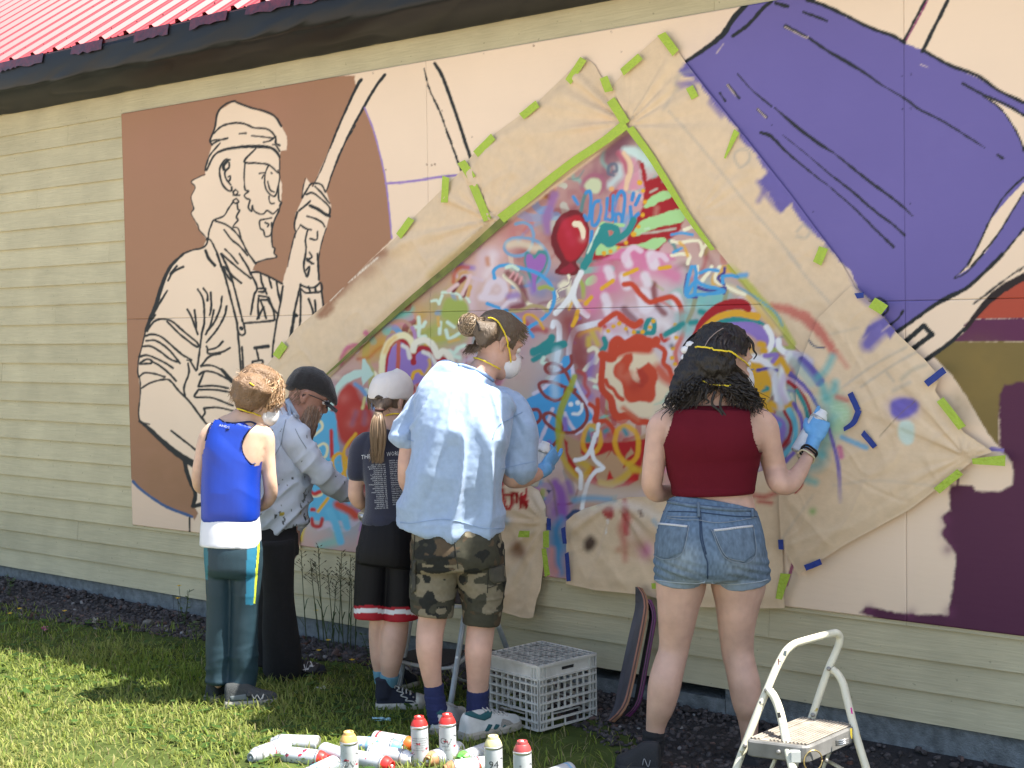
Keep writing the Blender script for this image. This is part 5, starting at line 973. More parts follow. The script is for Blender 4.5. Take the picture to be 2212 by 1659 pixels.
class Head:
    def __init__(s, c, yaw, pitch, k=1.0, roll=0):
        y, p = math.radians(yaw), math.radians(pitch); s.c = np.asarray(c); s.k = k
        s.f = math.cos(p)*(math.sin(y)*ER+math.cos(y)*EF)-math.sin(p)*EZ; s.r = math.cos(y)*ER-math.sin(y)*EF; s.u = np.cross(s.r, s.f)
        if roll: a = math.radians(roll); r, u = s.r.copy(), s.u.copy(); s.r = r*math.cos(a)+u*math.sin(a); s.u = u*math.cos(a)-r*math.sin(a)
    def p(s, x, y, z): return s.c+s.k*(s.r*x+s.f*y+s.u*z)
    PROF = [(-.117,.016,.090,.050),(-.108,.034,.098,.020),(-.09,.047,.099,-.015),(-.065,.056,.097,-.048),(-.035,.064,.094,-.074),(0,.070,.092,-.088),(.03,.0735,.095,-.096),(.06,.0735,.092,-.098),(.085,.069,.082,-.091),(.105,.058,.064,-.073),(.12,.040,.040,-.048),(.127,.018,.016,-.02)]
    def rings(s, grow=0, z0=-1, z1=1, n=22, back=0):
        R_ = []
        for z, w, yf, yb in s.PROF:
            if z < z0 or z > z1: continue
            g = grow; zz = z+(grow if z > .05 else 0)
            cy = (yf+yb)/2; h = (yf-yb)/2+g
            R_.append([s.p((w+g)*math.cos(t), cy+h*math.sin(t)-back*g, zz) for t in 2*np.pi*np.arange(n)/n])
        return R_
    def add(s, mb, ears=True):
        mb.ring_loft(s.rings())
        mb.tube([s.p(0, .088, .032), s.p(0, .101, .008), s.p(0, .113, -.016), s.p(0, .103, -.026)], [.008*s.k, .010*s.k, .0135*s.k, .010*s.k], 8)
        for q in (-1, 1): mb.tube([s.p(q*.004, .104, -.022), s.p(q*.014, .099, -.022)], [.008*s.k, .007*s.k], 8)
        mb.tube([s.p(-.022, .092, -.054), s.p(0, .100, -.052), s.p(.022, .092, -.054)], [.004*s.k, .008*s.k, .004*s.k], 8)
        mb.tube([s.p(-.02, .091, -.064), s.p(0, .099, -.066), s.p(.02, .091, -.064)], [.004*s.k, .008*s.k, .004*s.k], 8)
        for q in (-1, 1):
            mb.tube([s.p(q*.014, .094, .040), s.p(q*.034, .091, .046), s.p(q*.056, .074, .038)], [.006*s.k, .008*s.k, .006*s.k], 8)
            mb.tube([s.p(q*.03, .083, -.02), s.p(q*.05, .072, -.022)], [.016*s.k, .014*s.k], 8)
            if ears:
                e = [(.0, .012), (.018, .030), (-.002, .036), (-.018, .022), (-.020, .0), (-.010, -.020), (.004, -.030), (.010, -.018)]
                mb.tube([s.p(q*(.076+.010*math.sin(i/7*math.pi)), y-.006, z-.004) for i, (y, z) in enumerate(e)], [.0055*s.k]*8, 8)
                mb.tube([s.p(q*.070, -.004, .024), s.p(q*.075, -.006, .0), s.p(q*.073, -.002, -.026)], [.010*s.k, .013*s.k, .009*s.k], 8, ratio=.8)
    def eyes(s, parent):
        for q in (-1, 1):
            for nm, r, off, m in (('eye', .0125, .0, M_eye),):
                mb = MB(); c = s.p(q*.032, .0825, .020)
                for i in range(1): 
                    rg = [[c+s.k*r*(math.sin(a)*(s.r*math.cos(t)+s.u*math.sin(t))+s.f*math.cos(a)) for t in 2*np.pi*np.arange(12)/12] for a in (.06, .35, .7, 1.1, 1.6, 2.4, 3.0)]
                    mb.ring_loft(rg)
                o = mb.build('eye', None, None, True, mats=[M_eye, M_iris]); 
                mi = np.zeros(len(o.data.polygons), np.int32); mi[:12] = 1; mi[-2:] = 1; o.data.polygons.foreach_set('material_index', mi); adopt(parent, o)
def hand(mb, wrist, d, back, k=1.0, curl=.6, thumb_side=1, spread=.12, index_straight=False, wr=.024):
    """palm, four unequal bent fingers and a thumb; d = finger direction, back = out of the back of the hand"""
    d = np.asarray(d, float)/np.linalg.norm(d); b = np.asarray(back, float); b = b-d*(b@d); b /= np.linalg.norm(b); s_ = np.cross(d, b)*thumb_side
    w = np.asarray(wrist, float)
    def seg(P, R): mb.tube(P, [r*k for r in R], 10)
    rings = []
    for t, hw, th in ((-.02, .024, .020), (.0, .026, .019), (.03, .036, .018), (.06, .041, .017), (.085, .040, .014), (.095, .036, .010)):
        c = w+d*t*k; rings.append([c+k*(s_*hw*math.cos(a)+b*th*math.sin(a)) for a in 2*np.pi*np.arange(14)/14])
    mb.ring_loft(rings)
    for i, (off, L, r) in enumerate(((.029, .072, .0095), (.010, .080, .0098), (-.010, .074, .0094), (-.028, .058, .0085))):
        base = w+k*(d*.078+s_*off); c0 = .12 if (i == 0 and index_straight) else curl; dirn = d+s_*off*spread*8; dirn /= np.linalg.norm(dirn); P = [base]; a = 0
        for j, fr in enumerate((.46, .30, .24)):
            a += c0*(1.0 if j else .8); v = dirn*math.cos(a)-b*math.sin(a); P.append(P[-1]+v*L*fr*k)
        seg(P, [r*1.08, r, r*.92, r*.75])
    tb = w+k*(d*.025+s_*.028); v1 = d*.75+s_*.65-b*.25; v1 /= np.linalg.norm(v1); v2 = d*.9+s_*.15-b*.5*(.5+curl); v2 /= np.linalg.norm(v2)
    seg([tb, tb+v1*.036*k, tb+v1*.036*k+v2*.030*k, tb+v1*.034*k+v2*.052*k], [.0145, .0125, .011, .0085])
M_eye = mat('eye_white', (.7, .68, .64), .2); M_iris = mat('eye_iris', (.05, .035, .025), .15)
def skin_mat(name, col):
    return mat(name, col, .52, var=(15, .17), bump=(220, .10), sss=.12, spec=.35)
def folds(V, seed, amp, fx=9, fz=2.0, diag=.0, fine=.0):
    lat = V@ER; dep = V@EF; z = V[:, 2]
    q = np.stack([(lat+diag*z)*fx, dep*fx, z*fz], 1)
    n = vnoise(q, seed); r = 1-2*np.abs(n); m = vnoise(q*np.array([.45, .45, .8])+7, seed+1)
    d = amp*(.55*r*np.clip(.6+m, 0, 1.3)+.45*m)
    if fine: d = d+fine*vnoise(np.stack([lat*38, dep*38, z*26], 1), seed+2)
    return d
def ribbons(name, roots, fields, m, parent, w=.003, cols=None, taper=.3):
    """hair: each strand a short flat ribbon through a list of points"""
    V = []; Fq = []; C = []
    for i, P in enumerate(roots):
        P = np.asarray(P); n = len(P); T = np.gradient(P, axis=0); T /= np.linalg.norm(T, axis=1)[:, None]+1e-9
        vd = P-CAM; sd = np.cross(T, vd); sd /= np.linalg.norm(sd, axis=1)[:, None]+1e-9
        tw = np.random.default_rng(i).normal(0, .5); nr = np.cross(sd, T); sd = sd*math.cos(tw)+nr*math.sin(tw)
        ww = w*(1-(1-taper)*np.linspace(0, 1, n)**2)[:, None]; b = len(V)
        V += list(P+sd*ww/2)+list(P-sd*ww/2); Fq += [(b+j, b+j+1, b+n+j+1, b+n+j) for j in range(n-1)]; C += [cols[i]]*(2*n) if cols is not None else []
    o = mesh_obj(name, np.array(V), np.array(Fq, np.int32), m, None, True, np.array(C) if cols is not None else None)
    adopt(parent, o); return o
def hair_mat(name, rough=.42):
    def b(m, nt, N, L, p, c, tc):
        p.inputs['Sheen Weight'].default_value = 0
    return mat(name, rough=rough, attr='paint', spec=.45, build=b)
def respirator(H, parent, straps=None):
    """white cupped dust mask over nose and mouth"""
    rings = []
    for t, gr in ((0, 1), (.4, .97), (.75, .82), (1.0, .5), (1.08, .12)):
        rings.append([H.p(.058*gr*math.cos(a)*(1 if math.sin(a) < 0 else .86), .074+.062*t*(1 if t < 1 else .97)-.028*(math.cos(a)**2)*(1-t)+.0*math.sin(a), -.042+.060*gr*math.sin(a)) for a in 2*np.pi*np.arange(20)/20])
    mb = MB(); mb.ring_loft(rings); o = mb.build('respirator', M_mask, None, True); adopt(parent, o)
    mb = MB(); mb.tube([H.p(-.03, .108, .006), H.p(-.012, .130, .008), H.p(.012, .130, .008), H.p(.03, .108, .006)], .0025, 6); adopt(o, mb.build('nose_clip', M_clip))
    return o
M_mask = mat('mask_felt', (.70, .69, .69), .85, bump=(300, .15)); M_clip = mat('clip_metal', (.5, .5, .5), .35, metal=1); M_strap = mat('yellow_elastic', (.72, .55, .02), .6)
M_rub = mat('shoe_rubber', (.34, .32, .27), .7, var=(22, .35)); M_lace = mat('shoe_lace', (.42, .41, .38), .8)
def shoe(fig, heel, toe, w, m_up, m_sole, parent, h=.085, sole=.028, high=0, laces=5, k=1.0, toecap=None, collar=None, lift=0):
    """sole, upper and laces between heel and toe (photo x, photo y, depth offset), both on the ground"""
    a = on_ground(*heel, GZ-.004); b = on_ground(*toe, GZ-.004)
    D = b-a; L_ = np.linalg.norm(D); D /= L_; Sd = np.cross(D, EZ)
    prof = [(.0, .55), (.03, .72), (.12, .80), (.3, .80), (.5, .86), (.7, 1.0), (.85, .92), (.95, .66), (1.0, .34)]
    def outline(g, z): 
        return [a+D*(t*L_)+Sd*(w/2*v+g)+EZ*z for t, v in prof]+[a+D*(t*L_)-Sd*(w/2*v+g)+EZ*z for t, v in prof[::-1]]
    mb = MB(); mb.ring_loft([outline(-.002, 0), outline(.004, .006), outline(.004, sole*.7), outline(.0, sole)]); so_ = mb.build('sole', m_sole, parent)
    mu = MB(); rings = []
    hp = [(.012, .55, .8*h), (.05, .74, h+high*.25), (.14, .80, h+high*.25), (.30, .80, h+high*.15), (.42, .82, h*.95), (.55, .88, h*.76), (.7, .96, h*.58), (.85, .88, h*.48), (.95, .62, h*.40), (.99, .34, h*.3)]
    for t, v, hh in hp:
        c = a+D*(t*L_)+EZ*sole*.6; rings.append([c+Sd*(w/2*v*math.cos(q)*(1 if math.sin(q) < .2 else .92))+EZ*(hh*max(0, math.sin(q))**.8) for q in np.linspace(-.15, math.pi+.15, 14)])
    mu.ring_loft(rings)
    if high:
        c = a+D*(.17*L_); mu.tube([c+EZ*h*.6, c+EZ*(h+high*.5)+D*.004, c+EZ*(h+high)], [.042*k, .040*k, .042*k], 14)
    up = fuse('upper', mu, .0055, 3, m_up, parent)
    for i in range(laces):
        t = .36+.075*i+(0 if not high else -.05); hh = np.interp(t, [q[0] for q in hp], [q[2] for q in hp])+sole*.6+.003; ww = w*.24
        c = a+D*(t*L_); mb = MB(); mb.tube([c+Sd*ww+EZ*(hh-.010), c+EZ*(hh+.003), c-Sd*ww+EZ*(hh-.010)+D*.012], .0032, 6); adopt(up, mb.build('lace', M_lace, None, True))
    if toecap is not None:
        mb = MB(); rg = []
        for t, v, hh in ((.80, .93, h*.53), (.88, .86, h*.47), (.96, .62, h*.41), (1.0, .36, h*.3)):
            c = a+D*(t*L_)+EZ*sole*.6; rg.append([c+Sd*((w/2*v+.002)*math.cos(q))+EZ*((hh+.004)*max(0, math.sin(q))**.8) for q in np.linspace(-.1, math.pi+.1, 12)])
        mb.ring_loft(rg); adopt(parent, mb.build('toe_cap', toecap, None, True))
    return up, a, D, Sd, L_
def spray_can(c, axis, label, body_m, cap_m, group=None, k=1.0, cap='ring', nozzle=True, twist=0.0, name='spray_can', prints=(), L=.195, r=.033, band=None):
    """can: body with crimped shoulder and base, coloured ring cap, valve"""
    ax = np.asarray(axis, float)/np.linalg.norm(axis); c = np.asarray(c, float); root = empty(name, c, label, 'spray can', group)
    u = np.cross(ax, (0, 0, 1.0)) if abs(ax[2]) < .95 else np.cross(ax, EF); u /= np.linalg.norm(u); v = np.cross(ax, u)
    u, v = u*math.cos(twist)+v*math.sin(twist), v*math.cos(twist)-u*math.sin(twist)
    def rings(pr, n=24): return [[c+ax*z*k+k*q*(u*math.cos(t)+v*math.sin(t)) for t in 2*np.pi*np.arange(n)/n] for z, q in pr]
    mb = MB(); mb.ring_loft(rings([(.004, r*.80), (.0, r*.93), (.003, r*.99), (.008, r), (L-.047, r), (L-.042, r*.985)])); b = mb.build('body', body_m, root, True)
    mb = MB(); mb.ring_loft(rings([(L-.044, r*1.02), (L-.038, r*1.03), (L-.034, r*.99), (L-.040, r*.95)])); mb.build('shoulder_ring', M_tin, root, True)
    mb = MB(); mb.ring_loft(rings([(L-.040, r*.97), (L-.036, r*.99), (L-.034, r*.98), (L-.024, r*.90), (L-.012, r*.70), (L-.0115, r*.69), (L-.011, r*.60), (L-.0105, r*.595), (L-.001, r*.57), (L, r*.55), (L, r*.42), (L-.001, r*.40), (L-.008, r*.38)])); mb.build('cap', cap_m, root, True)
    mb = MB(); mb.ring_loft(rings([(L-.012, r*.17), (L-.001, r*.17), (L+.001, r*.13)], 10)); mb.build('valve', M_valve, root, True)
    mb = MB(); mb.ring_loft(rings([(-.001, r*.78), (.006, r*.70), (.010, r*.3)][::-1], 24)); mb.build('base', M_tin, root, True)
    if band is not None:
        mb = MB(); mb.ring_loft(rings([(band[0], r*1.012), (band[1], r*1.012)]), caps=False); mb.build('label_band', band[2], root, True)
    return root, (c, ax, u, v)
M_tin = mat('bare_tin', (.55, .55, .54), .35, metal=.8); M_valve = mat('white_valve', (.7, .7, .68), .5)
# ---------------------------------------------------------------- woman in the dark red crop top
def px_(tag, s): return [tuple(p) for p in TP(tag, s)]
def mask_strap(parent, objs, s, r=.0035, lift=.003, tag='P'):
    return surf_line('strap', objs, tag, s, r, M_strap, parent, lift, 6)
def woman():
    f = Fig(5.42); J = f.J
    g = on_ground(1500, 1650); root = empty('person', (g[0], g[1], GZ), 'woman with long dark curly hair in dark red crop top and denim shorts', 'person', 'people painting at the wall')
    H = Head(J(1560, 786, .02), 60, 14, 1.10); skin = skin_mat('skin_fair', (.57, .36, .275))
    mb = MB(); H.add(mb)
    f.limb(mb, [(1560, 815, .02, 30, 1.0), (1548, 850, 0, 31, 1.0), (1541, 885, .0, 38, .9), (1539, 905, .0, 60, .55)])
    f.limb(mb, [(1539, 884, 0, 58, .62), (1539, 903, 0, 100, .52), (1538, 930, .0, 112, .56), (1537, 976, .01, 99, .68), (1538, 1020, .02, 91, .74), (1541, 1066, .02, 84, .74), (1541, 1085, .02, 90, .72), (1535, 1130, .0, 106, .70), (1533, 1180, -.015, 112, .70), (1532, 1196, 0, 90, .6)], pw=2.3)
    # arms
    f.limb(mb, [(1452, 905, 0, 30, 1), (1428, 922, 0, 30, 1), (1418, 960, 0, 25.5, 1.05), (1412, 1010, .01, 24.5, 1.1), (1408, 1045, .03, 23, 1), (1420, 1066, .08, 21, .95), (1445, 1064, .15, 19, .9), (1480, 1046, .24, 15, .85)], lat=ER)
    hand(mb, J(1484, 1044, .25), J(1512, 1030, .33)-J(1484, 1044, .25), EZ*.6-EF*.4, .92, .9, 1)
    f.limb(mb, [(1626, 903, 0, 32, 1), (1651, 922, 0, 31, 1), (1661, 960, .01, 27, 1.05), (1673, 1010, .03, 26, 1.05), (1684, 1044, -.02, 24.5, 1), (1701, 1048, -.01, 22.5, 1), (1722, 1026, .04, 20.5, .95), (1740, 996, .10, 16, .9), (1753, 968, .15, 13, .9), (1757, 958, .16, 12.5, .9)], lat=(ER*.8+EZ*.6))
    # legs
    f.limb(mb, [(1474, 1195, -.01, 55, 1.15), (1471, 1260, 0, 55, 1.08), (1465, 1310, .0, 46, 1.05), (1461, 1357, .01, 39, 1.02), (1455, 1405, .02, 33, 1.0), (1445, 1440, .01, 34.5, 1.02), (1436, 1477, -.005, 36, 1.06), (1427, 1525, .0, 31, 1.0), (1418, 1560, .02, 23, 1.0), (1414, 1590, .03, 20, 1.05), (1411, 1625, .03, 20, 1.2)])
    f.limb(mb, [(1592, 1195, -.01, 57, 1.12), (1595, 1260, 0, 60, 1.05), (1593, 1310, .0, 48, 1.05), (1591, 1357, .01, 40, 1.02), (1593, 1405, .02, 35.5, 1.0), (1600, 1440, .01, 34, 1.02), (1608, 1477, 0, 35, 1.06), (1613, 1515, .0, 32.5, 1.0), (1616, 1549, .02, 24, 1.0), (1619, 1590, .03, 19, 1.05), (1622, 1622, .04, 19, 1.2)])
    body = fuse('body', mb, .0062, 5, skin, root)
    H.eyes(root)
    # crop top: cut-away shoulders, round neck, soft folds gathered above the hem
    mt = MB()
    f.limb(mt, [(1539, 876, .0, 70, .60), (1539, 886, .0, 92, .60), (1539, 903, -.004, 107, .60), (1539, 930, -.006, 118, .63), (1539, 955, -.004, 112, .70), (1538, 980, .004, 104.5, .72), (1538, 1010, .012, 99, .76), (1540, 1040, .014, 92, .80), (1541, 1068, .014, 87.5, .82)], pw=2.4, cap=False, n=40)
    def dsp(V, N):
        z = V[:, 2]; zt = J(1540, 1065)[2]; k = np.clip(1-(z-zt)/.22, 0, 1)
        x = (V@ER); d = folds(V, 61, .0035, 7, 14, .3)*k + folds(V, 62, .0016, 5, 6, -.4)
        band = np.exp(-((z-zt-.012)/.010)**2)*.0018
        return d+band
    top = fuse('crop_top', mt, .004, 6, mat('dark_red_knit', (.105, .006, .014), .85, bump=(420, .12), var=(5, .10), spec=.15), root, dsp, cut=outside((('W', '470 600 470 755 430 900 385 1030 352 1115 150 1115 150 600'), ('W', '1110 600 1110 770 1125 900 1150 1050 1196 1172 1450 1172 1450 600'), ('W', '470 600 572 700 610 722 700 742 800 750 900 744 1010 705 1110 600'))))
    body_ = [body]; 
    # neckline: skin above a dipped collar band
    surf_line('neck_band', [top], 'W', '578 704 640 730 720 748 800 755 880 750 950 733 1015 706/470 755 430 900 385 1030 356 1112/1110 770 1125 900 1150 1050 1193 1168', .004, top.data.materials[0], top, .001)
    # denim shorts
    ms = MB()
    f.limb(ms, [(1540, 1091, .018, 96, .74), (1538, 1106, .012, 101, .74), (1536, 1130, -.002, 109, .72), (1534, 1170, -.022, 118, .76), (1533, 1200, -.026, 119, .78), (1533, 1222, -.010, 108, .66)], pw=2.4, cap=False, n=36)
    f.limb(ms, [(1482, 1170, -.015, 62, 1.16), (1471, 1215, -.018, 60, 1.18), (1469, 1236, -.010, 56, 1.14), (1468, 1254, -.004, 54.5, 1.10)], cap=False, n=28)
    f.limb(ms, [(1586, 1170, -.015, 64, 1.14), (1597, 1215, -.018, 63, 1.16), (1600, 1238, -.010, 63, 1.08), (1602, 1257, -.004, 61.5, 1.06)], cap=False, n=28)
    def dsh(V, N):
        z = V[:, 2]; x = V@ER; k = np.exp(-((z-J(1530, 1225)[2])/.05)**2)
        return folds(V, 65, .0028, 10, 9, .5)+k*.0035*np.sin(x*0+z*190+x*60)*np.clip(np.abs(x-np.mean(x))/.12, 0, 1)
    def denim_col(V):
        px, py, _ = project_all(V); z = py
        base = np.array([.095, .15, .225]); light = np.array([.25, .33, .41]); warm = np.array([.21, .23, .22])
        fade = .5+.5*vnoise(np.stack([V@ER*9, V@EF*9, V[:, 2]*9], 1), 71)
        seat = np.exp(-((px-1480)/34)**2-((py-1205)/34)**2)+np.exp(-((px-1592)/36)**2-((py-1207)/34)**2)
        a = np.clip(.30*fade+.5*seat+.12*np.clip((py-1150)/90, 0, 1), 0, .8)[:, None]
        c = base*(1-a)+(light*.55+warm*.45)*a
        speck = vnoise(np.stack([V@ER*150, V@EF*150, V[:, 2]*60], 1), 72)[:, None]
        hem = np.clip((py-1252)/5, 0, 1)[:, None]*.4
        return np.clip(c*(1+.28*speck)*(1-hem)+np.array([.34, .42, .5])*hem, 0, 1)
    dm = mat('faded_denim', rough=.85, attr='paint', bump=(520, .25), spec=.15)
    sh = fuse('denim_shorts', ms, .0048, 2, dm, root, dsh, denim_col)
    md = mat('denim_panel', (.125, .175, .235), .85, var=(60, .35, (1, 1, .5)), bump=(520, .3), spec=.15); mst = mat('denim_stitch', (.20, .24, .28), .8); mdk = mat('denim_seam', (.025, .05, .10), .85); mwh = mat('frayed_cotton', (.55, .56, .58), .95, bump=(200, .6))
    for t in ('265 180 525 150 540 330 470 385 345 345', '-150 130 125 150 85 320 0 360 -70 345 -125 300'):
        patch('pocket', [sh], TP('I', t), .0035, md, sh)
    surf_line('stitching', [sh], 'I', '268 180 345 345 470 385 540 325 525 150/280 185 355 338 470 375/130 150 88 320 0 362 -68 345 -122 300/-5 105 100 118 180 118 290 135 420 125 540 100/-5 95 180 100', .0014, mst, sh, .0035)
    surf_line('seam', [sh], 'I', '188 60 196 150 200 230 225 330 242 380 243 480/200 60 206 150 212 230 235 330/-30 62 180 68 400 92 545 95/0 5 180 22 400 45 545 55', .0022, mdk, sh, .001)
    surf_line('frayed_pocket_edge', [sh], 'I', '282 182 350 176 430 165 520 156/-120 138 -40 142 118 158', .0045, mwh, sh, .003)
    surf_line('frayed_hem', [sh], 'I', '-85 489 0 499 100 507 180 510 228 500/268 506 310 515 390 517 480 510 560 500 618 486', .0024, mat('pale_fray', (.34, .40, .46), .95, bump=(200, .6)), sh, .001)
    surf_line('waistband', [sh], 'P', '1444 1084 1490 1092 1540 1098 1590 1102 1634 1101', .0075, md, sh, .001)
    for t in ('185 10 190 100', '515 50 520 100'): surf_line('belt_loop', [sh], 'I', t, .006, md, sh, .004)
    # socks, shoes
    mk = mat('black_sock', (.012, .012, .014), .9, bump=(260, .3)); mks = MB(); f.limb(mks, [(1412, 1578, .03, 24.5, 1.08), (1411, 1605, .03, 24.5, 1.1), (1409, 1632, .03, 25, 1.25)], cap=False); fuse('sock', mks, .005, 2, mk, root, lambda V, N: .0022*np.sin(V[:, 2]*340))
    mks = MB(); f.limb(mks, [(1621, 1600, .04, 21, 1.05), (1623, 1630, .04, 21, 1.2)], cap=False); fuse('sock', mks, .005, 2, mk, root)
    mb_ = mat('black_trainer', (.018, .018, .02), .8, bump=(160, .3)); msl = mat('dark_sole', (.02, .02, .022), .7)
    e = on_ground(1428, 1676); up, a, D, Sd, L_ = shoe(f, (1428, 1668), (1330, 1662), .098, mb_, msl, root, h=.10, laces=0, lift=None)
    surf_line('letter_mark', [up], 'P', '1388 1653 1392 1639 1400 1656 1405 1642', .0016, mat('grey_print', (.3, .3, .31), .6), up, .002)
    shoe(f, (1618, 1656), (1652, 1636), .098, mb_, msl, root, h=.10, laces=0, lift=None)
    # glove round the can
    mg = MB(); wr = J(1755, 962, .155); hd = J(1774, 915, .18)-wr
    hand(mg, J(1757, 953, .158), hd, -EF*.9-ER*.15+EZ*.1, .98, .95, -1, index_straight=True)
    f.limb(mg, [(1751, 971, .147, 15.5, .95), (1755, 961, .155, 15, .95), (1758, 950, .16, 16, .9)], lat=(ER*.8+EZ*.6))
    glove = fuse('glove', mg, .0036, 3, M_glove, root, lambda V, N: folds(V, 67, .0016, 40, 60))
    mbk = mat('bracelet_cord', (.015, .013, .012), .8, bump=(300, .6)); mcr = mat('bracelet_cream', (.55, .5, .33), .5)
    for (x, y, ff, r, m) in ((1748, 975, .135, .0042, mbk), (1745, 980, .125, .0035, mbk), (1741, 987, .112, .0038, mcr)):
        T = J(1756, 960, .16)-J(1738, 996, .1); T /= np.linalg.norm(T); u = np.cross(T, EF); u /= np.linalg.norm(u); v = np.cross(T, u); c = J(x, y, ff); rr_ = .0315 if m is mbk else .034
        mq = MB(); mq.tube([c+rr_*(u*math.cos(q)+v*.92*math.sin(q))+T*.003*math.sin(3*q) for q in np.linspace(0, 2*math.pi, 25)], r, 7); mq.build('bracelet', m, root, True)
    # can in the hand
    ca_, cb_ = J(1724, 978, .185), J(1768, 905, .205)
    spray_can(ca_, cb_-ca_, 'white spray can held in the woman\'s blue glove', M_can_w, M_cap_w, 'spray cans held by the painters', name='spray_can')
    # hair: scalp volume, falling curls
    rng = np.random.default_rng(3)
    mh = MB(); mh.ring_loft(H.rings(.012, z0=-.03, back=.9)); 
    f.limb(mh, [(1554, 760, -.03, 52, .95), (1546, 795, -.045, 56, .85), (1544, 822, -.045, 48, .6)]); f.limb(mh, [(1520, 752, -.01, 34, 1), (1502, 790, -.03, 34, .9), (1484, 822, -.05, 32, .8), (1464, 850, -.05, 24, .7), (1452, 866, -.04, 12, .7)]); f.limb(mh, [(1566, 822, -.06, 20, 1), (1588, 840, -.07, 22, .8), (1614, 854, -.06, 18, .7), (1634, 868, -.04, 10, .7)])
    scalp = fuse('hair', mh, .007, 3, mat('black_hair_mass', (.010, .007, .006), .5, bump=(120, .8, (1, 1, .3))), root, lambda V, N: .006*vnoise(V*55, 73)+.004*vnoise(V*120, 74), cut=lambda V: (((V-H.c)@H.f < .045*H.k) | ((V-H.c)@H.u > .075)) & ~(((V-H.c)@H.r > .045) & (np.abs((V-H.c)@H.f-.035) < .065) & ((V-H.c)@H.u < .035) & ((V-H.c)@H.u > -.08)))
    P = []; C = []
    part = H.p(-.012, .02, .13)
    for i in range(1300):
        a = rng.uniform(-1, 1); side = -1 if a < -.08 else 1
        y0 = rng.uniform(-.07, .062); p0 = H.p(-.012+rng.normal(0, .004), y0, .128-.5*y0**2*10)
        # over the skull, then down behind the ear and out to the shoulders
        lat = side*rng.uniform(.05, 1.0)**.6; back = rng.uniform(.2, 1); y0 = y0 if side < 0 else min(y0, -.03)
        m1 = H.p(lat*.066, y0*.6-.03*back, .105); m2 = H.p(lat*.104, -.065-.042*back*(1-.4*abs(lat))+y0*.2, .03); 
        ex = 1543+lat*rng.uniform(50, 112)+rng.normal(0, 8); ey = 832+52*min(1, abs(ex-1543)/75)+rng.normal(0, 10)
        m3 = J((ex*.45+1552*.55)+lat*16, 822, -.10+.03*abs(lat)); m4 = J(ex, ey, -.10+.05*abs(lat)+rng.normal(0, .014))
        c = catmull([p0, m1, m2, m3, m4], 9); t = np.linspace(0, 1, len(c))
        ph = rng.uniform(0, 6.28); fr = rng.uniform(14, 26); am = rng.uniform(.006, .018)*np.clip((t-.30)*1.8, 0, 1)
        c = c+np.outer(am*np.sin(t*fr+ph), ER)+np.outer(am*np.cos(t*fr+ph)*.7, EZ)+np.outer(am*.5*np.cos(t*fr*1.2+ph), EF)
        P.append(c); k = rng.uniform(.6, 1.5); C.append(np.array([.012, .008, .0065])*k+np.array([.014, .007, .003])*max(0, rng.normal(0, .8)))
    ribbons('hair_locks', P, None, hair_mat('black_hair'), scalp, .0048, np.array(C))
    for s in ('1545 845 1538 872 1556 890 1570 920 1576 925 1581 950 1596 958 1608 966 1611 955', '1560 850 1556 880 1572 905 1578 935 1585 945', '1614 728 1626 742 1628 756 1634 766 1628 776', '1470 830 1446 852 1437 868 1450 876', '1600 845 1630 858 1644 872 1640 884', '1530 838 1524 858 1532 868 1524 872', '1610 850 1634 866 1638 880'):
        c = TP('P', s); ml = MB(); ml.tube([J(x, y, -.11 if 1500 < x < 1615 and y > 838 else -.03) for x, y in catmull(c, 5)], np.linspace(.0065, .002, (len(c)-1)*5+1), 6); ml.build('ringlet', scalp.data.materials[0], scalp, True)
    for i in range(64):   # curls hanging to the shoulders
        sd = -1 if i % 2 else 1; u = rng.uniform(.12, 1); x0, y0 = 1545+sd*(10+34*u), rng.uniform(800, 826); x1, y1 = 1545+sd*(28+80*u)+rng.normal(0, 5), 846+42*u+rng.normal(0, 9); n = 26; ph = rng.uniform(0, 6); tr_ = rng.uniform(2.2, 4); T = np.linspace(0, 1, n); ra = rng.uniform(.005, .011)*np.minimum(1, T*3)
        B_ = np.array([J(x0+(x1-x0)*t+12*sd*math.sin(t*3)*u, y0+(y1-y0)*t, -.085-.02*math.sin(t*3)+rng.normal(0, .0004)) for t in T]); B_ += np.outer(ra*np.cos(T*tr_*6.28+ph), ER)+np.outer(ra*np.sin(T*tr_*6.28+ph), EF)+np.outer(ra*.4*np.sin(T*tr_*6.28+ph+1), EZ)
        ml = MB(); ml.tube(B_, np.linspace(.0048, .0012, n), 5); ml.build('ringlet', scalp.data.materials[0], scalp, True)
    pl = surf_line('parting', [scalp], 'W', '720 262 760 190 820 130 880 98', .002, mat('scalp_line', (.26, .2, .18), .7), scalp, .003)
    # white flower clip
    mf = MB(); c = J(1494, 764, -.02); 
    for i in range(7):
        a = i/7*6.28; q = c+.030*(ER*math.cos(a)*.8+EZ*math.sin(a)); mf.ring_loft([[q+r*(ER*math.cos(t)*.9+EZ*math.sin(t)*.8)+EF*z+(q-c)*r*6 for t in 2*np.pi*np.arange(8)/8] for r, z in ((.004, -.022), (.017, -.018), (.020, -.004), (.010, .008))])
    mf.build('flower_clip', mat('white_petal', (.66, .66, .67), .7, bump=(90, .5)), root, True)
    r = respirator(H, root)
    mask_strap(root, [scalp, body], '650 270 760 280 900 298 980 328 1050 382 1100 440', .0032, .010, 'W'); mask_strap(root, [scalp, body], '705 548 780 568 900 592 980 588 1040 572', .0028, .008, 'W')
    return root
TAGS['W'] = (1344.1, 685.8, .248)
def project_all(V):
    q = V-CAM; z = q@_F; return 1106+FPX*(q@_R)/z, 829.5-FPX*(q@_U)/z, z
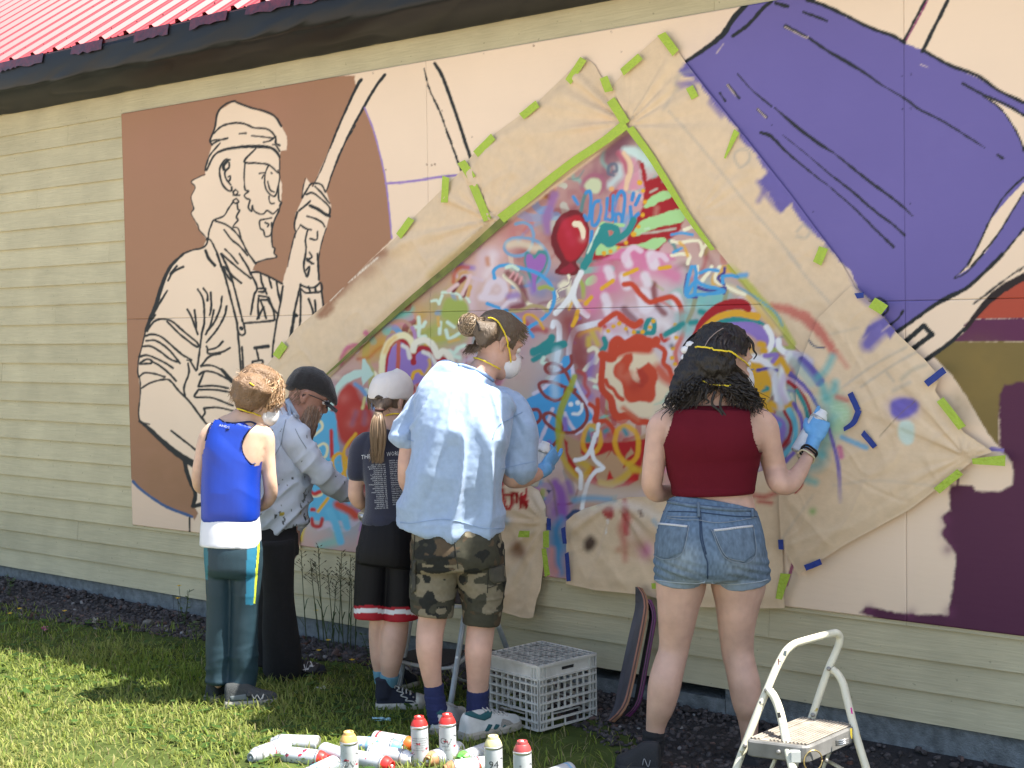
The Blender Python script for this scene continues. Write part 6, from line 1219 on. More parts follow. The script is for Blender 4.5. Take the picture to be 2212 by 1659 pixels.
M_glove = mat('nitrile_glove', (.13, .36, .66), .38, var=(30, .12), bump=(90, .2), spec=.5)
def can_print(m, nt, N, L, p, c, tc):
    pass
M_can_w = mat('can_white_print', (.62, .64, .66), .35, var=(28, .22), spec=.6)
M_cap_w = mat('cap_white', (.72, .73, .74), .4)
woman()
def hem_band(fg, z0, w, V, amp): return np.exp(-((V[:, 2]-z0)/w)**2)*amp
# ---------------------------------------------------------------- man with a bun in the pale blue T-shirt
TAGS['T'] = (740.6, 768, .23148)
def bun_man():
    f = Fig(5.90); J = f.J; g = on_ground(985, 1580); root = empty('person', (g[0], g[1], GZ), 'tall person with hair bun, washed blue T-shirt and camouflage shorts', 'person', 'people painting at the wall')
    H = Head(J(1071, 744, .06), 62, 30, 1.04); skin = skin_mat('skin_pink', (.57, .35, .265))
    mb = MB(); H.add(mb)
    f.limb(mb, [(1066, 770, .05, 31, 1), (1050, 793, .03, 31, 1), (1036, 815, .01, 36, .95), (1024, 838, 0, 60, .6)])
    f.limb(mb, [(1016, 822, 0, 60, .7), (1006, 850, 0, 82, .5), (1000, 890, 0, 90, .56), (990, 960, 0, 88, .74), (984, 1040, 0, 82, .78), (980, 1110, 0, 82, .82), (985, 1165, 0, 86, .82), (988, 1200, 0, 78, .7)], pw=2.3)
    f.limb(mb, [(930, 868, 0, 22, 1), (908, 882, 0, 22, 1), (892, 930, 0, 21, 1), (880, 1000, .0, 21, 1), (879, 1035, .03, 20, 1), (892, 1055, .12, 18, 1), (912, 1060, .22, 14, 1)])
    hand(mb, J(915, 1060, .23), EF+ER*.4, EZ*.8-ER*.3, 1, .9, 1)
    f.limb(mb, [(1080, 876, .05, 22, 1), (1106, 890, .05, 24, 1), (1116, 940, .05, 25, 1), (1108, 1000, .05, 23, 1), (1106, 1032, .06, 23, 1.0), (1126, 1035, .12, 20, 1), (1150, 1027, .19, 17, 1), (1172, 1017, .25, 13.5, 1), (1178, 1013, .27, 13, 1)], lat=EZ*.7+ER*.7)
    for L_ in ([(945, 1190, 0, 46, 1.1), (940, 1260, 0, 41, 1.05), (936, 1325, .01, 32, 1.05), (929, 1365, .0, 30, 1.05), (927, 1400, -.012, 29, 1.1), (930, 1440, 0, 24, 1.1), (937, 1486, .02, 19, 1.05), (944, 1520, .03, 17, 1.1), (950, 1550, .05, 13, 1.1)],
               [(1030, 1190, 0, 46, 1.1), (1036, 1260, 0, 42, 1.05), (1040, 1340, .01, 31, 1.05), (1036, 1378, .0, 30.5, 1.05), (1033, 1410, -.012, 29.5, 1.1), (1033, 1450, 0, 26, 1.08), (1032, 1495, .02, 22.5, 1.05), (1032, 1535, .03, 20, 1.1), (1034, 1560, .05, 15, 1.1)]): f.limb(mb, L_)
    body = fuse('body', mb, .0064, 5, skin, root); H.eyes(root)
    # T-shirt
    mt = MB()
    f.limb(mt, [(1036, 806, .0, 39, .9), (1028, 818, .0, 62, .74), (1014, 836, 0, 92, .62), (1004, 868, -.03, 108, .66), (996, 930, -.05, 104, .80), (990, 990, -.042, 99, .86), (983, 1046, -.020, 101, .86), (979, 1090, -.002, 108, .82), (977, 1138, .012, 115, .78)], pw=2.3, cap=False, n=44)
    f.limb(mt, [(970, 860, 0, 28, 1), (926, 864, 0, 29, 1.0), (903, 886, 0, 29, 1.0), (887, 920, 0, 27, 1.05), (877, 952, 0, 28, 1.1)], lat=ER*.8-EZ*.3, n=24)
    f.limb(mt, [(1050, 856, .01, 26, 1), (1086, 866, .03, 31, 1), (1110, 888, .04, 34, 1), (1121, 925, .04, 36, 1), (1123, 968, .05, 37, 1.02), (1120, 1010, .06, 37, 1.1)], lat=ER, n=24)
    z_h = J(977, 1140)[2]
    def ds(V, N):
        x = V@ER; y = V@EF; z = V[:, 2]; cx = (J(1000, 900)@ER); t = np.clip((J(1000, 830)[2]-z)/.55, 0, 1)
        # long folds fan from the shoulder blades, slack gathers to the lower left
        ang = (x-cx)/(.16+.30*t); q = np.stack([ang*3.6+.8*t, y*2.5, t*1.5], 1); n = vnoise(q, 91); r = 1-2*np.abs(n)
        fold = (.020*np.clip(1-np.abs(n)*2.8, 0, 1)*np.clip(t*2.6, 0, 1)+.006*r*np.clip(t*2.2, 0, 1)+.006*vnoise(q*np.array([2.2, 1, 2])+4, 92)*np.clip(t*3, 0, 1))
        d2 = .013*np.clip(1-np.abs(vnoise(np.stack([(x*.6+z)*5, y*3, (z-x*.4)*2], 1), 93))*2.4, 0, 1)*np.clip(t*2-.4, 0, 1)*(x < cx+.2)
        return fold+d2+.0012*vnoise(V*60, 94)+np.exp(-((z-z_h-.022)/.003)**2)*-.0016
    tee = fuse('t_shirt', mt, .0062, 3, mat('washed_blue_cotton', (.285, .385, .55), .9, var=(38, .10), bump=(480, .18), sheen=.2), root, ds)
    mq = mat('blue_collar_rib', (.23, .33, .50), .9, bump=(300, .3))
    surf_line('collar', [tee, body], 'T', '1075 95 1130 100 1220 130 1320 175 1400 235', .0075, mq, tee, .002)
    surf_line('seam', [tee], 'T', '1672 530 1560 590 1470 640 1425 700 1400 780', .0018, mq, tee, .0015); surf_line('hem_stitch', [tee], 'T', '535 1560 650 1565 900 1530 1100 1552 1300 1610 1500 1612/1478 1060 1640 1020 1790 990/600 780 660 800', .0013, mq, tee, .001)
    # camouflage shorts
    def camo(V):
        p = np.stack([V@ER*9.5, V@EF*9.5, V[:, 2]*14], 1); w = np.stack([vnoise(p*1.8, 95), vnoise(p*1.8+9, 96), vnoise(p*1.8+17, 97)], 1)*.55
        a = vnoise(p+w, 98)+.35*vnoise(p*2.4+w*2, 99); b = vnoise(p*1.15+w+31, 100)+.3*vnoise(p*2.6, 101); c = vnoise(p*1.0+w+63, 102)+.3*vnoise(p*2.2, 103)
        col = np.tile(np.array([.052, .050, .036]), (len(V), 1)); col[a > .12] = (.085, .062, .040); col[b > .30] = (.022, .023, .021); col[c > .36] = (.19, .165, .115)
        return col*(1+.12*vnoise(V*90, 104))[:, None]
    ms = MB()
    f.limb(ms, [(985, 1110, 0, 92, .80), (985, 1150, -.005, 97, .84), (986, 1190, -.012, 100, .88), (988, 1214, -.005, 99, .8)], pw=2.4, cap=False, n=34)
    f.limb(ms, [(944, 1175, 0, 56, 1.15), (941, 1230, 0, 51, 1.12), (935, 1280, 0, 49, 1.1), (933, 1320, 0, 48, 1.1), (932, 1327, 0, 47, 1.1)], cap=False, n=28)
    f.limb(ms, [(1032, 1175, 0, 57, 1.15), (1038, 1235, 0, 53, 1.12), (1042, 1290, 0, 47, 1.12), (1041, 1338, 0, 42, 1.12), (1040, 1349, 0, 40, 1.12)], cap=False, n=28)
    sh = fuse('camouflage_shorts', ms, .0048, 3, mat('camouflage_cotton', rough=.9, attr='paint', bump=(420, .2), spec=.15), root, lambda V, N: folds(V, 105, .007, 9, 7, .6, .0006)+.004*np.clip(1-np.abs(vnoise(np.stack([V@ER*5, V@EF*5, V[:, 2]*22], 1), 106))*2.5, 0, 1), camo)
    cm = mat('camouflage_flap', (.055, .052, .038), .9, var=(14, .6), bump=(420, .2)); cs = mat('camouflage_seam', (.022, .021, .016), .9)
    patch('cargo_pocket', [sh], TP('H', '985 415 1080 395 1083 500 1020 512 990 490'), .006, cm, sh); patch('cargo_pocket', [sh], TP('H', '515 370 535 365 535 560 505 575'), .005, cm, sh)
    surf_line('seam', [sh], 'H', '985 410 1083 392/990 440 1080 425/1085 200 1082 400/760 180 775 260 795 420/975 540 1075 520 1070 640/985 420 978 570/530 180 520 360', .0016, cs, sh, .0015)
    # socks and trainers
    sk = mat('navy_sock', (.012, .018, .075), .95, bump=(300, .35)); rib = lambda V, N: .0022*vnoise(np.stack([V@ER*6, V@EF*6, V[:, 2]*70], 1), 107)+.001*np.sin(V[:, 2]*400)
    for rows in ([(937, 1478, .02, 21.5, 1.08), (939, 1505, .025, 22.5, 1.12), (944, 1535, .03, 23, 1.3), (948, 1560, .03, 23, 1.3)], [(1032, 1488, .02, 24.5, 1.06), (1032, 1520, .025, 25, 1.12), (1033, 1548, .03, 26, 1.25), (1035, 1575, .03, 25, 1.3)]):
        mk = MB(); f.limb(mk, rows, cap=False); fuse('sock', mk, .005, 2, sk, root, rib)
    mw = mat('scuffed_white_leather', (.50, .52, .50), .6, var=(16, .25), bump=(90, .2)); mg = mat('teal_suede', (.012, .075, .085), .9); mt2 = mat('grey_mesh', (.26, .25, .22), .9, bump=(240, .8))
    up, a, D, Sd, L_ = shoe(f, (998, 1600), (1120, 1570), .104, mw, M_rub, root, h=.092, sole=.034, laces=6)
    patch('heel_collar', [up], TP('H', '835 1325 870 1340 920 1355 960 1365 1000 1345 1010 1310 985 1300 930 1330 870 1300 845 1305'), .003, mg, up)
    for q in (0, 1, 2): patch('stripe', [up], TP('H', ' '.join('%d %d' % (x+q*45, y) for x, y in ((955, 1440), (985, 1440), (1012, 1390), (985, 1385)))), .0025, mg, up)
    patch('toe_mesh', [up], TP('H', '1070 1350 1120 1365 1160 1400 1155 1440 1090 1440 1060 1400'), .002, mt2, up)
    up, *_ = shoe(f, (945, 1592), (1000, 1552), .100, mw, M_rub, root, h=.092, sole=.034, laces=4); patch('heel_collar', [up], TP('H', '600 1290 720 1300 720 1330 660 1325 605 1330'), .003, mg, up)
    # gloved hand on the can nozzle
    mg2 = MB(); w0 = J(1170, 1018, .245); hand(mg2, J(1176, 1010, .255), ER*.55+EF*.6+EZ*.62, -EF*.5+ER*.7-EZ*.1, 1.02, .85, 1, index_straight=True); f.limb(mg2, [(1160, 1022, .22, 16, 1), (1170, 1018, .245, 15.5, 1), (1180, 1010, .265, 17, 1)], lat=EZ*.7+ER*.7)
    fuse('glove', mg2, .0036, 3, M_glove, root, lambda V, N: folds(V, 108, .0016, 40, 60))
    c0, c1 = J(1146, 1046, .30), J(1172, 976, .285); spray_can(c0, c1-c0, 'spray can held in blue glove beside the washed blue T-shirt', M_can_w, M_cap_w, 'spray cans held by the painters')
    # hair combed back into a bun
    rng = np.random.default_rng(7); mh = MB(); mh.ring_loft(H.rings(.007, z0=-.02, back=.8)); hm = mat('brown_hair_mass', (.10, .07, .045), .55, bump=(140, .6, (1, 1, .4)))
    bc = J(1018, 702, -.02)
    f.limb(mh, [(1052, 722, -.02, 34, .9), (1034, 710, -.03, 20, 1), (1022, 704, -.02, 18, 1)], lat=EZ)
    hair = fuse('hair', mh, .006, 4, hm, root, lambda V, N: .0025*vnoise(V*90, 109), cut=lambda V: ((V-H.c)@H.f < .05*H.k) | ((V-H.c)@H.u > .07))
    mbn = MB(); mbn.ring_loft([[bc+r*(EZ*math.sin(t)*1.0+EF*math.cos(t)*1.0)+ER*x for t in 2*np.pi*np.arange(14)/14] for x, r in ((-.050, .012), (-.042, .032), (-.020, .043), (.004, .043), (.022, .032), (.032, .016))])
    bun = fuse('bun', mbn, .006, 3, hm, hair, lambda V, N: .006*vnoise(V*60, 110))
    P = []; C = []
    for i in range(900):
        a = rng.uniform(-1, 1); th = rng.uniform(-1.45, 1.45)
        st = H.p(.070*math.sin(th)*rng.uniform(.9, 1.05), rng.uniform(.0, .085), .03+.095*math.cos(th)*rng.uniform(.9, 1.02)) if rng.random() < .7 else H.p(.065*math.sin(th), -.06, rng.uniform(-.05, .0))
        mid = H.p(.080*math.sin(th)*.8, -.03, .045+.085*math.cos(th)); e = bc+ER*.02+rng.normal(0, .008, 3)
        off = (st-H.c); st = H.c+off*1.03; c = catmull([st, mid+rng.normal(0, .002, 3), H.p(.03*math.sin(th), -.105, .05+.02*math.cos(th)), e], 5); P.append(c)
        k = rng.uniform(.7, 1.6); C.append(np.array([.125, .088, .056])*k)
    for i in range(420):
        n1 = rng.normal(size=3); n1 /= np.linalg.norm(n1); n2 = np.cross(n1, rng.normal(size=3)); n2 /= np.linalg.norm(n2); r = rng.uniform(.038, .050); a0 = rng.uniform(0, 6.28); sp = rng.uniform(1.0, 2.4)
        P.append(np.array([bc-ER*.008+r*(n1*math.cos(a0+sp*t)+n2*math.sin(a0+sp*t))*np.array([1, 1, 1]) for t in np.linspace(0, 1, 8)])); C.append(np.array([.21, .15, .092])*rng.uniform(.6, 1.6))
    for i in range(160):
        s0 = H.p(rng.uniform(-.06, .06), -.07, rng.uniform(-.075, -.04)); P.append(np.array([s0+(-EF*.006-ER*.008)*t*3+EZ*(.02*t-.03*t*t)+rng.normal(0, .002, 3) for t in np.linspace(0, 1, 5)])); C.append(np.array([.16, .11, .07])*rng.uniform(.6, 1.4))
    ribbons('hair_strands', P, None, hair_mat('brown_hair'), hair, .0030, np.array(C))
    surf_line('hair_tie', [bun, hair], 'E', '905 415 925 445 930 480', .004, mat('hair_tie', (.02, .016, .014), .9), hair, .002)
    respirator(H, root); mask_strap(root, [hair, body], '985 400 1020 410 1060 450 1085 500 1098 545 1110 600 1118 670', .0034, .006, 'E'); mask_strap(root, [body, hair, tee], '860 648 920 655 980 680 1050 715', .0034, .006, 'E')
bun_man()
# ---------------------------------------------------------------- girl with the cap and ponytail
def ponytail_girl():
    f = Fig(6.30); J = f.J; g = on_ground(850, 1525); root = empty('person', (g[0], g[1], GZ), 'girl with long ponytail through a white cap and navy tour T-shirt', 'person', 'people painting at the wall')
    H = Head(J(842, 868, .02), 38, 16, .95); skin = skin_mat('skin_girl', (.57, .365, .285)); mb = MB(); H.add(mb)
    f.limb(mb, [(852, 882, .02, 22, 1), (852, 910, 0, 22, 1), (848, 936, 0, 27, .9), (846, 950, 0, 44, .6)])
    f.limb(mb, [(846, 938, 0, 40, .6), (845, 960, 0, 62, .55), (845, 1010, 0, 60, .64), (846, 1070, 0, 52, .76), (846, 1120, 0, 54, .8), (845, 1170, 0, 60, .85), (845, 1200, 0, 56, .8)], pw=2.3)
    f.limb(mb, [(795, 958, 0, 20, 1), (781, 972, 0, 19, 1), (772, 1020, 0, 17, 1), (768, 1065, .02, 17, 1), (776, 1083, .07, 16, 1), (795, 1090, .15, 13.5, 1), (812, 1088, .2, 11, 1)])
    hand(mb, J(814, 1087, .21), ER*.5+EF*.6-EZ*.3, EZ*.7-EF*.4, .82, .9, 1)
    f.limb(mb, [(895, 958, 0, 20, 1), (910, 975, 0, 19, 1), (916, 1020, .02, 17, 1), (914, 1065, .05, 16, 1), (898, 1085, .13, 14, 1), (880, 1090, .2, 11, 1)]); hand(mb, J(878, 1090, .21), -ER*.3+EF*.8, EZ*.8-EF*.3, .82, .8, -1)
    for L_ in ([(818, 1190, 0, 30, 1.1), (816, 1270, 0, 26, 1.05), (817, 1340, .02, 20, 1.05), (814, 1378, .03, 18, 1.1), (815, 1420, .04, 15, 1.1), (818, 1446, .06, 12, 1.1), (822, 1466, .08, 10, 1.1)],
               [(866, 1190, 0, 31, 1.1), (862, 1270, 0, 30, 1.05), (857, 1335, 0, 28, 1.02), (851, 1378, -.01, 29, 1.05), (846, 1420, -.005, 25, 1.06), (842, 1455, .02, 19, 1.05), (838, 1480, .04, 15, 1.1), (836, 1500, .05, 12, 1.1)]): f.limb(mb, L_)
    body = fuse('body', mb, .006, 5, skin, root); H.eyes(root)
    mt = MB(); f.limb(mt, [(848, 930, 0, 29, .95), (846, 942, 0, 48, .75), (845, 962, 0, 66, .60), (845, 1005, -.004, 63, .74), (846, 1060, -.006, 57, .9), (846, 1098, -.004, 58, .94), (845, 1130, 0, 63, .92)], pw=2.3, cap=False, n=36)
    f.limb(mt, [(800, 953, 0, 24, 1), (782, 970, 0, 25, 1), (774, 1005, 0, 22, 1.05), (770, 1030, 0, 20, 1.1)], n=20); f.limb(mt, [(892, 953, 0, 24, 1), (909, 972, 0, 25, 1), (916, 1010, .02, 22, 1.05), (917, 1030, .03, 21, 1.1)], n=20)
    tee = fuse('tour_t_shirt', mt, .0058, 3, mat('navy_cotton', (.016, .019, .040), .9, var=(24, .12), bump=(480, .2), sheen=.3), root, lambda V, N: folds(V, 121, .006, 9, 5, .5)+.004*np.clip(1-np.abs(vnoise(np.stack([V@ER*6, V@EF*6, V[:, 2]*20], 1), 122))*2.4, 0, 1)*np.clip((J(846, 1085)[2]-V[:, 2])/.05, 0, 1))
    Tx = lambda x, y: tuple(TP('T', '%f %f' % (x, y))[0])
    L1 = "LAS VEGAS, NV|BOSSIER CITY, LA|BATON ROUGE, LA|NORWICH, GB|DETROIT, MI|LOUISVILLE, KY|CLEVELAND, OH|PITTSBURGH, PA|CHARLOTTE, NC|RALEIGH, NC|PHILADELPHIA, PA|COLOGNE, DE|AMSTERDAM, NL|GLASGOW, GB|MANCHESTER, GB|LONDON, GB|DUBLIN, IE|OTTAWA, ON|MONTREAL, QC|WINNIPEG, MB|REGINA, SK|CALGARY, AB|EDMONTON, AB".split('|')
    L2 = "SANTA CLARA, CA|GLENDALE, AZ|LOS ANGELES, CA|SAN DIEGO, CA|SALT LAKE CITY|DENVER, CO|FARGO, ND|ST. PAUL, MN|INDIANAPOLIS, IN|COLUMBUS, OH|KANSAS CITY, MO|NASHVILLE, TN|ST. LOUIS, MO|TORONTO, ON|DES MOINES, IA|OMAHA, TX|HOUSTON, TX|PERTH, AU|BRISBANE, AU|SYDNEY, NSW|ADELAIDE, SA".split('|')
    rows = [('THE', *Tx(172, 968), *Tx(262, 958), 9, 0), ('WORLD', *Tx(408, 942), *Tx(556, 928), 9.5, 0)]
    for i, t in enumerate(L1):
        w = len(t)*10.2; xr = 397+i*1.2; y = 1022+i*18.4; rows.append((t, *Tx(xr-w, y+6), *Tx(xr, y), 2.7, 0))
    for i, t in enumerate(L2):
        w = len(t)*10.4; xl = 430+i*1.8; y = 988+i*20.4; rows.append((t, *Tx(xl, y), *Tx(min(xl+w, 640), y-6), 2.7, 0))
    surf_text('tour_print', [tee], rows, mat('white_print', (.50, .52, .54), .8), tee, .0016)['kind'] = 'stuff'
    def bball(V):
        px, py, _ = project_all(V); c = np.tile(np.array([.004, .004, .006]), (len(V), 1)); e = 1327+(px-770)*.045-3*np.abs(np.sin((px-770)/70*3.1))
        d = e+6-py
        c[(d < 24)] = (.32, .012, .024); c[(d < 18) & (d > 8)] = (.62, .63, .66); return c
    ms = MB(); f.limb(ms, [(845, 1108, 0, 57, .92), (845, 1140, -.004, 63, .95), (842, 1190, -.006, 70, .92), (840, 1215, -.004, 72, .85)], pw=2.3, cap=False, n=30)
    f.limb(ms, [(812, 1185, 0, 42, 1.2), (806, 1260, 0, 40, 1.2), (802, 1325, 0, 37.5, 1.2), (802, 1334, 0, 37, 1.2)], cap=False, n=26); f.limb(ms, [(868, 1185, 0, 42, 1.2), (870, 1260, 0, 42, 1.2), (868, 1325, 0, 40, 1.2), (868, 1336, 0, 40, 1.2)], cap=False, n=26)
    fuse('basketball_shorts', ms, .005, 3, mat('black_mesh_jersey', rough=.55, attr='paint', bump=(600, .2), spec=.2), root, lambda V, N: folds(V, 125, .006, 8, 2.5, .1), bball)
    sk = mat('teal_sock', (.10, .24, .32), .9, bump=(260, .3)); mk = MB(); f.limb(mk, [(842, 1454, .02, 21.5, 1.05), (840, 1470, .03, 20, 1.08), (838, 1488, .045, 16, 1.1)], cap=False); fuse('sock', mk, .005, 2, sk, root); mk = MB(); f.limb(mk, [(818, 1446, .06, 13.5, 1.1), (823, 1475, .07, 13.5, 1.2)], cap=False); fuse('sock', mk, .005, 2, sk, root)
    mc = mat('navy_canvas', (.012, .014, .026), .9, bump=(400, .3)); me = mat('eyelet', (.55, .55, .55), .3, metal=.9); wr = mat('white_rubber', (.46, .43, .36), .6, var=(30, .35))
    up, a, D, Sd, L_ = shoe(f, (812, 1531), (921, 1528), .088, mc, wr, root, h=.085, sole=.030, high=.055, laces=6, toecap=wr)
    for i in range(6):
        t = .22+.065*i; c = a+D*(t*L_)+EZ*(.150-.016*i); q = c-Sd*0+np.array([0, 0, 0]); px, py, _ = project_all(np.array([q+(-EF)*.02]))
        p0 = on_surf([up], 870+i*5.6, 1476+i*7.6, .001); nrm = -EF*.7+ER*.5+EZ*.5; mq = MB(); mq.tube([p0, p0+nrm*.003], [.0042, .0038], 8); adopt(up, mq.build('eyelet', me))
    surf_line('lace', [up], 'H', '400 1150 430 1165 415 1180 455 1195 440 1210 480 1225 470 1240 510 1245 540 1260', .003, M_lace, up, .004)
    shoe(f, (862, 1490), (897, 1478), .082, mc, wr, root, h=.08, sole=.026, laces=4, toecap=mat('brown_cap', (.12, .09, .06), .7))
    # cap
    mcp = mat('white_twill', (.64, .60, .56), .9, var=(10, .06), bump=(520, .25)); mh = MB()
    R_ = H.rings(.014, z0=.0, back=.55); Rl = H.rings(.013, z0=-.04, z1=.02, back=.5); mh.ring_loft(H.rings(.013, z0=.03, back=.5)[:1]+R_)
    rs = []
    for z, s_ in ((.012, 1.02), (.04, 1.05), (.07, 1.03), (.095, .95), (.115, .80), (.130, .58), (.139, .32), (.142, .1)):
        rs.append([H.p(.088*s_*math.cos(t), -.004+.110*s_*math.sin(t), z*1.05+.030*(math.sin(t)*.5)-.012*max(0, -math.sin(t))*(z < .05)) for t in 2*np.pi*np.arange(40)/40])
    mh = MB(); mh.ring_loft(rs)
    seams = lambda V, N: -.0016*np.max([np.exp(-(np.arctan2(np.sin(np.arctan2((V-H.c)@H.r, (V-H.c)@H.f)-q), np.cos(np.arctan2((V-H.c)@H.r, (V-H.c)@H.f)-q))/.03)**2) for q in np.arange(6)*math.pi/3+.5], axis=0)+.001*vnoise(V*50, 126)
    # arched opening at the back
    op = lambda V: ~((((V-H.c)@H.f < -.03)) & ((((V-H.c)@H.r)/.036)**2+(((V-H.c)@H.u+.004)/.050)**2 < 1))
    capo = fuse('baseball_cap', mh, .0045, 4, mcp, root, seams)
    bp = lambda x, y, z: H.p(x*.92+y*.38, y*.92-x*.38, z)
    mv = MB(); br = []
    for t in np.linspace(0, 1, 9):
        w = .074*math.sqrt(max(0.02, 1-(t*.93)**2)); br.append([bp(w*math.cos(q), .085+.085*t, .030-.022*t-.020*(math.cos(q))**2+.0025*math.sin(q)) for q in 2*np.pi*np.arange(16)/16])
    mv.ring_loft(br); adopt(capo, mv.build('brim', mcp, None, True))
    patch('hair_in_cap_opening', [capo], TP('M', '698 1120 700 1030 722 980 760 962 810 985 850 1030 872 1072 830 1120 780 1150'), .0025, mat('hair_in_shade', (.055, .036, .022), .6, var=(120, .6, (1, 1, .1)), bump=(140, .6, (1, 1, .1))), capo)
    surf_line('strap', [capo], 'M', '800 1150 860 1110 920 1075 965 1030', .0045, mcp, capo, .003); surf_line('buckle', [capo], 'M', '885 1085 915 1050', .005, M_tin, capo, .004); mv = MB(); mv.tube([H.p(0, -.004, .139), H.p(0, -.004, .146)], [.009, .006], 8); adopt(capo, mv.build('button', mcp, None, True))
    # hair
    rng = np.random.default_rng(9); hm = mat('light_brown_mass', (.12, .08, .05), .55, bump=(140, .6, (1, 1, .4))); mh = MB(); mh.ring_loft(H.rings(.005, z0=-.05, back=.6))
    f.limb(mh, [(836, 868, -.06, 14, 1), (827, 877, -.092, 11, 1), (820, 884, -.108, 7, 1)], lat=EZ)
    f.limb(mh, [(819, 886, -.110, 8, 1), (816, 910, -.125, 15, .8), (817, 940, -.125, 16, .75), (816, 970, -.118, 12, .7), (815, 992, -.11, 6, .7)])
    hair = fuse('hair', mh, .0055, 3, hm, root, lambda V, N: .002*vnoise(V*np.array([160, 160, 14]), 127), cut=lambda V: ((V-H.c)@H.f < .03) & ((V-H.c)@H.u < .07))
    P = []; C = []
    for i in range(520):
        a = rng.uniform(-1, 1); b = rng.uniform(-1, 1); tip = rng.uniform(.72, 1.05); px = [821, 817+a*13, 817+a*18, 816+a*15, 814+a*11+rng.normal(0, 3)]; py = [884, 905, 935, 935+35*tip, 935+64*tip]
        P.append(catmull([J(x, y, z+b*.02*np.sin(i2/4*3)) for i2, (x, y, z) in enumerate(zip(px, py, (-.112, -.138, -.142, -.130, -.12)))], 4)); C.append(np.array([.17, .115, .07])*rng.uniform(.55, 1.6))
    for i in range(260):
        th = rng.uniform(-1.1, 1.1); P.append(catmull([H.p(.077*math.sin(th), -.03-.06*math.cos(th), rng.uniform(-.06, .05)), H.p(.05*math.sin(th), -.105, -.005), J(821+rng.normal(0, 2), 884, -.110)], 5)); C.append(np.array([.13, .088, .055])*rng.uniform(.6, 1.5))
    ribbons('hair_strands', P, None, hair_mat('light_brown_hair'), hair, .0030, np.array(C)); mq = MB(); c = J(821, 885, -.111); mq.tube([c+.019*(ER*math.cos(q)+EF*math.sin(q)) for q in np.linspace(0, 6.28, 17)], .005, 7); adopt(hair, mq.build('hair_tie', mat('brown_tie', (.06, .02, .015), .8), None, True))
    respirator(H, root); mask_strap(root, [body, hair], '856 1218 900 1205 970 1200 1040 1206 1092 1216', .0034, .004, 'M')
    p = J(783, 1119, .02); spray_can(p, ER*.55+EF*.7+EZ*.45, 'upturned spray can tucked beside the navy T-shirt hem', mat('can_gold_base', (.5, .46, .34), .3, metal=.6), M_cap_w, 'spray cans held by the painters', k=.86)
ponytail_girl()
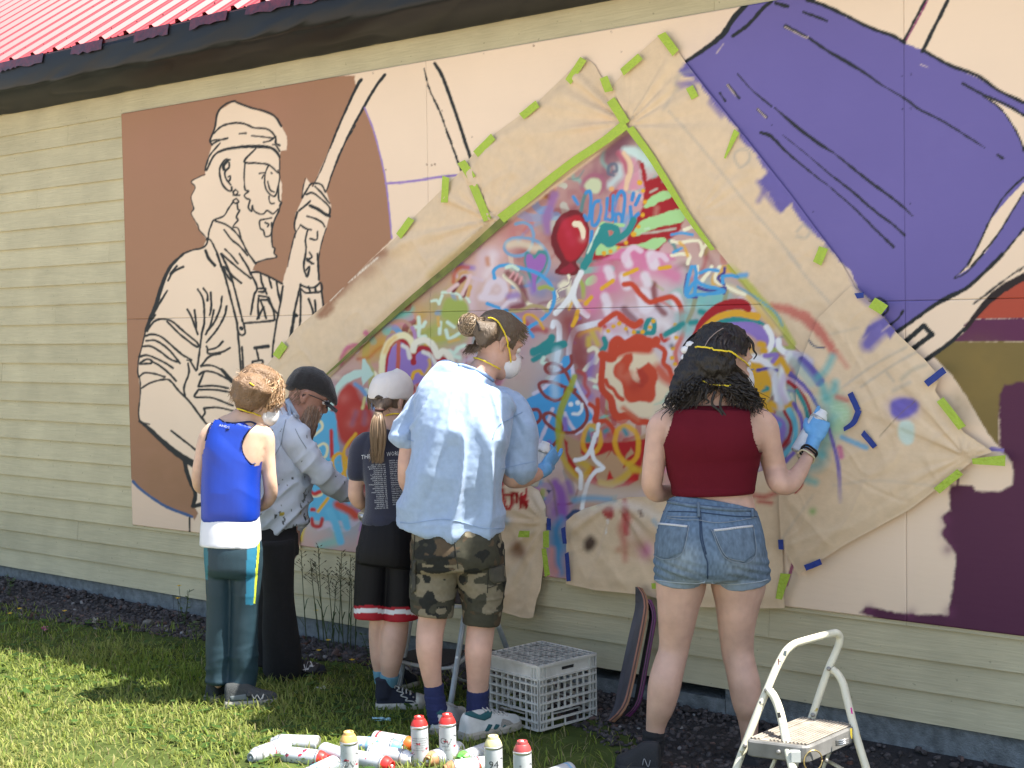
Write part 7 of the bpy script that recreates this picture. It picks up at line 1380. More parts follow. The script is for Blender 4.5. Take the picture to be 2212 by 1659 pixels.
# ---------------------------------------------------------------- boy in the blue tank top
TAGS['Q'] = (427.9, 1124.7, .25457); TAGS['U'] = (384, 768, .19836)
def tank_boy():
    f = Fig(6.42); J = f.J; g = on_ground(500, 1520); root = empty('person', (g[0], g[1], GZ), 'boy with tousled light brown hair, blue tank top and teal track trousers', 'person', 'people painting at the wall')
    H = Head(J(555, 857, .03), 58, 34, .98); skin = skin_mat('skin_boy', (.60, .40, .29)); mb = MB(); H.add(mb)
    f.limb(mb, [(548, 872, .02, 23, 1), (535, 892, .01, 24, 1), (522, 908, 0, 30, .9), (514, 924, 0, 50, .6)])
    f.limb(mb, [(514, 912, 0, 46, .6), (512, 932, 0, 64, .56), (508, 975, 0, 62, .62), (503, 1040, 0, 54, .72), (500, 1100, 0, 54, .78), (500, 1165, 0, 56, .78), (502, 1188, 0, 44, .6)], pw=2.3)
    f.limb(mb, [(462, 928, 0, 19, 1), (447, 944, 0, 18, 1), (436, 985, 0, 15.5, 1), (428, 1030, .02, 14.5, 1), (431, 1050, .06, 14, 1), (445, 1058, .13, 12.5, 1), (462, 1060, .2, 10, 1)]); hand(mb, J(465, 1060, .21), ER*.4+EF*.8, EZ*.8-ER*.2, .84, .8, 1)
    f.limb(mb, [(552, 930, .02, 22, 1), (571, 944, .03, 22, 1), (577, 985, .03, 17.5, 1), (582, 1030, .03, 15.5, 1), (585, 1062, .05, 15.5, 1), (578, 1082, .10, 14, 1), (562, 1094, .17, 12, 1), (552, 1098, .21, 10.5, 1)]); hand(mb, J(549, 1099, .22), -ER*.3+EF*.9, EZ*.7+ER*.3, .84, .8, -1)
    for L_ in ([(474, 1190, 0, 30, 1.1), (470, 1290, 0, 25, 1.05), (471, 1350, .01, 21, 1.05), (470, 1420, .02, 17, 1.05), (470, 1480, .05, 11, 1.0)], [(528, 1190, 0, 31, 1.1), (524, 1290, 0, 26, 1.05), (523, 1350, .01, 22, 1.05), (520, 1420, .02, 18, 1.05), (516, 1490, .05, 12, 1.0)]): f.limb(mb, L_)
    body = fuse('body', mb, .006, 5, skin, root); H.eyes(root)
    mt = MB(); f.limb(mt, [(518, 905, .0, 44, .74), (512, 914, -.002, 62, .70), (509, 934, -.006, 68, .68), (505, 965, -.008, 67, .74), (501, 1000, -.008, 62, .84), (500, 1050, -.006, 60.5, .92), (499, 1100, -.004, 60.5, .94), (499, 1119, 0, 60, .92)], pw=2.6, cap=False, n=40)
    dt = lambda V, N: folds(V, 131, .0085, 7, 1.8, .2)+.004*np.clip(1-np.abs(vnoise(np.stack([(V@ER+V[:, 2])*8, V@EF*4, (V[:, 2]-V@ER)*3], 1), 132))*2.4, 0, 1)
    tank = fuse('tank_top', mt, .0056, 3, mat('royal_blue_satin', (.006, .040, .36), .42, bump=(600, .12), spec=.5), root, dt, cut=outside((('U', '860 560 850 745 780 805 720 890 697 960 705 1050 745 1130 800 1182 850 1198 888 1186 905 1150 1060 1150 1060 560'), ('U', '420 560 428 690 400 694 345 790 300 930 287 1000 268 1070 120 1070 120 560'), ('U', '400 540 405 684 455 694 500 722 600 738 700 728 790 722 850 745 870 560'))))
    mw = MB(); f.limb(mw, [(499, 1112, 0, 60, .92), (499, 1150, 0, 64, .92), (498, 1180, 0, 65, .92)], pw=2.6, cap=False, n=36); under = fuse('white_hem', mw, .006, 3, mat('white_satin', (.66, .67, .72), .4, bump=(600, .1)), root, lambda V, N: folds(V, 133, .005, 7, 3, .3))
    nb = mat('tank_binding', (.004, .010, .07), .5); surf_line('binding', [tank, body], 'U', '455 695 500 724 600 740 700 730 790 724 848 745/850 748 780 808 720 892 697 962 705 1050 745 1128 800 1182 840 1175/400 692 345 792 302 930', .0042, nb, tank, .002)
    surf_text('back_print', [tank], [('AND1', *TP('U', '450 770')[0], *TP('U', '560 792')[0], 5.0, 0)], mat('silver_print', (.5, .52, .58), .5), tank)
    def trouser(V):
        px, py, _ = project_all(V); c = np.tile(np.array([.016, .040, .056]), (len(V), 1)); zx = (px-427.9)/.25457; zy = (py-1124.7)/.25457
        b = (zx > 415-(zy-240)*.03) & (zx < 500-(zy-240)*.07) & (zy < 716); c[b] = (.022, .16, .26); l = np.interp(zy, [230, 705], [505, 468]); s_ = (np.abs(zx-l-8) < 9) & (zy < 705); c[s_] = (.52, .62, .04); c[(px < 449) & (zy < 500)] = (.02, .15, .2); return c
    mp = MB(); f.limb(mp, [(501, 1150, 0, 58, .86), (503, 1190, 0, 61, .95), (504, 1225, 0, 60, .95), (503, 1245, 0, 56, .8)], pw=2.4, cap=False, n=30)
    f.limb(mp, [(474, 1185, 0, 33, 1.2), (474, 1260, 0, 29, 1.2), (474, 1320, .01, 27, 1.2), (473, 1400, .02, 26, 1.2), (473, 1450, .03, 25, 1.2), (472, 1472, .03, 26, 1.15)], cap=False, n=24); f.limb(mp, [(530, 1185, 0, 36, 1.2), (530, 1260, 0, 32, 1.2), (527, 1320, .01, 29, 1.2), (526, 1400, .02, 28.5, 1.2), (523, 1460, .03, 28, 1.2), (517, 1490, .03, 27, 1.15)], cap=False, n=24)
    tr = fuse('track_trousers', mp, .0058, 3, mat('track_fabric', rough=.55, attr='paint', bump=(500, .15), spec=.4), root, lambda V, N: folds(V, 135, .006, 8, 3, .3)+.006*np.clip(1-np.abs(vnoise(np.stack([V@ER*5, V@EF*5, V[:, 2]*18], 1), 136))*2.6, 0, 1)*np.clip((J(500, 1400)[2]-V[:, 2]+.05)/.1, .15, 1), trouser)
    mq = mat('grey_runner', (.035, .04, .042), .8, bump=(240, .4), var=(20, .2)); ms = mat('pale_foam_sole', (.26, .25, .22), .8, var=(14, .3)); md = mat('boa_dial', (.012, .012, .012), .4)
    up, a, D, Sd, L_ = shoe(f, (484, 1529), (600, 1521), .095, mq, ms, root, h=.09, sole=.034, laces=0); patch('side_panel', [up], TP('Q', '270 1490 420 1470 430 1520 280 1530'), .0025, mat('pale_panel', (.10, .12, .125), .7), up)
    p = on_surf([up], *TP('Q', '430 1475')[0], .002); mb2 = MB(); n_ = (CAM-p)/np.linalg.norm(CAM-p); mb2.tube([p-n_*.004, p+n_*.007, p+n_*.009], [.013, .013, .008], 14, up=EZ); adopt(up, mb2.build('dial', md)); surf_line('lace', [up], 'Q', '450 1470 480 1510 500 1480 530 1520 555 1475 545 1515', .0028, M_lace, up, .003)
    shoe(f, (452, 1520), (516, 1497), .092, mq, ms, root, h=.09, sole=.034, laces=0)
    rng = np.random.default_rng(13); hm = mat('chestnut_mass', (.17, .10, .052), .55, bump=(120, .7)); mh = MB(); mh.ring_loft(H.rings(.013, z0=-.035, back=.9)); f.limb(mh, [(545, 835, -.04, 46, .85), (534, 862, -.04, 36, .8), (526, 878, -.03, 22, .8)])
    hair = fuse('hair', mh, .006, 3, hm, root, lambda V, N: .006*vnoise(V*np.array([45, 45, 30]), 137), cut=lambda V: ((V-H.c)@H.f < .075) | ((V-H.c)@H.u > .06)); P = []; C = []; crown = H.p(-.01, -.045, .12)
    for i in range(1500):
        th = rng.uniform(0, 6.28); ph = rng.uniform(.1, 1.75) if math.cos(th) < .3 else rng.uniform(.1, 1.35); R0 = .02
        def sp(th, ph, g): return H.p((.074+g)*math.sin(ph)*math.sin(th), -.004+(.096+g)*math.sin(ph)*math.cos(th), .012+(.112+g)*math.cos(ph))
        g0 = rng.uniform(.010, .024); L0 = rng.uniform(.35, .75); sw = rng.normal(0, .35); pts = [sp(th+sw*t, ph+L0*t, g0+rng.uniform(-.002, .006)*t+(.010*max(0, rng.normal()))*t*t) for t in np.linspace(0, 1, 6)]
        P.append(np.array(pts)); C.append((np.array([.23, .135, .068]) if rng.random() < .5 else np.array([.42, .27, .15]))*rng.uniform(.5, 1.4))
    ribbons('hair_strands', P, None, hair_mat('chestnut_hair'), hair, .0036, np.array(C)); respirator(H, root); mask_strap(root, [body, hair, tank], '655 570 720 585 800 615 900 655', .0034, .006, 'U')
    surf_line('strap', [hair], 'U', '785 300 830 330', .003, M_strap, root, .002)
tank_boy()
# ---------------------------------------------------------------- bearded man in the flat cap
def cap_man():
    f = Fig(6.85); J = f.J; g = on_ground(640, 1455); root = empty('person', (g[0], g[1], GZ), 'bearded man in dark flat cap and paint stained pale shirt bending forward', 'person', 'people painting at the wall')
    H = Head(J(661, 858, .02), 82, 30, 1.03); skin = skin_mat('skin_ruddy', (.42, .22, .155)); mb = MB(); H.add(mb)
    f.limb(mb, [(648, 880, .02, 27, 1.1), (630, 896, .0, 30, 1.1), (612, 912, 0, 36, 1), (604, 930, 0, 50, .8)], lat=ER*.6+EZ*.6)
    f.limb(mb, [(614, 905, .0, 38, 1.4), (612, 940, 0, 48, 1.5), (613, 990, 0, 53, 1.35), (608, 1050, 0, 52, 1.3), (600, 1110, 0, 50, 1.25), (596, 1170, 0, 52, 1.2), (596, 1200, 0, 46, 1.1)])
    f.limb(mb, [(632, 930, -.13, 27, 1), (640, 960, -.15, 25, 1), (668, 995, -.13, 21, 1), (694, 1020, -.08, 20, 1), (722, 1044, .02, 17, 1), (748, 1064, .12, 13, 1), (758, 1070, .16, 11, 1)], lat=ER*.7+EZ*.7); hand(mb, J(760, 1071, .17), ER*.8+EF*.5-EZ*.1, EZ*.8-EF*.3, 1, .9, 1)
    f.limb(mb, [(622, 925, .17, 25, 1), (640, 960, .19, 23, 1), (668, 1000, .22, 20, 1), (700, 1030, .28, 16, 1), (725, 1045, .33, 12, 1)], lat=ER*.7+EZ*.7); hand(mb, J(728, 1046, .34), ER*.9+EF*.3, EZ*.8, 1, .8, -1)
    for q, L_ in ((0, [(606, 1185, -.09, 30, 1.1), (606, 1280, -.08, 26, 1.1), (608, 1350, -.06, 22, 1.1), (614, 1420, -.02, 17, 1.1), (622, 1455, .0, 15, 1.1)]), (1, [(590, 1185, .10, 30, 1.1), (586, 1280, .10, 26, 1.1), (584, 1350, .12, 22, 1.1), (586, 1420, .14, 17, 1.1), (590, 1440, .14, 15, 1.1)])): f.limb(mb, L_)
    body = fuse('body', mb, .0064, 5, skin, root); H.eyes(root)
    ms = MB(); f.limb(ms, [(616, 884, .0, 32, 1.2), (612, 900, 0, 42, 1.5), (612, 940, 0, 54, 1.6), (614, 990, 0, 60, 1.5), (612, 1050, 0, 60, 1.42), (607, 1100, 0, 58, 1.4), (607, 1130, 0, 56, 1.35), (612, 1150, 0, 48, 1.35), (622, 1166, -.02, 20, 2.0)], cap=False, n=34)
    f.limb(ms, [(616, 918, -.11, 28, 1), (638, 952, -.15, 32, 1), (666, 990, -.14, 27, 1), (694, 1020, -.09, 26, 1), (722, 1046, .0, 23, 1), (746, 1066, .11, 18, 1), (754, 1071, .14, 16, 1)], lat=ER*.7+EZ*.7, n=24); f.limb(ms, [(612, 918, .14, 26, 1), (638, 955, .19, 30, 1), (668, 1000, .22, 26, 1), (700, 1030, .28, 21, 1)], lat=ER*.7+EZ*.7, n=20)
    def sd(V, N): 
        x = V@ER; y = V@EF; z = V[:, 2]; return .014*np.clip(1-np.abs(vnoise(np.stack([(x+z)*4.5, y*4, (x-z)*13], 1), 141))*2.2, -.3, 1)+folds(V, 142, .006, 8, 5, -.6)+.0015*vnoise(V*45, 143)
    def spl(V):
        c = np.tile(np.array([.50, .57, .68]), (len(V), 1)); c *= (1+.05*vnoise(V*7, 144))[:, None]; px, py, _ = project_all(V); k = np.clip((py-1015)/80, 0, 1); d = np.clip((px-560)/80, 0, 1)
        n = vnoise(V*np.array([38, 38, 26]), 145)+.5*vnoise(V*90, 146); m = n > 1.02-.42*k; c[m] = (.07, .08, .085); n2 = vnoise(V*34+50, 147)+.4*vnoise(V*80, 148); m2 = (n2 > .85-.1*k) & (py > 1095); c[m2] = (.42, .34, .06); g = np.clip(vnoise(V*16, 149)*k, 0, 1)[:, None]*.6; return c*(1-g)+np.array([.22, .24, .26])*g
    shirt = fuse('work_shirt', ms, .0058, 2, mat('pale_work_shirt', rough=.9, attr='paint', bump=(420, .2), spec=.2), root, sd, spl)
    patch('collar', [shirt, body], TP('U', '1150 420 1195 405 1225 480 1270 570 1325 660 1315 705 1260 660 1200 560 1160 480'), .008, mat('pale_collar', (.36, .42, .50), .9, bump=(420, .2)), shirt)
    surf_line('seam', [shirt], 'U', '1130 960 1100 1010 1060 1090/1180 700 1150 830 1130 960/1280 800 1330 900 1400 1010', .0018, mat('shirt_seam', (.26, .31, .38), .9), shirt, .0015)
    mp = MB(); f.limb(mp, [(598, 1110, 0, 50, 1.35), (594, 1160, 0, 54, 1.35), (594, 1200, 0, 52, 1.3)], cap=False, n=28); f.limb(mp, [(598, 1165, -.10, 38, 1.2), (600, 1230, -.09, 36, 1.2), (603, 1290, -.08, 33, 1.2), (607, 1360, -.05, 37, 1.2), (612, 1420, -.02, 40, 1.2), (612, 1448, 0, 41, 1.2)], cap=False, n=24); f.limb(mp, [(588, 1165, .10, 38, 1.2), (584, 1260, .11, 34, 1.2), (582, 1360, .13, 34, 1.2), (584, 1430, .14, 35, 1.2)], cap=False, n=24)
    fuse('wide_trousers', mp, .007, 3, mat('black_cord', (.007, .007, .009), .9, bump=(300, .4), var=(60, .3)), root, lambda V, N: folds(V, 151, .009, 8, 3, .4))
    # slider sandal over a dark sock
    mk = mat('dark_sock', (.010, .012, .022), .9); f2 = f; up, a, D, Sd, L_ = shoe(f, (612, 1464), (704, 1456), .10, mk, mat('slider_sole', (.012, .012, .014), .7), root, h=.075, sole=.028, laces=0)
    st = patch('slider_strap', [up], TP('Q', '870 1255 900 1190 980 1180 1040 1225 1000 1300 900 1310'), .008, mat('slider_rubber', (.014, .014, .016), .6), up); surf_text('strap_print', [up], [('VAN', *TP('Q', '890 1290')[0], *TP('Q', '1020 1222')[0], 17, 0)], mat('white_strap_print', (.5, .5, .5), .6), up, .011)
    shoe(f, (580, 1444), (650, 1434), .10, mk, bpy.data.materials['slider_sole'], root, h=.075, sole=.028, laces=0)
    # flat cap, spectacles, beard
    wool = mat('charcoal_tweed', (.018, .016, .016), .95, bump=(260, .6), var=(200, .6), sheen=.3); mc = MB(); rs = []
    for t, w, up0, up1 in ((-.115, .02, .02, .055), (-.108, .05, -.01, .088), (-.085, .076, -.012, .118), (-.04, .089, .0, .142), (.01, .092, .02, .146), (.06, .087, .034, .130), (.10, .072, .036, .098), (.128, .055, .032, .066), (.142, .03, .028, .044)):
        cz = (up0+up1)/2; hh = (up1-up0)/2; rs.append([H.p(w*np.sign(math.cos(q))*abs(math.cos(q))**.8, t, cz+hh*math.sin(q)) for q in 2*np.pi*np.arange(24)/24])
    mc.ring_loft(rs); capo = fuse('flat_cap', mc, .0048, 4, wool, root, lambda V, N: .0018*vnoise(V*40, 152))
    mv = MB(); mv.ring_loft([[H.p(w*math.cos(q), t, .030-.016*(t-.08)/.08+.004*math.sin(q)-.012*math.cos(q)**2) for q in 2*np.pi*np.arange(16)/16] for t, w in ((.085, .072), (.11, .070), (.135, .056), (.152, .034), (.158, .01))]); adopt(capo, mv.build('peak', wool, None, True))
    gl = mat('spectacle_frame', (.008, .008, .010), .3, spec=.6); sp_ = empty('spectacles', (0, 0, 0)); sp_.location = Vector(H.p(0, .1, .02)); rw = Vector(root.location); sp_.parent = root; sp_.location = sp_.location-rw
    for q in (-1, 1):
        m1 = MB(); m1.tube([H.p(q*(.033+.024*math.cos(a)), .108-.006*abs(math.cos(a))*(1 if math.cos(a)*1 > 0 else 0), .018+.018*math.sin(a)) for a in np.linspace(0, 6.283, 21)], .0022, 6); adopt(sp_, m1.build('rim', gl, None, True))
        m1 = MB(); m1.tube([H.p(q*.058, .104, .024), H.p(q*.074, .06, .026), H.p(q*.081, .0, .020), H.p(q*.080, -.02, .004)], .0022, 6); adopt(sp_, m1.build('temple', gl, None, True))
    m1 = MB(); m1.tube([H.p(-.010, .110, .022), H.p(0, .114, .025), H.p(.010, .110, .022)], .002, 6); adopt(sp_, m1.build('bridge', gl, None, True))
    rng = np.random.default_rng(17); mbd = MB(); mbd.ring_loft([[H.p(w*math.cos(q), y+dpt*math.sin(q), z) for q in 2*np.pi*np.arange(16)/16] for z, w, y, dpt in ((-.03, .066, .03, .045), (-.06, .062, .045, .060), (-.10, .055, .058, .056), (-.14, .045, .070, .046), (-.18, .032, .078, .034), (-.21, .012, .082, .014))])
    hm = mat('ginger_mass', (.20, .115, .070), .6, bump=(120, .8)); beard = fuse('beard', mbd, .0055, 3, hm, root, lambda V, N: .005*vnoise(V*np.array([60, 60, 30]), 153), cut=lambda V: ~(((V-H.c)@H.u > -.062) & ((V-H.c)@H.f > .088))); P = []; C = []
    for i in range(900):
        a = rng.uniform(-1.9, 1.9); z0 = rng.uniform(-.10, -.01) if abs(a) > .6 else rng.uniform(-.12, -.07); r = 1.02; L0 = rng.uniform(.05, .12); s0 = H.p(.066*math.sin(a), .04+.058*math.cos(a), z0); e = H.p(.040*math.sin(a)*rng.uniform(.4, 1), .070+.030*math.cos(a)+rng.normal(0, .008), z0-L0*1.25); m = (s0+e)/2+(H.r*math.sin(a)+H.f*math.cos(a))*.012
        P.append(catmull([s0, m, e+rng.normal(0, .003, 3)], 4)); g = rng.random(); C.append((np.array([.30, .165, .095])*(1-g*.6)+np.array([.30, .26, .22])*g*.6)*rng.uniform(.5, 1.3))
    for i in range(120):
        q = rng.choice([-1, 1]); s0 = H.p(q*rng.uniform(.0, .03), .104, -.036+rng.normal(0, .003)); P.append(np.array([s0, s0+H.r*q*.014-H.u*.008, s0+H.r*q*.022-H.u*.022])); C.append(np.array([.30, .17, .10])*rng.uniform(.6, 1.2))
    for i in range(260):
        q = rng.choice([-1, 1]); s0 = H.p(q*.076, rng.uniform(-.07, -.01), rng.uniform(-.035, .02)); P.append(np.array([s0, s0-H.u*.008-H.f*.002, s0-H.u*.014-H.f*.005])); C.append(np.array([.26, .15, .09])*rng.uniform(.5, 1.1))
    ribbons('beard_strands', P, None, hair_mat('ginger_hair', .5), beard, .0030, np.array(C))
cap_man()
# ---------------------------------------------------------------- gravel bed, grass, weeds
def scatter_mesh(name, base_V, base_F, pos, sc, rng, m, squash=(1, 1, .6), jitter=.25, colf=None):
    n = len(pos); k = len(base_V); out = np.empty((n, k, 3)); q = rng.normal(size=(n, 4)); q /= np.linalg.norm(q, axis=1)[:, None]; w, x, y, z = q.T
    R = np.stack([np.stack([1-2*(y*y+z*z), 2*(x*y-z*w), 2*(x*z+y*w)], 1), np.stack([2*(x*y+z*w), 1-2*(x*x+z*z), 2*(y*z-x*w)], 1), np.stack([2*(x*z-y*w), 2*(y*z+x*w), 1-2*(x*x+y*y)], 1)], 1)
    b = base_V[None]*(1+rng.normal(0, jitter, (n, k, 1))); b = b*np.array([1, .75, .6])*(1+rng.normal(0, .15, (n, 1, 3)))
    out = np.einsum('nij,nkj->nki', R, b)*sc[:, None, None]; out[..., 2] *= squash[2]; out += pos[:, None, :]
    F = (base_F[None]+np.arange(n)[:, None, None]*k).reshape(-1, base_F.shape[1])
    col = np.repeat(colf, k, 0) if colf is not None else None
    return mesh_obj(name, out.reshape(-1, 3), F.astype(np.int32), m, None, False, col)
_bm = bmesh.new(); bmesh.ops.create_icosphere(_bm, subdivisions=1, radius=1); ICO_V = np.array([v.co[:] for v in _bm.verts]); ICO_F = np.array([[v.index for v in f.verts] for f in _bm.faces]); _bm.free()
ng = np.random.default_rng(21)
n = 10500; gxs = ng.uniform(-3.5, 6.2, n); e = gravel_edge(gxs); u_ = ng.uniform(0, 1, n); gd = .02+(e+.06)*u_+np.abs(ng.normal(0, .03, n))*(u_ > .8); keep = gd < 1.5; gxs, gd = gxs[keep], gd[keep]; n = len(gxs)
sz = ng.uniform(.008, .019, n)*(1+.5*(ng.random(n) < .08)); gp = np.stack([gxs, -gd, ground_z(gxs, -gd)+sz*.25+.022*np.exp(-(gd/.12)**2)], 1)
gc = np.array([.078, .068, .066])*ng.uniform(.55, 1.5, (n, 1))*np.array([1, 1, 1])+np.array([.05, .012, .0])*(ng.random((n, 1)) < .05); gc[ng.random(n) < .012] = (.26, .25, .24)
tag(scatter_mesh('gravel', ICO_V, ICO_F, gp, sz, ng, mat('lava_rock', rough=.95, attr='paint', bump=(150, .9), spec=.2), (1, 1, .8), .22, gc), kind='stuff')
V = []; 
sx = np.linspace(-5, 7, 140); st = np.linspace(0, 1, 8); GXX = np.repeat(sx, 8); ed = gravel_edge(sx); D_ = (np.outer(ed+.02*vnoise(np.stack([sx*5, 0*sx, 0*sx], 1), 23), st)).ravel()-.03
bed = np.stack([GXX, -D_, ground_z(GXX, -D_)+.004+.012*np.exp(-(D_/.12)**2)], 1); ii = np.arange(len(bed)).reshape(140, 8); Q = np.stack([ii[:-1, :-1], ii[:-1, 1:], ii[1:, 1:], ii[1:, :-1]], -1).reshape(-1, 4)
tag(mesh_obj('gravel_bed', bed, Q.astype(np.int32), mat('dark_grit', (.028, .024, .024), 1, bump=(200, 1), var=(60, .5)), smooth=True), kind='structure')
def blades(n, xr, dr, L, W, seed, dens=None, lay=.8, cols=((.16, .235, .032), (.25, .31, .055), (.40, .38, .14))):
    r = np.random.default_rng(seed); x = r.uniform(*xr, n); d = r.uniform(*dr, n); k = d > gravel_edge(x)+r.normal(0, .05, n)-.02
    if dens is not None: k &= r.random(n) < dens(x, d)
    x, d = x[k], d[k]; n = len(x); h = r.uniform(L*.45, L, n)*(1+.5*vnoise(np.stack([x*2.2, d*2.2, 0*x], 1), 24)); a = r.uniform(0, 6.28, n); ln = r.uniform(.25, lay, n)
    z = ground_z(x, -d)-.003; B = np.stack([x, -d, z], 1); dr_ = np.stack([np.cos(a), np.sin(a), 0*a], 1); sd = np.stack([-np.sin(a), np.cos(a), 0*a], 1); w = r.uniform(.6, 1.2, n)*W
    V = np.empty((n, 7, 3)); up = np.array([0, 0, 1.])
    for i, (t, ww) in enumerate(((0, 1), (.4, .95), (.75, .65))):
        c = B+dr_*(h*ln*t*t*1.1)[:, None]+up*(h*np.sqrt(np.maximum(.05, 1-ln**2*.8))*(t-.25*ln*t*t))[:, None]
        V[:, 2*i] = c+sd*(w*ww/2)[:, None]; V[:, 2*i+1] = c-sd*(w*ww/2)[:, None]
    V[:, 6] = B+dr_*(h*ln*1.1)[:, None]+up*(h*np.sqrt(np.maximum(.05, 1-ln**2*.8))*(1-.35*ln))[:, None]
    V += dr_[:, None, :]*0
    base = (np.arange(n)*7)[:, None]; F = np.concatenate([base+np.array([0, 1, 3]), base+np.array([0, 3, 2]), base+np.array([2, 3, 5]), base+np.array([2, 5, 4]), base+np.array([4, 5, 6])]).astype(np.int32)
    q = r.random(n); dry = np.clip(.25+.5*vnoise(np.stack([x*1.3, d*1.3, 0*x], 1), 25)+np.clip((d-1.65)/.5, 0, .6), 0, 1)*r.random(n); c = np.where((q < .5)[:, None], cols[0], cols[1])*r.uniform(.6, 1.3, (n, 1)); c = c*(1-dry[:, None])+np.array(cols[2])*dry[:, None]*r.uniform(.8, 1.3, (n, 1))
    return V.reshape(-1, 3), F, np.repeat(c, 7, 0)
def grass_build(m, nt, N, L, p, c, tc):
    tr = N.new('ShaderNodeBsdfTranslucent'); L.new(c, tr.inputs['Color']); mx = N.new('ShaderNodeMixShader'); mx.inputs[0].default_value = .5; out = N['Material Output']; L.new(p.outputs[0], mx.inputs[1]); L.new(tr.outputs[0], mx.inputs[2]); L.new(mx.outputs[0], out.inputs['Surface'])
M_grass = mat('grass_blade', rough=.6, attr='paint', spec=.3, build=grass_build)
def sparse(x, d): 
    a = np.clip((x-3.0)/.7, 0, 1); near = np.clip((d-gravel_edge(x))/.7, .15, 1); worn = np.clip(.75+.6*vnoise(np.stack([x*2.6, d*2.6, 0*x], 1), 26), .15, 1)
    return near*worn*(1-.72*a)
Vg, Fg, Cg = blades(88000, (-2.6, 5.4), (.1, 2.5), .066, .0062, 31, sparse, .97)
tag(mesh_obj('grass', Vg, Fg, M_grass, None, False, Cg), kind='stuff')
Vg, Fg, Cg = blades(2600, (-2.4, 3.4), (.12, 2.3), .11, .0046, 33, lambda x, d: np.clip(.5+vnoise(np.stack([x*1.6, d*1.6, 0*x], 1), 27), .05, 1)*np.clip((4-x), 0, 1), .8)
V2, F2, C2 = blades(5200, (-2.4, 5.2), (.3, 2.5), .07, .0036, 35, None, 1.0, ((.34, .29, .15), (.28, .24, .12), (.36, .3, .16)))
tag(mesh_obj('dry_straw', V2, F2, M_grass, None, False, C2), kind='stuff')
tag(mesh_obj('long_grass', Vg, Fg, M_grass, None, False, Cg), kind='stuff')
# clover and plantain leaves in the shade
Vl = []; Fl = []; Cl = []; r = np.random.default_rng(41)
for i in range(1500):
    x = r.uniform(-2.2, 3.4); d = r.uniform(.35, 1.7)
    if d < gravel_edge(x): continue
    s_ = r.uniform(.007, .017); a = r.uniform(0, 6.28); z = float(ground_z(np.array([x]), np.array([-d]))[0])+r.uniform(.01, .03); t = r.uniform(-.3, .3); b = len(Vl); el = r.uniform(1, 2.2)
    for k in range(6):
        q = k/6*6.283; u, v = math.cos(q)*s_*el, math.sin(q)*s_; Vl.append((x+u*math.cos(a)-v*math.sin(a), -d+u*math.sin(a)+v*math.cos(a), z+u*t))
    Fl.append(tuple(range(b, b+6))); Cl += [np.array([.06, .12, .025])*r.uniform(.6, 1.5)]*6
tag(mesh_obj('clover', np.array(Vl), Fl, M_grass, None, False, np.array(Cl)), kind='stuff')
M_stem = mat('weed_stem', (.05, .065, .02), .8); M_seed = mat('grass_seed_head', (.075, .062, .03), .9); M_butter = mat('buttercup_yellow', (.72, .46, .01), .45); M_leafg = mat('weed_leaf', (.05, .09, .02), .6)
def buttercup(px, py, h, lab):
    g = on_ground(px, py, -.115); t = empty('buttercup', g, lab, 'flower', 'buttercups in the grass'); rr = random.Random(int(px*7+py)); top = g+np.array([rr.uniform(-.03, .03), rr.uniform(-.03, .03), h]); mb = MB(); mb.tube(catmull([g, (g+top)/2+np.array([rr.uniform(-.01, .01), 0, 0]), top], 4), .0013, 5); mb.build('stem', M_stem, t)
    for k in range(5):
        a = k/5*6.283; d_ = np.array([math.cos(a), math.sin(a), .35]); s_ = np.array([-math.sin(a), math.cos(a), 0]); mb = MB(); mb.add([top, top+d_*.008+s_*.006, top+d_*.0135+s_*.004, top+d_*.0135-s_*.004, top+d_*.008-s_*.006], [(0, 1, 2, 3, 4)]); mb.build('petal', M_butter, t)
    mb = MB(); mb.tube([top, top+np.array([0, 0, .004])], [.004, .0025], 6); mb.build('flower_centre', M_butter, t)
BC = [(478, 1432, .07, 'tall'), (484, 1395, .12, ''), (40, 1335, .05, ''), (137, 1338, .045, ''), (482, 1372, .07, ''), (515, 1420, .05, ''), (752, 1392, .06, ''), (737, 1375, .055, ''), (705, 1415, .07, ''), (699, 1432, .06, ''), (757, 1448, .05, ''), (10, 1345, .05, ''), (395, 1340, .20, ''), (408, 1330, .24, ''), (386, 1352, .16, ''), (690, 1386, .17, '')]
BL = ['yellow buttercup close behind the boy\'s left trouser cuff', 'yellow buttercup standing tallest beside the teal track trousers', 'yellow buttercup on the shaded grass edge near the left frame', 'yellow buttercup at the gravel edge right of the far left one', 'yellow buttercup under the siding beside the boy', 'low yellow buttercup hidden behind the teal trousers', 'yellow buttercup left of the ponytail girl\'s bare legs', 'yellow buttercup under the tall seeding grasses by the wall', 'yellow buttercup above the slider sandal', 'yellow buttercup touching the toe of the slider sandal', 'low yellow buttercup right of the slider sandal', 'leftmost yellow buttercup at the edge of the frame', 'yellow buttercup in front of the foundation left of the boy', 'highest yellow buttercup against the clapboards left of the boy', 'yellow buttercup low on the branching weed left of boy', 'yellow buttercup high among the seeding grasses by the wall']
for (x, y, h, _), l in zip(BC, BL): buttercup(x, y, h, l)
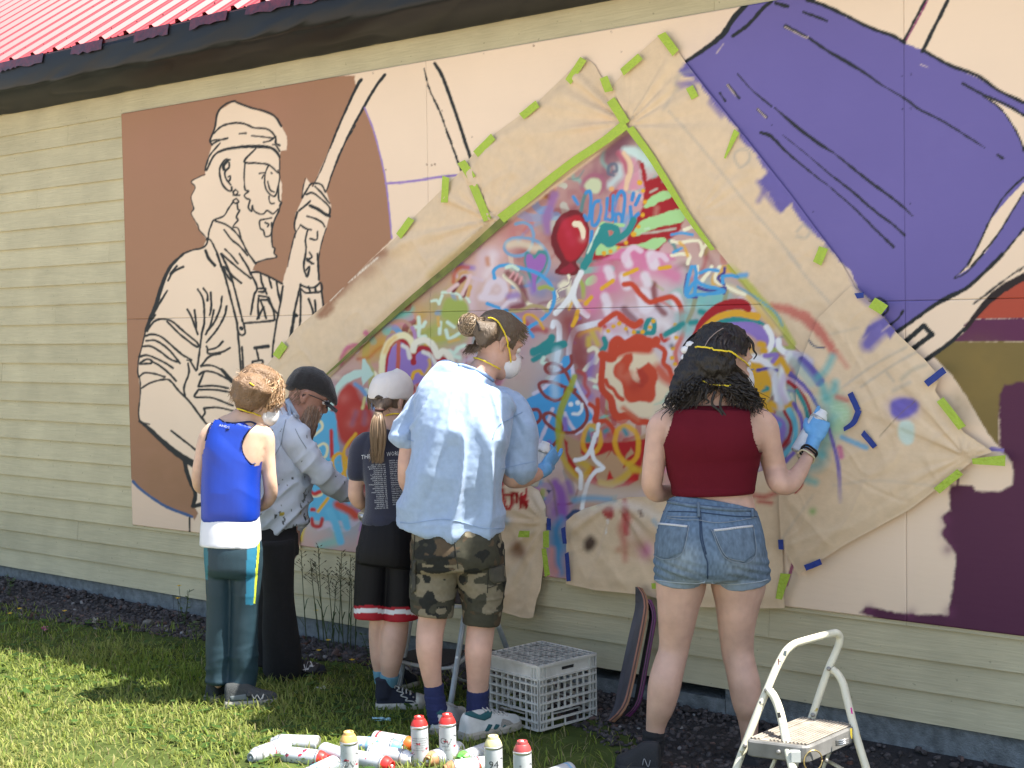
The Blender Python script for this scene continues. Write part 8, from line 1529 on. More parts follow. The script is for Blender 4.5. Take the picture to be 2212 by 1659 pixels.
def seed_grass(px, py, h, lean, lab, n=1):
    g = on_ground(px, py, -.115); t = empty('seeding_grass', g, lab, 'grass stem', 'seeding grass stems by the wall'); rr = random.Random(int(px*3)); top = g+np.array([lean, rr.uniform(-.03, .01), h]); pts = catmull([g, g*.5+top*.5+np.array([lean*.1, 0, h*.03]), top], 6); mb = MB(); mb.tube(pts, np.linspace(.0030, .0016, len(pts)), 5); mb.build('stem', M_stem, t)
    mb = MB()
    for k in range(16):
        q = top-(top-g)*.020*k; a = rr.uniform(0, 6.28); L_ = .012+.0022*k*rr.uniform(.5, 1.1); e = q+np.array([math.cos(a)*L_, math.sin(a)*L_, L_*.7]); mb.tube([q, e], [.0010, .0010], 3); mb.tube([e, e+(e-q)/L_*.009], [.0032, .0012], 4)
    mb.build('seed_head', M_seed, t)['kind'] = 'stuff'
    for k in range(2):
        q = g+(top-g)*(.15+.2*k); a = rr.uniform(0, 6.28); e = q+np.array([math.cos(a)*.07, math.sin(a)*.05, .06]); mb = MB(); s_ = np.array([-math.sin(a), math.cos(a), 0])*.003; m_ = (q+e)/2+np.array([0, 0, .02]); mb.add([q-s_, q+s_, m_+s_, e, m_-s_], [(0, 1, 2, 4), (4, 2, 3)]); mb.build('leaf_blade', M_leafg, t)
SG = [(690, 1328, .36, -.04), (700, 1330, .44, -.03), (709, 1334, .36, -.06), (722, 1336, .33, -.01), (731, 1336, .42, .03), (742, 1340, .36, .01), (750, 1338, .40, .05), (716, 1330, .26, .04), (662, 1322, .40, -.03), (757, 1342, .30, .03), (768, 1346, .35, .02)]
SL = ['%s seeding grass stem against the clapboards between dark trousers and black shorts' % w for w in ('fourth from the left', 'tallest', 'leftward leaning', 'upright short', 'second tallest', 'thin middle', 'right leaning', 'shortest', 'farthest left', 'low right', 'farthest right')]
for (x, y, h, l), lab in zip(SG, SL): seed_grass(x, y+64, h+.08, l, lab)
def weed(px, py, h, lab, seed, nl=9):
    g = on_ground(px, py, -.12); t = empty('leafy_weed', g, lab, 'weed'); rr = random.Random(seed)
    for s_ in range(3):
        top = g+np.array([rr.uniform(-.09, .09), rr.uniform(-.02, .02), h*rr.uniform(.6, 1)]); pts = catmull([g, (g+top)/2+np.array([rr.uniform(-.02, .02), 0, .02]), top], 5); mb = MB(); mb.tube(pts, np.linspace(.0022, .001, len(pts)), 5); mb.build('stem', M_stem, t)
        for k in range(nl):
            q = pts[1+k*(len(pts)-2)//nl]; a = rr.uniform(0, 6.28); L_ = rr.uniform(.02, .05); d_ = np.array([math.cos(a), math.sin(a)*.7, rr.uniform(-.1, .6)]); e = q+d_*L_; w_ = np.array([-math.sin(a), math.cos(a), 0])*L_*.28; m_ = q+d_*L_*.55; mb = MB(); mb.add([q, m_+w_, e, m_-w_], [(0, 1, 2, 3)]); mb.build('leaf', M_leafg, t)
weed(398, 1352, .22, 'branching weed growing against the foundation left of the boy', 5); weed(20, 1288, .17, 'dark leafy weed at the far left foot of the foundation', 6); weed(425, 1390, .16, 'low weed beside the boy\'s trouser leg on the gravel edge', 8); weed(800, 1420, .13, 'low weed behind the girl\'s bare left leg', 9)
# stones, litter
M_stone = mat('grey_fieldstone', (.15, .14, .12), .9, var=(40, .5), bump=(90, .8))
def stone(px, py, r, lab, m=M_stone, sq=.7, seed=1):
    g = on_ground(px, py, -.125); rr = np.random.default_rng(seed); mb = MB(); mb.V = [tuple(g+np.array([0, 0, r*.5])+v*r*np.array([1.1, .9, sq])*rr.uniform(.8, 1.15)) for v in ICO_V]; mb.F = [tuple(f) for f in ICO_F.tolist()]; mb.M = [0]*len(mb.F)
    o = fuse('stone', mb, .004, 3, m); tag(o, lab, 'stone')
stone(318, 1352, .036, 'round grey stone on the gravel left of the boy', seed=2); stone(1862, 1596, .018, 'pale round stone on the gravel below the step stool seat', mat('pale_stone', (.34, .35, .36), .8, bump=(90, .6)), seed=3); stone(1928, 1582, .022, 'tan wedge of stone leaning at the foundation right of the step stool', mat('tan_stone', (.24, .18, .11), .9, var=(30, .4)), seed=4); stone(1734, 1496+60, .02, 'small brown stone behind the step stool leg', mat('brown_stone', (.13, .09, .06), .9), seed=5); stone(1330, 1484+6, .017, 'rust brown pebble beside the skateboards', mat('rust_stone', (.16, .06, .03), .9), seed=7)
def litter(px, py, w, h, lab, m, name='paper_scrap', seed=1):
    rr = random.Random(seed); V = []; nx = 7
    for i in range(nx+1):
        for j in range(4):
            p = on_ground(px-w/2+w*i/nx, py-h/2+h*j/3+rr.uniform(-2, 2), -.105+rr.uniform(-.006, .01)); V.append(p)
    F = [(4*i+j, 4*i+j+1, 4*i+j+5, 4*i+j+4) for i in range(nx) for j in range(3)]; tag(mesh_obj(name, V, F, m), lab, 'litter')
litter(824, 1478+75, 40, 7, 'torn pale blue scrap lying on shaded grass', mat('blue_scrap', (.30, .52, .58), .8), 'torn_scrap', 3); litter(692, 1484, 26, 4, 'white paper strip on the grass below the slider sandal', mat('white_scrap', (.5, .5, .48), .8), 'paper_strip', 4); litter(97, 1357, 14, 7, 'small pink petal of litter on the dark grass at left', mat('pink_scrap', (.45, .12, .25), .8), 'pink_scrap', 5); litter(205, 1340, 12, 10, 'curled grey leaf on the shaded lawn left of the boy', mat('grey_leaf', (.22, .22, .19), .8), 'dry_leaf', 6)
# ---------------------------------------------------------------- milk crate
def crate():
    F_, L_, R2 = on_ground(1165, 1580), on_ground(1060, 1545), on_ground(1266, 1552); a = (R2-F_); a[2] = 0; b = (L_-F_); b[2] = 0; a = a/np.linalg.norm(a)*.33; b = b/np.linalg.norm(b); b = b-a/.33*(b@a)/.33; b = b/np.linalg.norm(b)*.33; o = F_.copy(); H_ = .275
    root = empty('milk_crate', o, 'upside down grubby white milk crate on the ground right of the step ladder', 'crate'); M = mat('grubby_white_plastic', (.60, .59, .54), .6, var=(9, .3), bump=(60, .3)); Md = mat('muddy_plastic', (.46, .44, .39), .75, var=(22, .6), bump=(60, .4)); ua, ub = a/.33, b/.33
    def bar(name, p, q, w, dp, nrm, m=M):
        p = np.asarray(p); q = np.asarray(q); d = q-p; L0 = np.linalg.norm(d); d = d/L0; n = np.asarray(nrm); s_ = np.cross(d, n); mb = MB(); mb.obox((p+q)/2, d*L0/2, s_*w/2, n*dp/2); return mb.build(name, m, root)
    for sd, (p0, u, nrm) in enumerate(((o, ua, -ub), (o, ub, -ua), (o+b, ua, ub), (o+a, ub, ua))):
        P = lambda t, z, off=0: p0+u*(.33*t)+EZ*z+nrm*off
        # plain band at the top, pierced by a keyhole slot on the near right face
        if sd == 0:
            for t0, t1, z0, z1 in ((.02, .40, .215, .262), (.62, .98, .215, .262), (.40, .62, .215, .232), (.40, .62, .246, .262)): mb = MB(); mb.obox((P(t0, z0)+P(t1, z1))/2, u*(.33*(t1-t0)/2), EZ*(z1-z0)/2, nrm*.002); mb.build('side_panel', M, root)
            mb = MB(); mb.obox(P(.51, .239, -.004), u*.037, EZ*.008, nrm*.001); mb.build('slot_shadow', mat('slot_dark', (.02, .02, .02), .9), root)
        else: mb = MB(); mb.obox(P(.5, .2385), u*.158, EZ*.0235, nrm*.002); mb.build('side_panel', M, root)
        for z in (.004, .036, .075, .112, .150, .188, .213):
            bar('rail', P(0, z, .004), P(1, z, .004), .008, .011, nrm)
        for i in range(10):
            t = i/9; hole = .26 < t < .74
            bar('rib', P(t, .078 if hole else .0, .002), P(t, .214, .002), .005, .009, nrm)
            if hole and i % 2 == 0: bar('rib', P(t, 0, .002), P(t, .036, .002), .004, .008, nrm)
        mb = MB(); mb.obox(P(.5, .056, -.006), u*.075, EZ*.0015, nrm*.006); mb.build('hand_hole_lip', M, root)
        for t in (.0, .055, .11, .89, .945): bar('corner_rib', P(t, 0, .003), P(t, .262, .003), .005, .010, nrm)
        bar('top_rail', P(-.01, .266, .003), P(1.01, .266, .003), .010, .012, nrm)
        for z in (.02, .055, .09, .13, .17): 
            bar('inner_slat', P(.06, z, -.045) if z > .3 else P(.06, z, -.020), P(.25, z, -.020), .016, .002, nrm, Md)
    for i in range(1, 10):
        t = i/10; bar('base_rib', o+ua*.33*t+EZ*.266, o+ua*.33*t+b+EZ*.266, .006, .014, EZ, Md); bar('base_rib', o+ub*.33*t+EZ*.265, o+ub*.33*t+a+EZ*.265, .006, .013, EZ, Md)
    mb = MB(); mb.obox(o+a/2+b/2+EZ*.250, a*.42, b*.42, EZ*.001); mb.build('inside_shade_sheet', mat('crate_inside_shade', (.035, .028, .022), .9, var=(30, .6)), root)  # dark sheet standing in for the shade inside, seen between the ribs
crate()
# ---------------------------------------------------------------- skateboards
def skate(p_top, p_bot, d_top, d_bot, w, lab, side_m, face_m, turn, th=1.0):
    A = on_wall(*p_top, d_top); g = on_ground(*p_bot, GZ+.004); d = A-g; L0 = np.linalg.norm(d); d /= L0; s_ = ER*math.sin(turn)-EF*math.cos(turn); s_ = s_-d*(s_@d); s_ /= np.linalg.norm(s_); n = np.cross(s_, d); root = empty('skateboard', g, lab, 'skateboard', 'painted skateboard decks by the wall')
    def ring(t, off0, off1, wm):
        k = 1-abs(2*t-1)**3.2; ww = w*max(.12, k**.5)*wm; bend = .035*(max(0, t-.82)/.18)**2+.035*(max(0, .18-t)/.18)**2; c = g+d*(L0*t)+n*bend
        return [c-s_*ww+n*(off0+.008), c-s_*ww*.5+n*off0, c+s_*ww*.5+n*off0, c+s_*ww+n*(off0+.008), c+s_*ww+n*(off1+.008), c+s_*ww*.5+n*off1, c-s_*ww*.5+n*off1, c-s_*ww+n*(off1+.008)]
    for nm, o0, o1, m, wm in (('ply_layer', 0, .0045, side_m[0], 1), ('ply_layer', .0045, .008, side_m[1], .998), ('ply_layer', .008, .0115, side_m[2], .998), ('painted_face', .0115, .0125, face_m, .99)):
        mb = MB(); mb.ring_loft([ring(t, o0*th, o1*th, wm) for t in np.linspace(0, 1, 21)]); mb.build(nm, m, root, False)
mf1 = mat('sprayed_grey_face', (.09, .085, .10), .6, var=(7, .5, (1, 1, .5)), bump=(20, .2)); pw1 = (mat('raw_ply', (.36, .18, .10), .7, var=(40, .4, (1, 1, .1))), mat('stained_ply', (.11, .06, .05), .7), mat('pink_ply', (.42, .20, .14), .7, var=(9, .4)))
skate((1404, 1277), (1344, 1566), .05, 0, .06, 'skateboard deck with grey painted face and raw orange edge by the wall', pw1, mf1, .2, 1.9)
skate((1424, 1300), (1378, 1552), .05, 0, .03, 'thin purple edged skateboard deck leaning behind the woman\'s left leg', (mat('purple_ply', (.15, .03, .13), .5, var=(9, .4)), mat('dark_ply', (.03, .02, .03), .6), mat('plum_ply', (.2, .05, .16), .5)), mat('black_deck_face', (.02, .018, .022), .6), .12, 1.3)
# ---------------------------------------------------------------- step stool, near right
M_cream = mat('cream_tube_paint', (.62, .60, .47), .42, var=(14, .12), bump=(80, .08), spec=.5)
def stain(m, nt, N, L, p, c, tc):
    n = N.new('ShaderNodeTexNoise'); n.inputs['Scale'].default_value = 26; n.inputs['Detail'].default_value = 3; L.new(tc.outputs['Object'], n.inputs['Vector']); r = N.new('ShaderNodeValToRGB'); r.color_ramp.elements[0].position = .66; r.color_ramp.elements[0].color = (0, 0, 0, 1); r.color_ramp.elements[1].position = .70; L.new(n.outputs[0], r.inputs[0])
    n2 = N.new('ShaderNodeTexNoise'); n2.inputs['Scale'].default_value = 9; L.new(tc.outputs['Object'], n2.inputs['Vector']); r2 = N.new('ShaderNodeValToRGB'); cr = r2.color_ramp; cr.elements[0].position = .35; cr.elements[0].color = (.05, .05, .06, 1); cr.elements[1].position = .62; cr.elements[1].color = (.28, .05, .06, 1); e = cr.elements.new(.5); e.color = (.45, .35, .06, 1); L.new(n2.outputs[0], r2.inputs[0])
    mx = N.new('ShaderNodeMix'); mx.data_type = 'RGBA'; L.new(r.outputs[0], mx.inputs[0]); L.new(c, mx.inputs[6]); L.new(r2.outputs[0], mx.inputs[7]); L.new(mx.outputs[2], p.inputs['Base Color'])
M_cream_st = mat('paint_spotted_tube', (.62, .60, .47), .42, var=(14, .12), spec=.5, build=stain)
TAGS['X'] = (1580.0, 1338.6, .19319)
def near_stool():
    tb = 4.86; root = empty('step_stool', on_ground(1700, 1745), 'paint spattered cream folding step stool with grey ribbed seat', 'step stool')
    # frame built from its plan: left side nearer the camera, right side farther
    X = lambda s, t: at(*TP('X', s)[0], t)
    tl, tr = 4.54, 4.74
    hoop = [X('-20 1900', tl-.03), X('70 1620', tl), X('160 1380', tl+.02), X('300 1020', tl+.04), X('400 780', tl+.06), X('480 590', tl+.08), X('560 430', tl+.095), X('620 340', tl+.105), X('700 275', tl+.12), X('800 240', tl+.135), X('1000 185', tl+.17), X('1130 152', tl+.195), X('1180 150', tr-.0), X('1210 190', tr+.01), X('1205 260', tr+.012), X('1160 380', tr+.01), X('1090 540', tr), X('980 850', tr-.01), X('890 1120', tr-.02), X('700 1640', tr-.03), X('600 1900', tr-.04)]
    mb = MB(); mb.tube(catmull(hoop, 6), .0125, 14); mb.build('hoop_frame', M_cream_st, root, True)
    for s, ts in ((('430 800', '470 850', '520 960', '560 1100', '600 1300', '660 1560', '740 1900'), (tl+.045, tl+.03, tl+.01, tl-.02, tl-.06, tl-.12, tl-.18)), (('1130 560', '1190 610', '1250 720', '1290 880', '1350 1120', '1410 1350', '1500 1640', '1580 1900'), (tr-.005, tr-.02, tr-.04, tr-.06, tr-.10, tr-.13, tr-.17, tr-.20))):
        mb = MB(); mb.tube(catmull([X(a, t) for a, t in zip(s, ts)], 6), [.016]+[.0145]*(6*(len(s)-1)), 14, ratio=.8); mb.build('front_leg', M_cream_st if tl in ts or ts[0] < tr-.1 else M_cream, root, True)
    # seat tray
    P0, P1, P2, P3 = X('150 1350', tl+.01), X('820 1085', tr-.02), X('1415 1175', tr-.14), X('850 1420', tl-.14)
    c = (P0+P1+P2+P3)/4; zc = c[2]; Q = [np.array([p[0], p[1], zc]) for p in (P0, P1, P2, P3)]
    Q[0] = on_plane('140 1340', zc); Q[1] = on_plane('790 1085', zc); Q[2] = on_plane('1425 1172', zc); Q[3] = on_plane('850 1425', zc)
    Mg = mat('grey_step_plastic', (.17, .168, .16), .5, var=(20, .3)); Mt = mat('worn_step_top', (.25, .22, .18), .75, var=(24, .3), bump=(120, .3))
    def rr(inset, z, n=5, rad=.03):
        out = []; k = 4; ce = sum(Q)/4
        for i in range(4):
            p = Q[i]; a = Q[i-1]-p; b = Q[(i+1) % 4]-p; a /= np.linalg.norm(a); b /= np.linalg.norm(b); p = p+(a+b)*inset
            for t in np.linspace(0, 1, n): out.append((p+a*rad)*(1-t)**2+2*p*t*(1-t)+(p+b*rad)*t**2+EZ*z)
        return out
    mb = MB(); mb.ring_loft([rr(.004, -.052), rr(0, -.048), rr(0, -.006), rr(.004, 0), rr(.012, .0)]); mb.build('step_tray', Mg, root)
    mb = MB(); mb.ring_loft([rr(.012, -.002), rr(.012, .0015)]); mb.build('step_mat', Mt, root)
    ua, ub = Q[1]-Q[0], Q[3]-Q[0]
    bl = lambda s, t: Q[0]*(1-s)*(1-t)+Q[1]*s*(1-t)+Q[2]*s*t+Q[3]*(1-s)*t
    for i in range(15):
        t = .07+.86*i/14; 
        if 3 <= i <= 4: continue
        mb = MB(); p, q = bl(.05, t)+EZ*.0035, bl(.95, t)+EZ*.0035; mb.tube([p, q], .0042, 8, ratio=.6); mb.build('tread_rib', Mt, root)
    for s_, t in (('390 790', tl+.045), ('150 1412', tl+.0), ('1087 548', tr-.015), ('910 1065', tr-.03), ('525 1480', tl-.1), ('1060 1578', tl-.03)):
        p = X(s_, t); n_ = (CAM-p)/np.linalg.norm(CAM-p); mb = MB(); mb.tube([p-n_*.012, p+n_*.006, p+n_*.008], [.007, .0075, .004], 10); mb.build('rivet', mat('dull_rivet', (.25, .24, .22), .45, metal=.7) if s_ == '390 790' else bpy.data.materials['dull_rivet'], root, True)
    mb = MB(); mb.tube([X('530 1465', tl-.07), X('430 1700', tl-.05), X('380 1900', tl-.04)], .010, 10, ratio=.5); mb.build('fold_link', M_cream, root, True); mb = MB(); mb.tube([X('1110 1450', tr-.08), X('1040 1620', tr-.07), X('980 1850', tr-.06)], .010, 10, ratio=.5); mb.build('fold_link', M_cream, root, True); mb = MB(); mb.tube([X('1080 1580', tr-.06), X('1260 1680', tr-.1)], .009, 8, ratio=.5); mb.build('cross_stay', M_cream, root, True)
    mb = MB(); c = X('715 1525', tl-.13); mb.obox(c, ER*.014, EZ*.016, EF*.012); mb.build('leg_clip', mat('clear_clip', (.55, .57, .55), .3), root); mb = MB(); c = X('1225 1375', tl-.10)
    for k in range(3): mb.tube([X('%d %d' % (1165, 1360+22*k), tl-.03), X('%d %d' % (1240, 1350+22*k), tl-.045), X('%d %d' % (1305, 1335+18*k), tl-.035)], .0035, 6)
    mb.build('spring_catch', M_tin, root, True); mb = MB(); c = X('913 1580', tl-.12); mb.tube([c+.033*(ER*math.cos(q)*.9+EZ*math.sin(q)+EF*.3*math.cos(q)) for q in np.linspace(0, 6.283, 29)], .0022, 7); mb.build('wire_ring', mat('brass_wire', (.55, .42, .18), .3, metal=.8), root, True)
    Mb = mat('sticker_black', (.03, .03, .03), .5); Mw = mat('sticker_white', (.6, .6, .57), .5); Mp = mat('pink_splash', (.62, .03, .30), .5); My = mat('yellow_splash', (.66, .50, .04), .5)
    for nm, s, m, t in (('warning_sticker', '510 1040 545 1035 560 1095 520 1100', Mb, tl-.043), ('warning_sticker', '540 1150 590 1150 610 1230 560 1240', Mw, tl-.055), ('sticker_text_block', '560 1275 610 1275 645 1430 590 1430', Mw, tl-.085), ('paint_splash', '1330 985 1345 980 1360 1055 1338 1050', Mp, tr-.118), ('paint_splash', '1325 1215 1350 1215 1352 1330 1340 1330 1330 1290', My, tl+.03), ('paint_splash', '585 350 620 345 610 410 575 400', mat('grey_splash', (.12, .15, .16), .5), tl+.075), ('paint_splash', '520 440 535 435 532 510 522 505', mat('maroon_splash', (.16, .03, .03), .5), tl+.062)):
        c = TP('X', s); mb = MB(); mb.add([at(x, y, t) for x, y in c], [tuple(range(len(c)))]); mb.build(nm, m, root)
def on_plane(s, z):
    x, y = TP('X', s)[0]; q = ray(x, y); return CAM+q*((z-CAM[2])/q[2])
near_stool()
# ---------------------------------------------------------------- second step ladder, behind the bun man's legs
def far_ladder():
    root = empty('step_ladder', on_ground(960, 1530), 'grey folding step ladder with black treads behind the bare legs', 'step ladder'); Mt = mat('grey_tube', (.34, .37, .38), .4, metal=.2, var=(20, .2)); Mr = mat('black_tread', (.018, .017, .017), .8, bump=(200, .4)); Me = mat('grey_tread_edge', (.36, .38, .37), .5)
    def leg(p, q, tp, tq, r=.0125, m=Mt): mb = MB(); mb.tube(catmull([at(*p, tp), (at(*p, tp)+at(*q, tq))/2, at(*q, tq)], 4), r, 12); mb.build('leg', m, root, True)
    g = on_ground(973, 1522); leg((1003, 1330), (973, 1524), 6.25, 6.12); leg((1074, 1345), (1102, 1420), 6.45, 6.55); leg((1102, 1420), (1120, 1470), 6.55, 6.6); leg((888, 1330), (852, 1545), 6.5, 6.4); leg((905, 1335), (930, 1505), 6.62, 6.66)
    def tread(z, s, nm):
        zz = z; P = [np.array(on_z(x, y, zz)) for x, y in s]; mb = MB(); mb.add([p for p in P]+[p-EZ*.006 for p in P], [tuple(range(len(P))), tuple(range(2*len(P)-1, len(P)-1, -1))]+[(i, len(P)+i, len(P)+(i+1) % len(P), (i+1) % len(P)) for i in range(len(P))]); mb.build('tread_pad', Mr, root)
        mb = MB(); mb.tube(catmull([p-EZ*.014 for p in P], 4, True), .013, 8, ratio=.6); mb.build('tread_frame', Me, root, True)
    tread(.06, [(868, 1423), (955, 1437), (992, 1425), (1004, 1404), (925, 1398), (880, 1406)], 'a')
    tread(.33, [(965, 1300), (1000, 1303), (1000, 1285), (985, 1262), (945, 1262), (940, 1285)], 'b')
    mb = MB(); mb.tube(catmull([at(975, 1440, 6.3), at(985, 1462, 6.32), at(1010, 1472, 6.4), at(1040, 1470, 6.5)], 5), .006, 8); mb.build('brace', Mt, root, True); mb = MB(); p = at(987, 1420, 6.16); mb.tube([p, p+(CAM-p)/np.linalg.norm(CAM-p)*.006], .006, 8); mb.build('rivet', M_tin, root)
def on_z(x, y, z): q = ray(x, y); return CAM+q*((z-CAM[2])/q[2])
far_ladder()
# ---------------------------------------------------------------- used spray cans on the grass
def splash_mat(name, spl, base=(.46, .48, .50), amt=.62):
    def b(m, nt, N, L, p, c, tc):
        n = N.new('ShaderNodeTexNoise'); n.inputs['Scale'].default_value = 34; n.inputs['Detail'].default_value = 4; L.new(tc.outputs['Object'], n.inputs['Vector']); r = N.new('ShaderNodeMapRange'); r.inputs[1].default_value = amt; r.inputs[2].default_value = amt+.03; L.new(n.outputs[0], r.inputs[0])
        mx = N.new('ShaderNodeMix'); mx.data_type = 'RGBA'; mx.inputs[7].default_value = (*spl, 1); L.new(r.outputs[0], mx.inputs[0]); L.new(c, mx.inputs[6])
        n2 = N.new('ShaderNodeTexNoise'); n2.inputs['Scale'].default_value = 75; n2.inputs['Detail'].default_value = 2; L.new(tc.outputs['Object'], n2.inputs['Vector']); r2 = N.new('ShaderNodeMapRange'); r2.inputs[1].default_value = .68; r2.inputs[2].default_value = .70; L.new(n2.outputs[0], r2.inputs[0]); m2 = N.new('ShaderNodeMix'); m2.data_type = 'RGBA'; m2.inputs[7].default_value = (.10, .11, .12, 1); L.new(r2.outputs[0], m2.inputs[0]); L.new(mx.outputs[2], m2.inputs[6]); L.new(m2.outputs[2], p.inputs['Base Color'])
    return mat(name, base, .33, var=(40, .10), spec=.6, build=b)
S_red = splash_mat('can_red_splashed', (.42, .03, .06)); S_or = splash_mat('can_orange_splashed', (.5, .14, .05), amt=.66); S_bl = splash_mat('can_blue_splashed', (.10, .28, .5), amt=.66); S_pl = splash_mat('can_plain_spotted', (.3, .3, .32), amt=.72)
capm = lambda n, c: mat('cap_'+n, c, .4, var=(40, .15))
C_or = capm('apricot', (.72, .42, .13)); C_rd = capm('scarlet', (.62, .03, .025)); C_yl = capm('cream_yellow', (.68, .60, .28)); C_ro = capm('rose_red', (.42, .06, .06)); C_og = capm('orange', (.66, .12, .015)); C_bl = capm('sky_blue', (.15, .38, .62)); C_gr = capm('green', (.10, .42, .06)); C_tn = capm('tan', (.42, .22, .11)); C_wh = capm('white', (.66, .68, .69)); C_st = capm('steel_grey', (.32, .34, .35))
M_bandl = mat('band_grey', (.46, .48, .50), .5); M_ink = mat('can_ink', (.03, .03, .035), .5); GRP = 'used spray cans lying and standing on the grass'
def stand(px, py_top, body, cap, lab, lean=(0, 0), r=.033, tb=None):
    # the ring on top of the can shows at (px, py_top)
    z = float(GZ-.012); q = ray(px, py_top); t = (z+.195-CAM[2])/q[2]; top = CAM+q*t; c = np.array([top[0], top[1], z]); ax = np.array([lean[0], lean[1], 1.0]); c = c-np.array([lean[0], lean[1], 0])*.195
    root, (c, ax, u, v) = spray_can(c, ax, lab, body, cap, GRP, name='spray_can', r=r); return root, c, ax, r
def can_text(root, c, ax, r, lines):
    """print wrapped round the can, facing the camera"""
    ax = np.asarray(ax); fw = (CAM-c); fw = fw-ax*(fw@ax); fw /= np.linalg.norm(fw); rt = np.cross(ax, fw)
    for txt, zc, h, off, m in lines:
        cu = bpy.data.curves.new('t', 'FONT'); cu.body = txt; cu.size = 1; cu.resolution_u = 2; ob = bpy.data.objects.new('t', cu); COLL.objects.link(ob); dg = bpy.context.evaluated_depsgraph_get(); me = ob.evaluated_get(dg).to_mesh(); v = np.array([w.co[:] for w in me.vertices]); F = [tuple(p.vertices) for p in me.polygons]; ob.evaluated_get(dg).to_mesh_clear(); bpy.data.objects.remove(ob); bpy.data.curves.remove(cu)
        k = h/.7; x = (v[:, 0]-v[:, 0].max()/2)*k+off; a = x/r; V = c+np.outer(zc+v[:, 1]*k, ax)+(r+.0007)*(np.outer(np.cos(a), fw)+np.outer(np.sin(a), rt)); o = mesh_obj('printing', V, F, m); adopt(root, o)
def can_ring(root, c, ax, r, zc, off, rad, n, w=.0011, rot=0):
    ax = np.asarray(ax); fw = (CAM-c); fw = fw-ax*(fw@ax); fw /= np.linalg.norm(fw); rt = np.cross(ax, fw); mb = MB(); P = []
    for i in range(n+1):
        q = rot+i/n*6.283; x = off+rad*math.cos(q); a = x/r; P.append(c+ax*(zc+rad*math.sin(q))+(r+.0006)*(fw*math.cos(a)+rt*math.sin(a)))
    mb.tube(P, w, 4); adopt(root, mb.build('hazard_mark', M_ink))
c1 = stand(753, 1580, S_red, C_or, 'standing spray can with apricot cap and danger marks at the left', (.02, -.03)); can_text(*c1, [('DANGER', .060, .0055, .0, M_ink), ('BEAD CLEAR 400 ML', .050, .0030, 0, M_ink), ('KEEP OUT OF REACH', .044, .0030, 0, M_ink), ('SHAKE WELL 2 MIN', .038, .003, 0, M_ink)]); can_ring(*c1, .083, -.014, .011, 8); can_ring(*c1, .085, .014, .013, 3, rot=-1.57); can_text(*c1, [('!', .083, .009, .014, M_ink), ('*', .078, .014, -.014, M_ink)])
c2 = stand(905, 1547, S_red, C_rd, 'standing spray can with scarlet cap and red drips, left of its twin', (-.02, 0)); can_text(*c2, [(t, .115-.009*i, .004, 0, M_ink) for i, t in enumerate(('WARNING: FLAMMABLE', 'CONTENTS UNDER PRESSURE', 'DO NOT PUNCTURE', 'USE IN FRESH AIR', 'AVOID HEAT', 'KEEP AWAY FROM EYES'))])
c3 = stand(966, 1542, S_red, C_rd, 'standing spray can with scarlet cap and hazard triangle before the white trainer', (.0, 0)); can_ring(*c3, .098, -.018, .011, 8); can_ring(*c3, .098, .004, .014, 3, rot=-1.57); can_text(*c3, [('DANGER', .075, .005, -.010, M_ink), ('400 ML', .062, .004, 0, M_ink)])
c4 = stand(1065, 1589, S_pl, C_yl, 'standing spray can with cream yellow cap and number 94', (.0, -.01)); can_text(*c4, [('94', .085, .026, 0, M_ink)]); can_ring(*c4, .064, -.012, .010, 8); can_ring(*c4, .064, .014, .012, 3, rot=-1.57)
c5 = stand(1128, 1600, S_pl, C_ro, 'standing spray can with rose red cap at the right of the others', (.0, .0)); can_text(*c5, [('94', .062, .026, -.014, M_ink), ('*', .10, .016, -.008, M_ink)])
def lie(a, b, ta, body, cap, lab, up=.033, k=1.0, flip=False):
    """lying can: base shows at photo point a, cap end at b"""
    z = GZ-.012+up; A = on_z(*a, z); B = on_z(*b, z); ax = B-A; ax[2] = 0; ax /= np.linalg.norm(ax); root, q = spray_can(A, ax, lab, body, cap, GRP, k=k, twist=random.Random(int(a[0])).uniform(0, 6)); return root, q
def stripe(rq, z0, z1, m, a0=0, a1=6.283):
    root, (c, ax, u, v) = rq; mb = MB(); mb.ring_loft([[c+ax*z+.0335*(u*math.cos(t)+v*math.sin(t)) for t in np.linspace(0, 6.283, 25)[:-1]] for z in (z0, z1)], caps=False); mb.build('colour_band', m, root, True)
M_lb = mat('band_red', (.42, .04, .05), .5); M_lbb = mat('band_blue', (.2, .4, .6), .5); M_dk = mat('band_dark', (.05, .06, .08), .5)
r_ = lie((618, 1610), (535, 1639), 0, S_pl, C_st, 'lying spray can at far left with its grey nozzle end towards the camera'); stripe(r_, .120, .122, M_dk); stripe(r_, .085, .09, M_lb)
r_ = lie((688, 1607), (603, 1604), 0, S_pl, C_st, 'lying white spray can behind the far left pair, base end open to the right'); stripe(r_, .02, .024, M_bandl)
r_ = lie((613, 1630), (702, 1640), 0, S_red, C_rd, 'lying red splashed spray can with scarlet cap in front of the left pair'); stripe(r_, .03, .032, M_dk)
r_ = lie((700, 1621), (760, 1642), 0, S_or, C_og, 'lying spray can half hidden behind the apricot capped can'); stripe(r_, .06, .1, M_bandl)
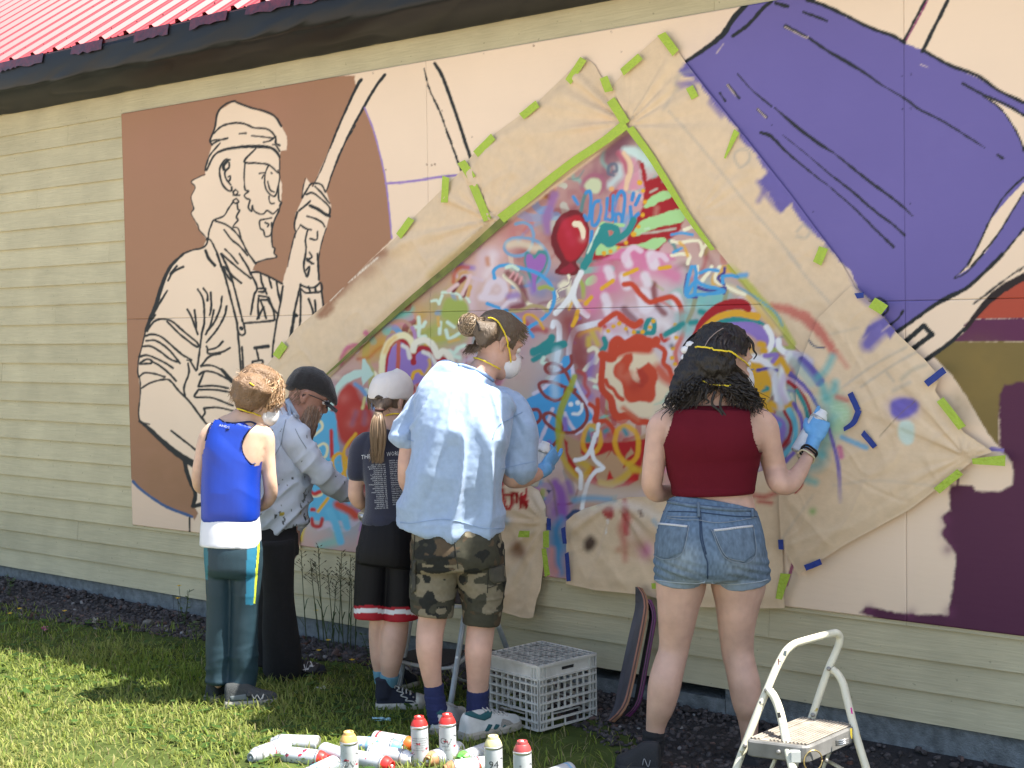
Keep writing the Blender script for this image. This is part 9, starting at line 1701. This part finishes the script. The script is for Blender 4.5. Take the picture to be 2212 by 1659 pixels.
r_ = lie((762, 1637), (850, 1655), 0, S_red, C_rd, 'lying spray can with scarlet cap right of the apricot capped can'); stripe(r_, .05, .085, M_bandl)
r_ = lie((810, 1596), (880, 1608), 0, S_or, C_og, 'lying spray can with orange cap at the back of the pile'); stripe(r_, .02, .03, M_lb)
r_ = lie((770, 1608), (836, 1613), 0, S_bl, C_bl, 'lying spray can with sky blue cap beneath the orange capped one', up=.03); stripe(r_, .05, .06, M_lbb)
r_ = lie((800, 1626), (890, 1640), 0, S_pl, C_wh, 'lying speckled white spray can left of the standing scarlet twin'); stripe(r_, .01, .013, M_dk)
r_ = lie((992, 1618), (925, 1644), 0, S_bl, C_tn, 'lying spray can with tan cap facing the camera below the scarlet cans'); stripe(r_, .138, .142, M_dk)
r_ = lie((1062, 1618), (1008, 1638), 0, S_pl, C_gr, 'lying spray can with green cap behind the cream yellow one'); stripe(r_, .138, .142, M_dk)
r_ = lie((1065, 1650), (972, 1662), 0, S_bl, C_tn, 'lying spray can at the front edge before the cream yellow can'); stripe(r_, .06, .065, M_lb)
r_ = lie((1232, 1664), (1160, 1690), 0, S_bl, C_st, 'lying spray can alone at the right with only its base in frame'); stripe(r_, .02, .03, M_lbb)
r_ = lie((722, 1650), (640, 1690), 0, S_bl, C_wh, 'lying spray can at the front left under the clear plastic lid'); stripe(r_, .10, .14, M_lbb)
mb = MB(); q = [on_z(662, 1668, -.10), on_z(700, 1640, -.05), on_z(748, 1648, -.05), on_z(735, 1672, -.09)]; mb.add([p for p in q]+[p+EZ*.002 for p in q], [(0, 1, 2, 3), (7, 6, 5, 4), (0, 4, 5, 1), (1, 5, 6, 2), (2, 6, 7, 3), (3, 7, 4, 0)])
gm = mat('clear_plastic', (.85, .88, .86), .15); gm.node_tree.nodes['Principled BSDF'].inputs['Transmission Weight'].default_value = .85; tag(mb.build('plastic_cover', gm), 'clear plastic lid lying over the cans at front left', 'plastic cover')
litter(700, 1662, 26, 12, 'crumpled orange scrap on the grass among the spray cans', mat('orange_scrap', (.5, .24, .06), .7), 'orange_scrap', 8)
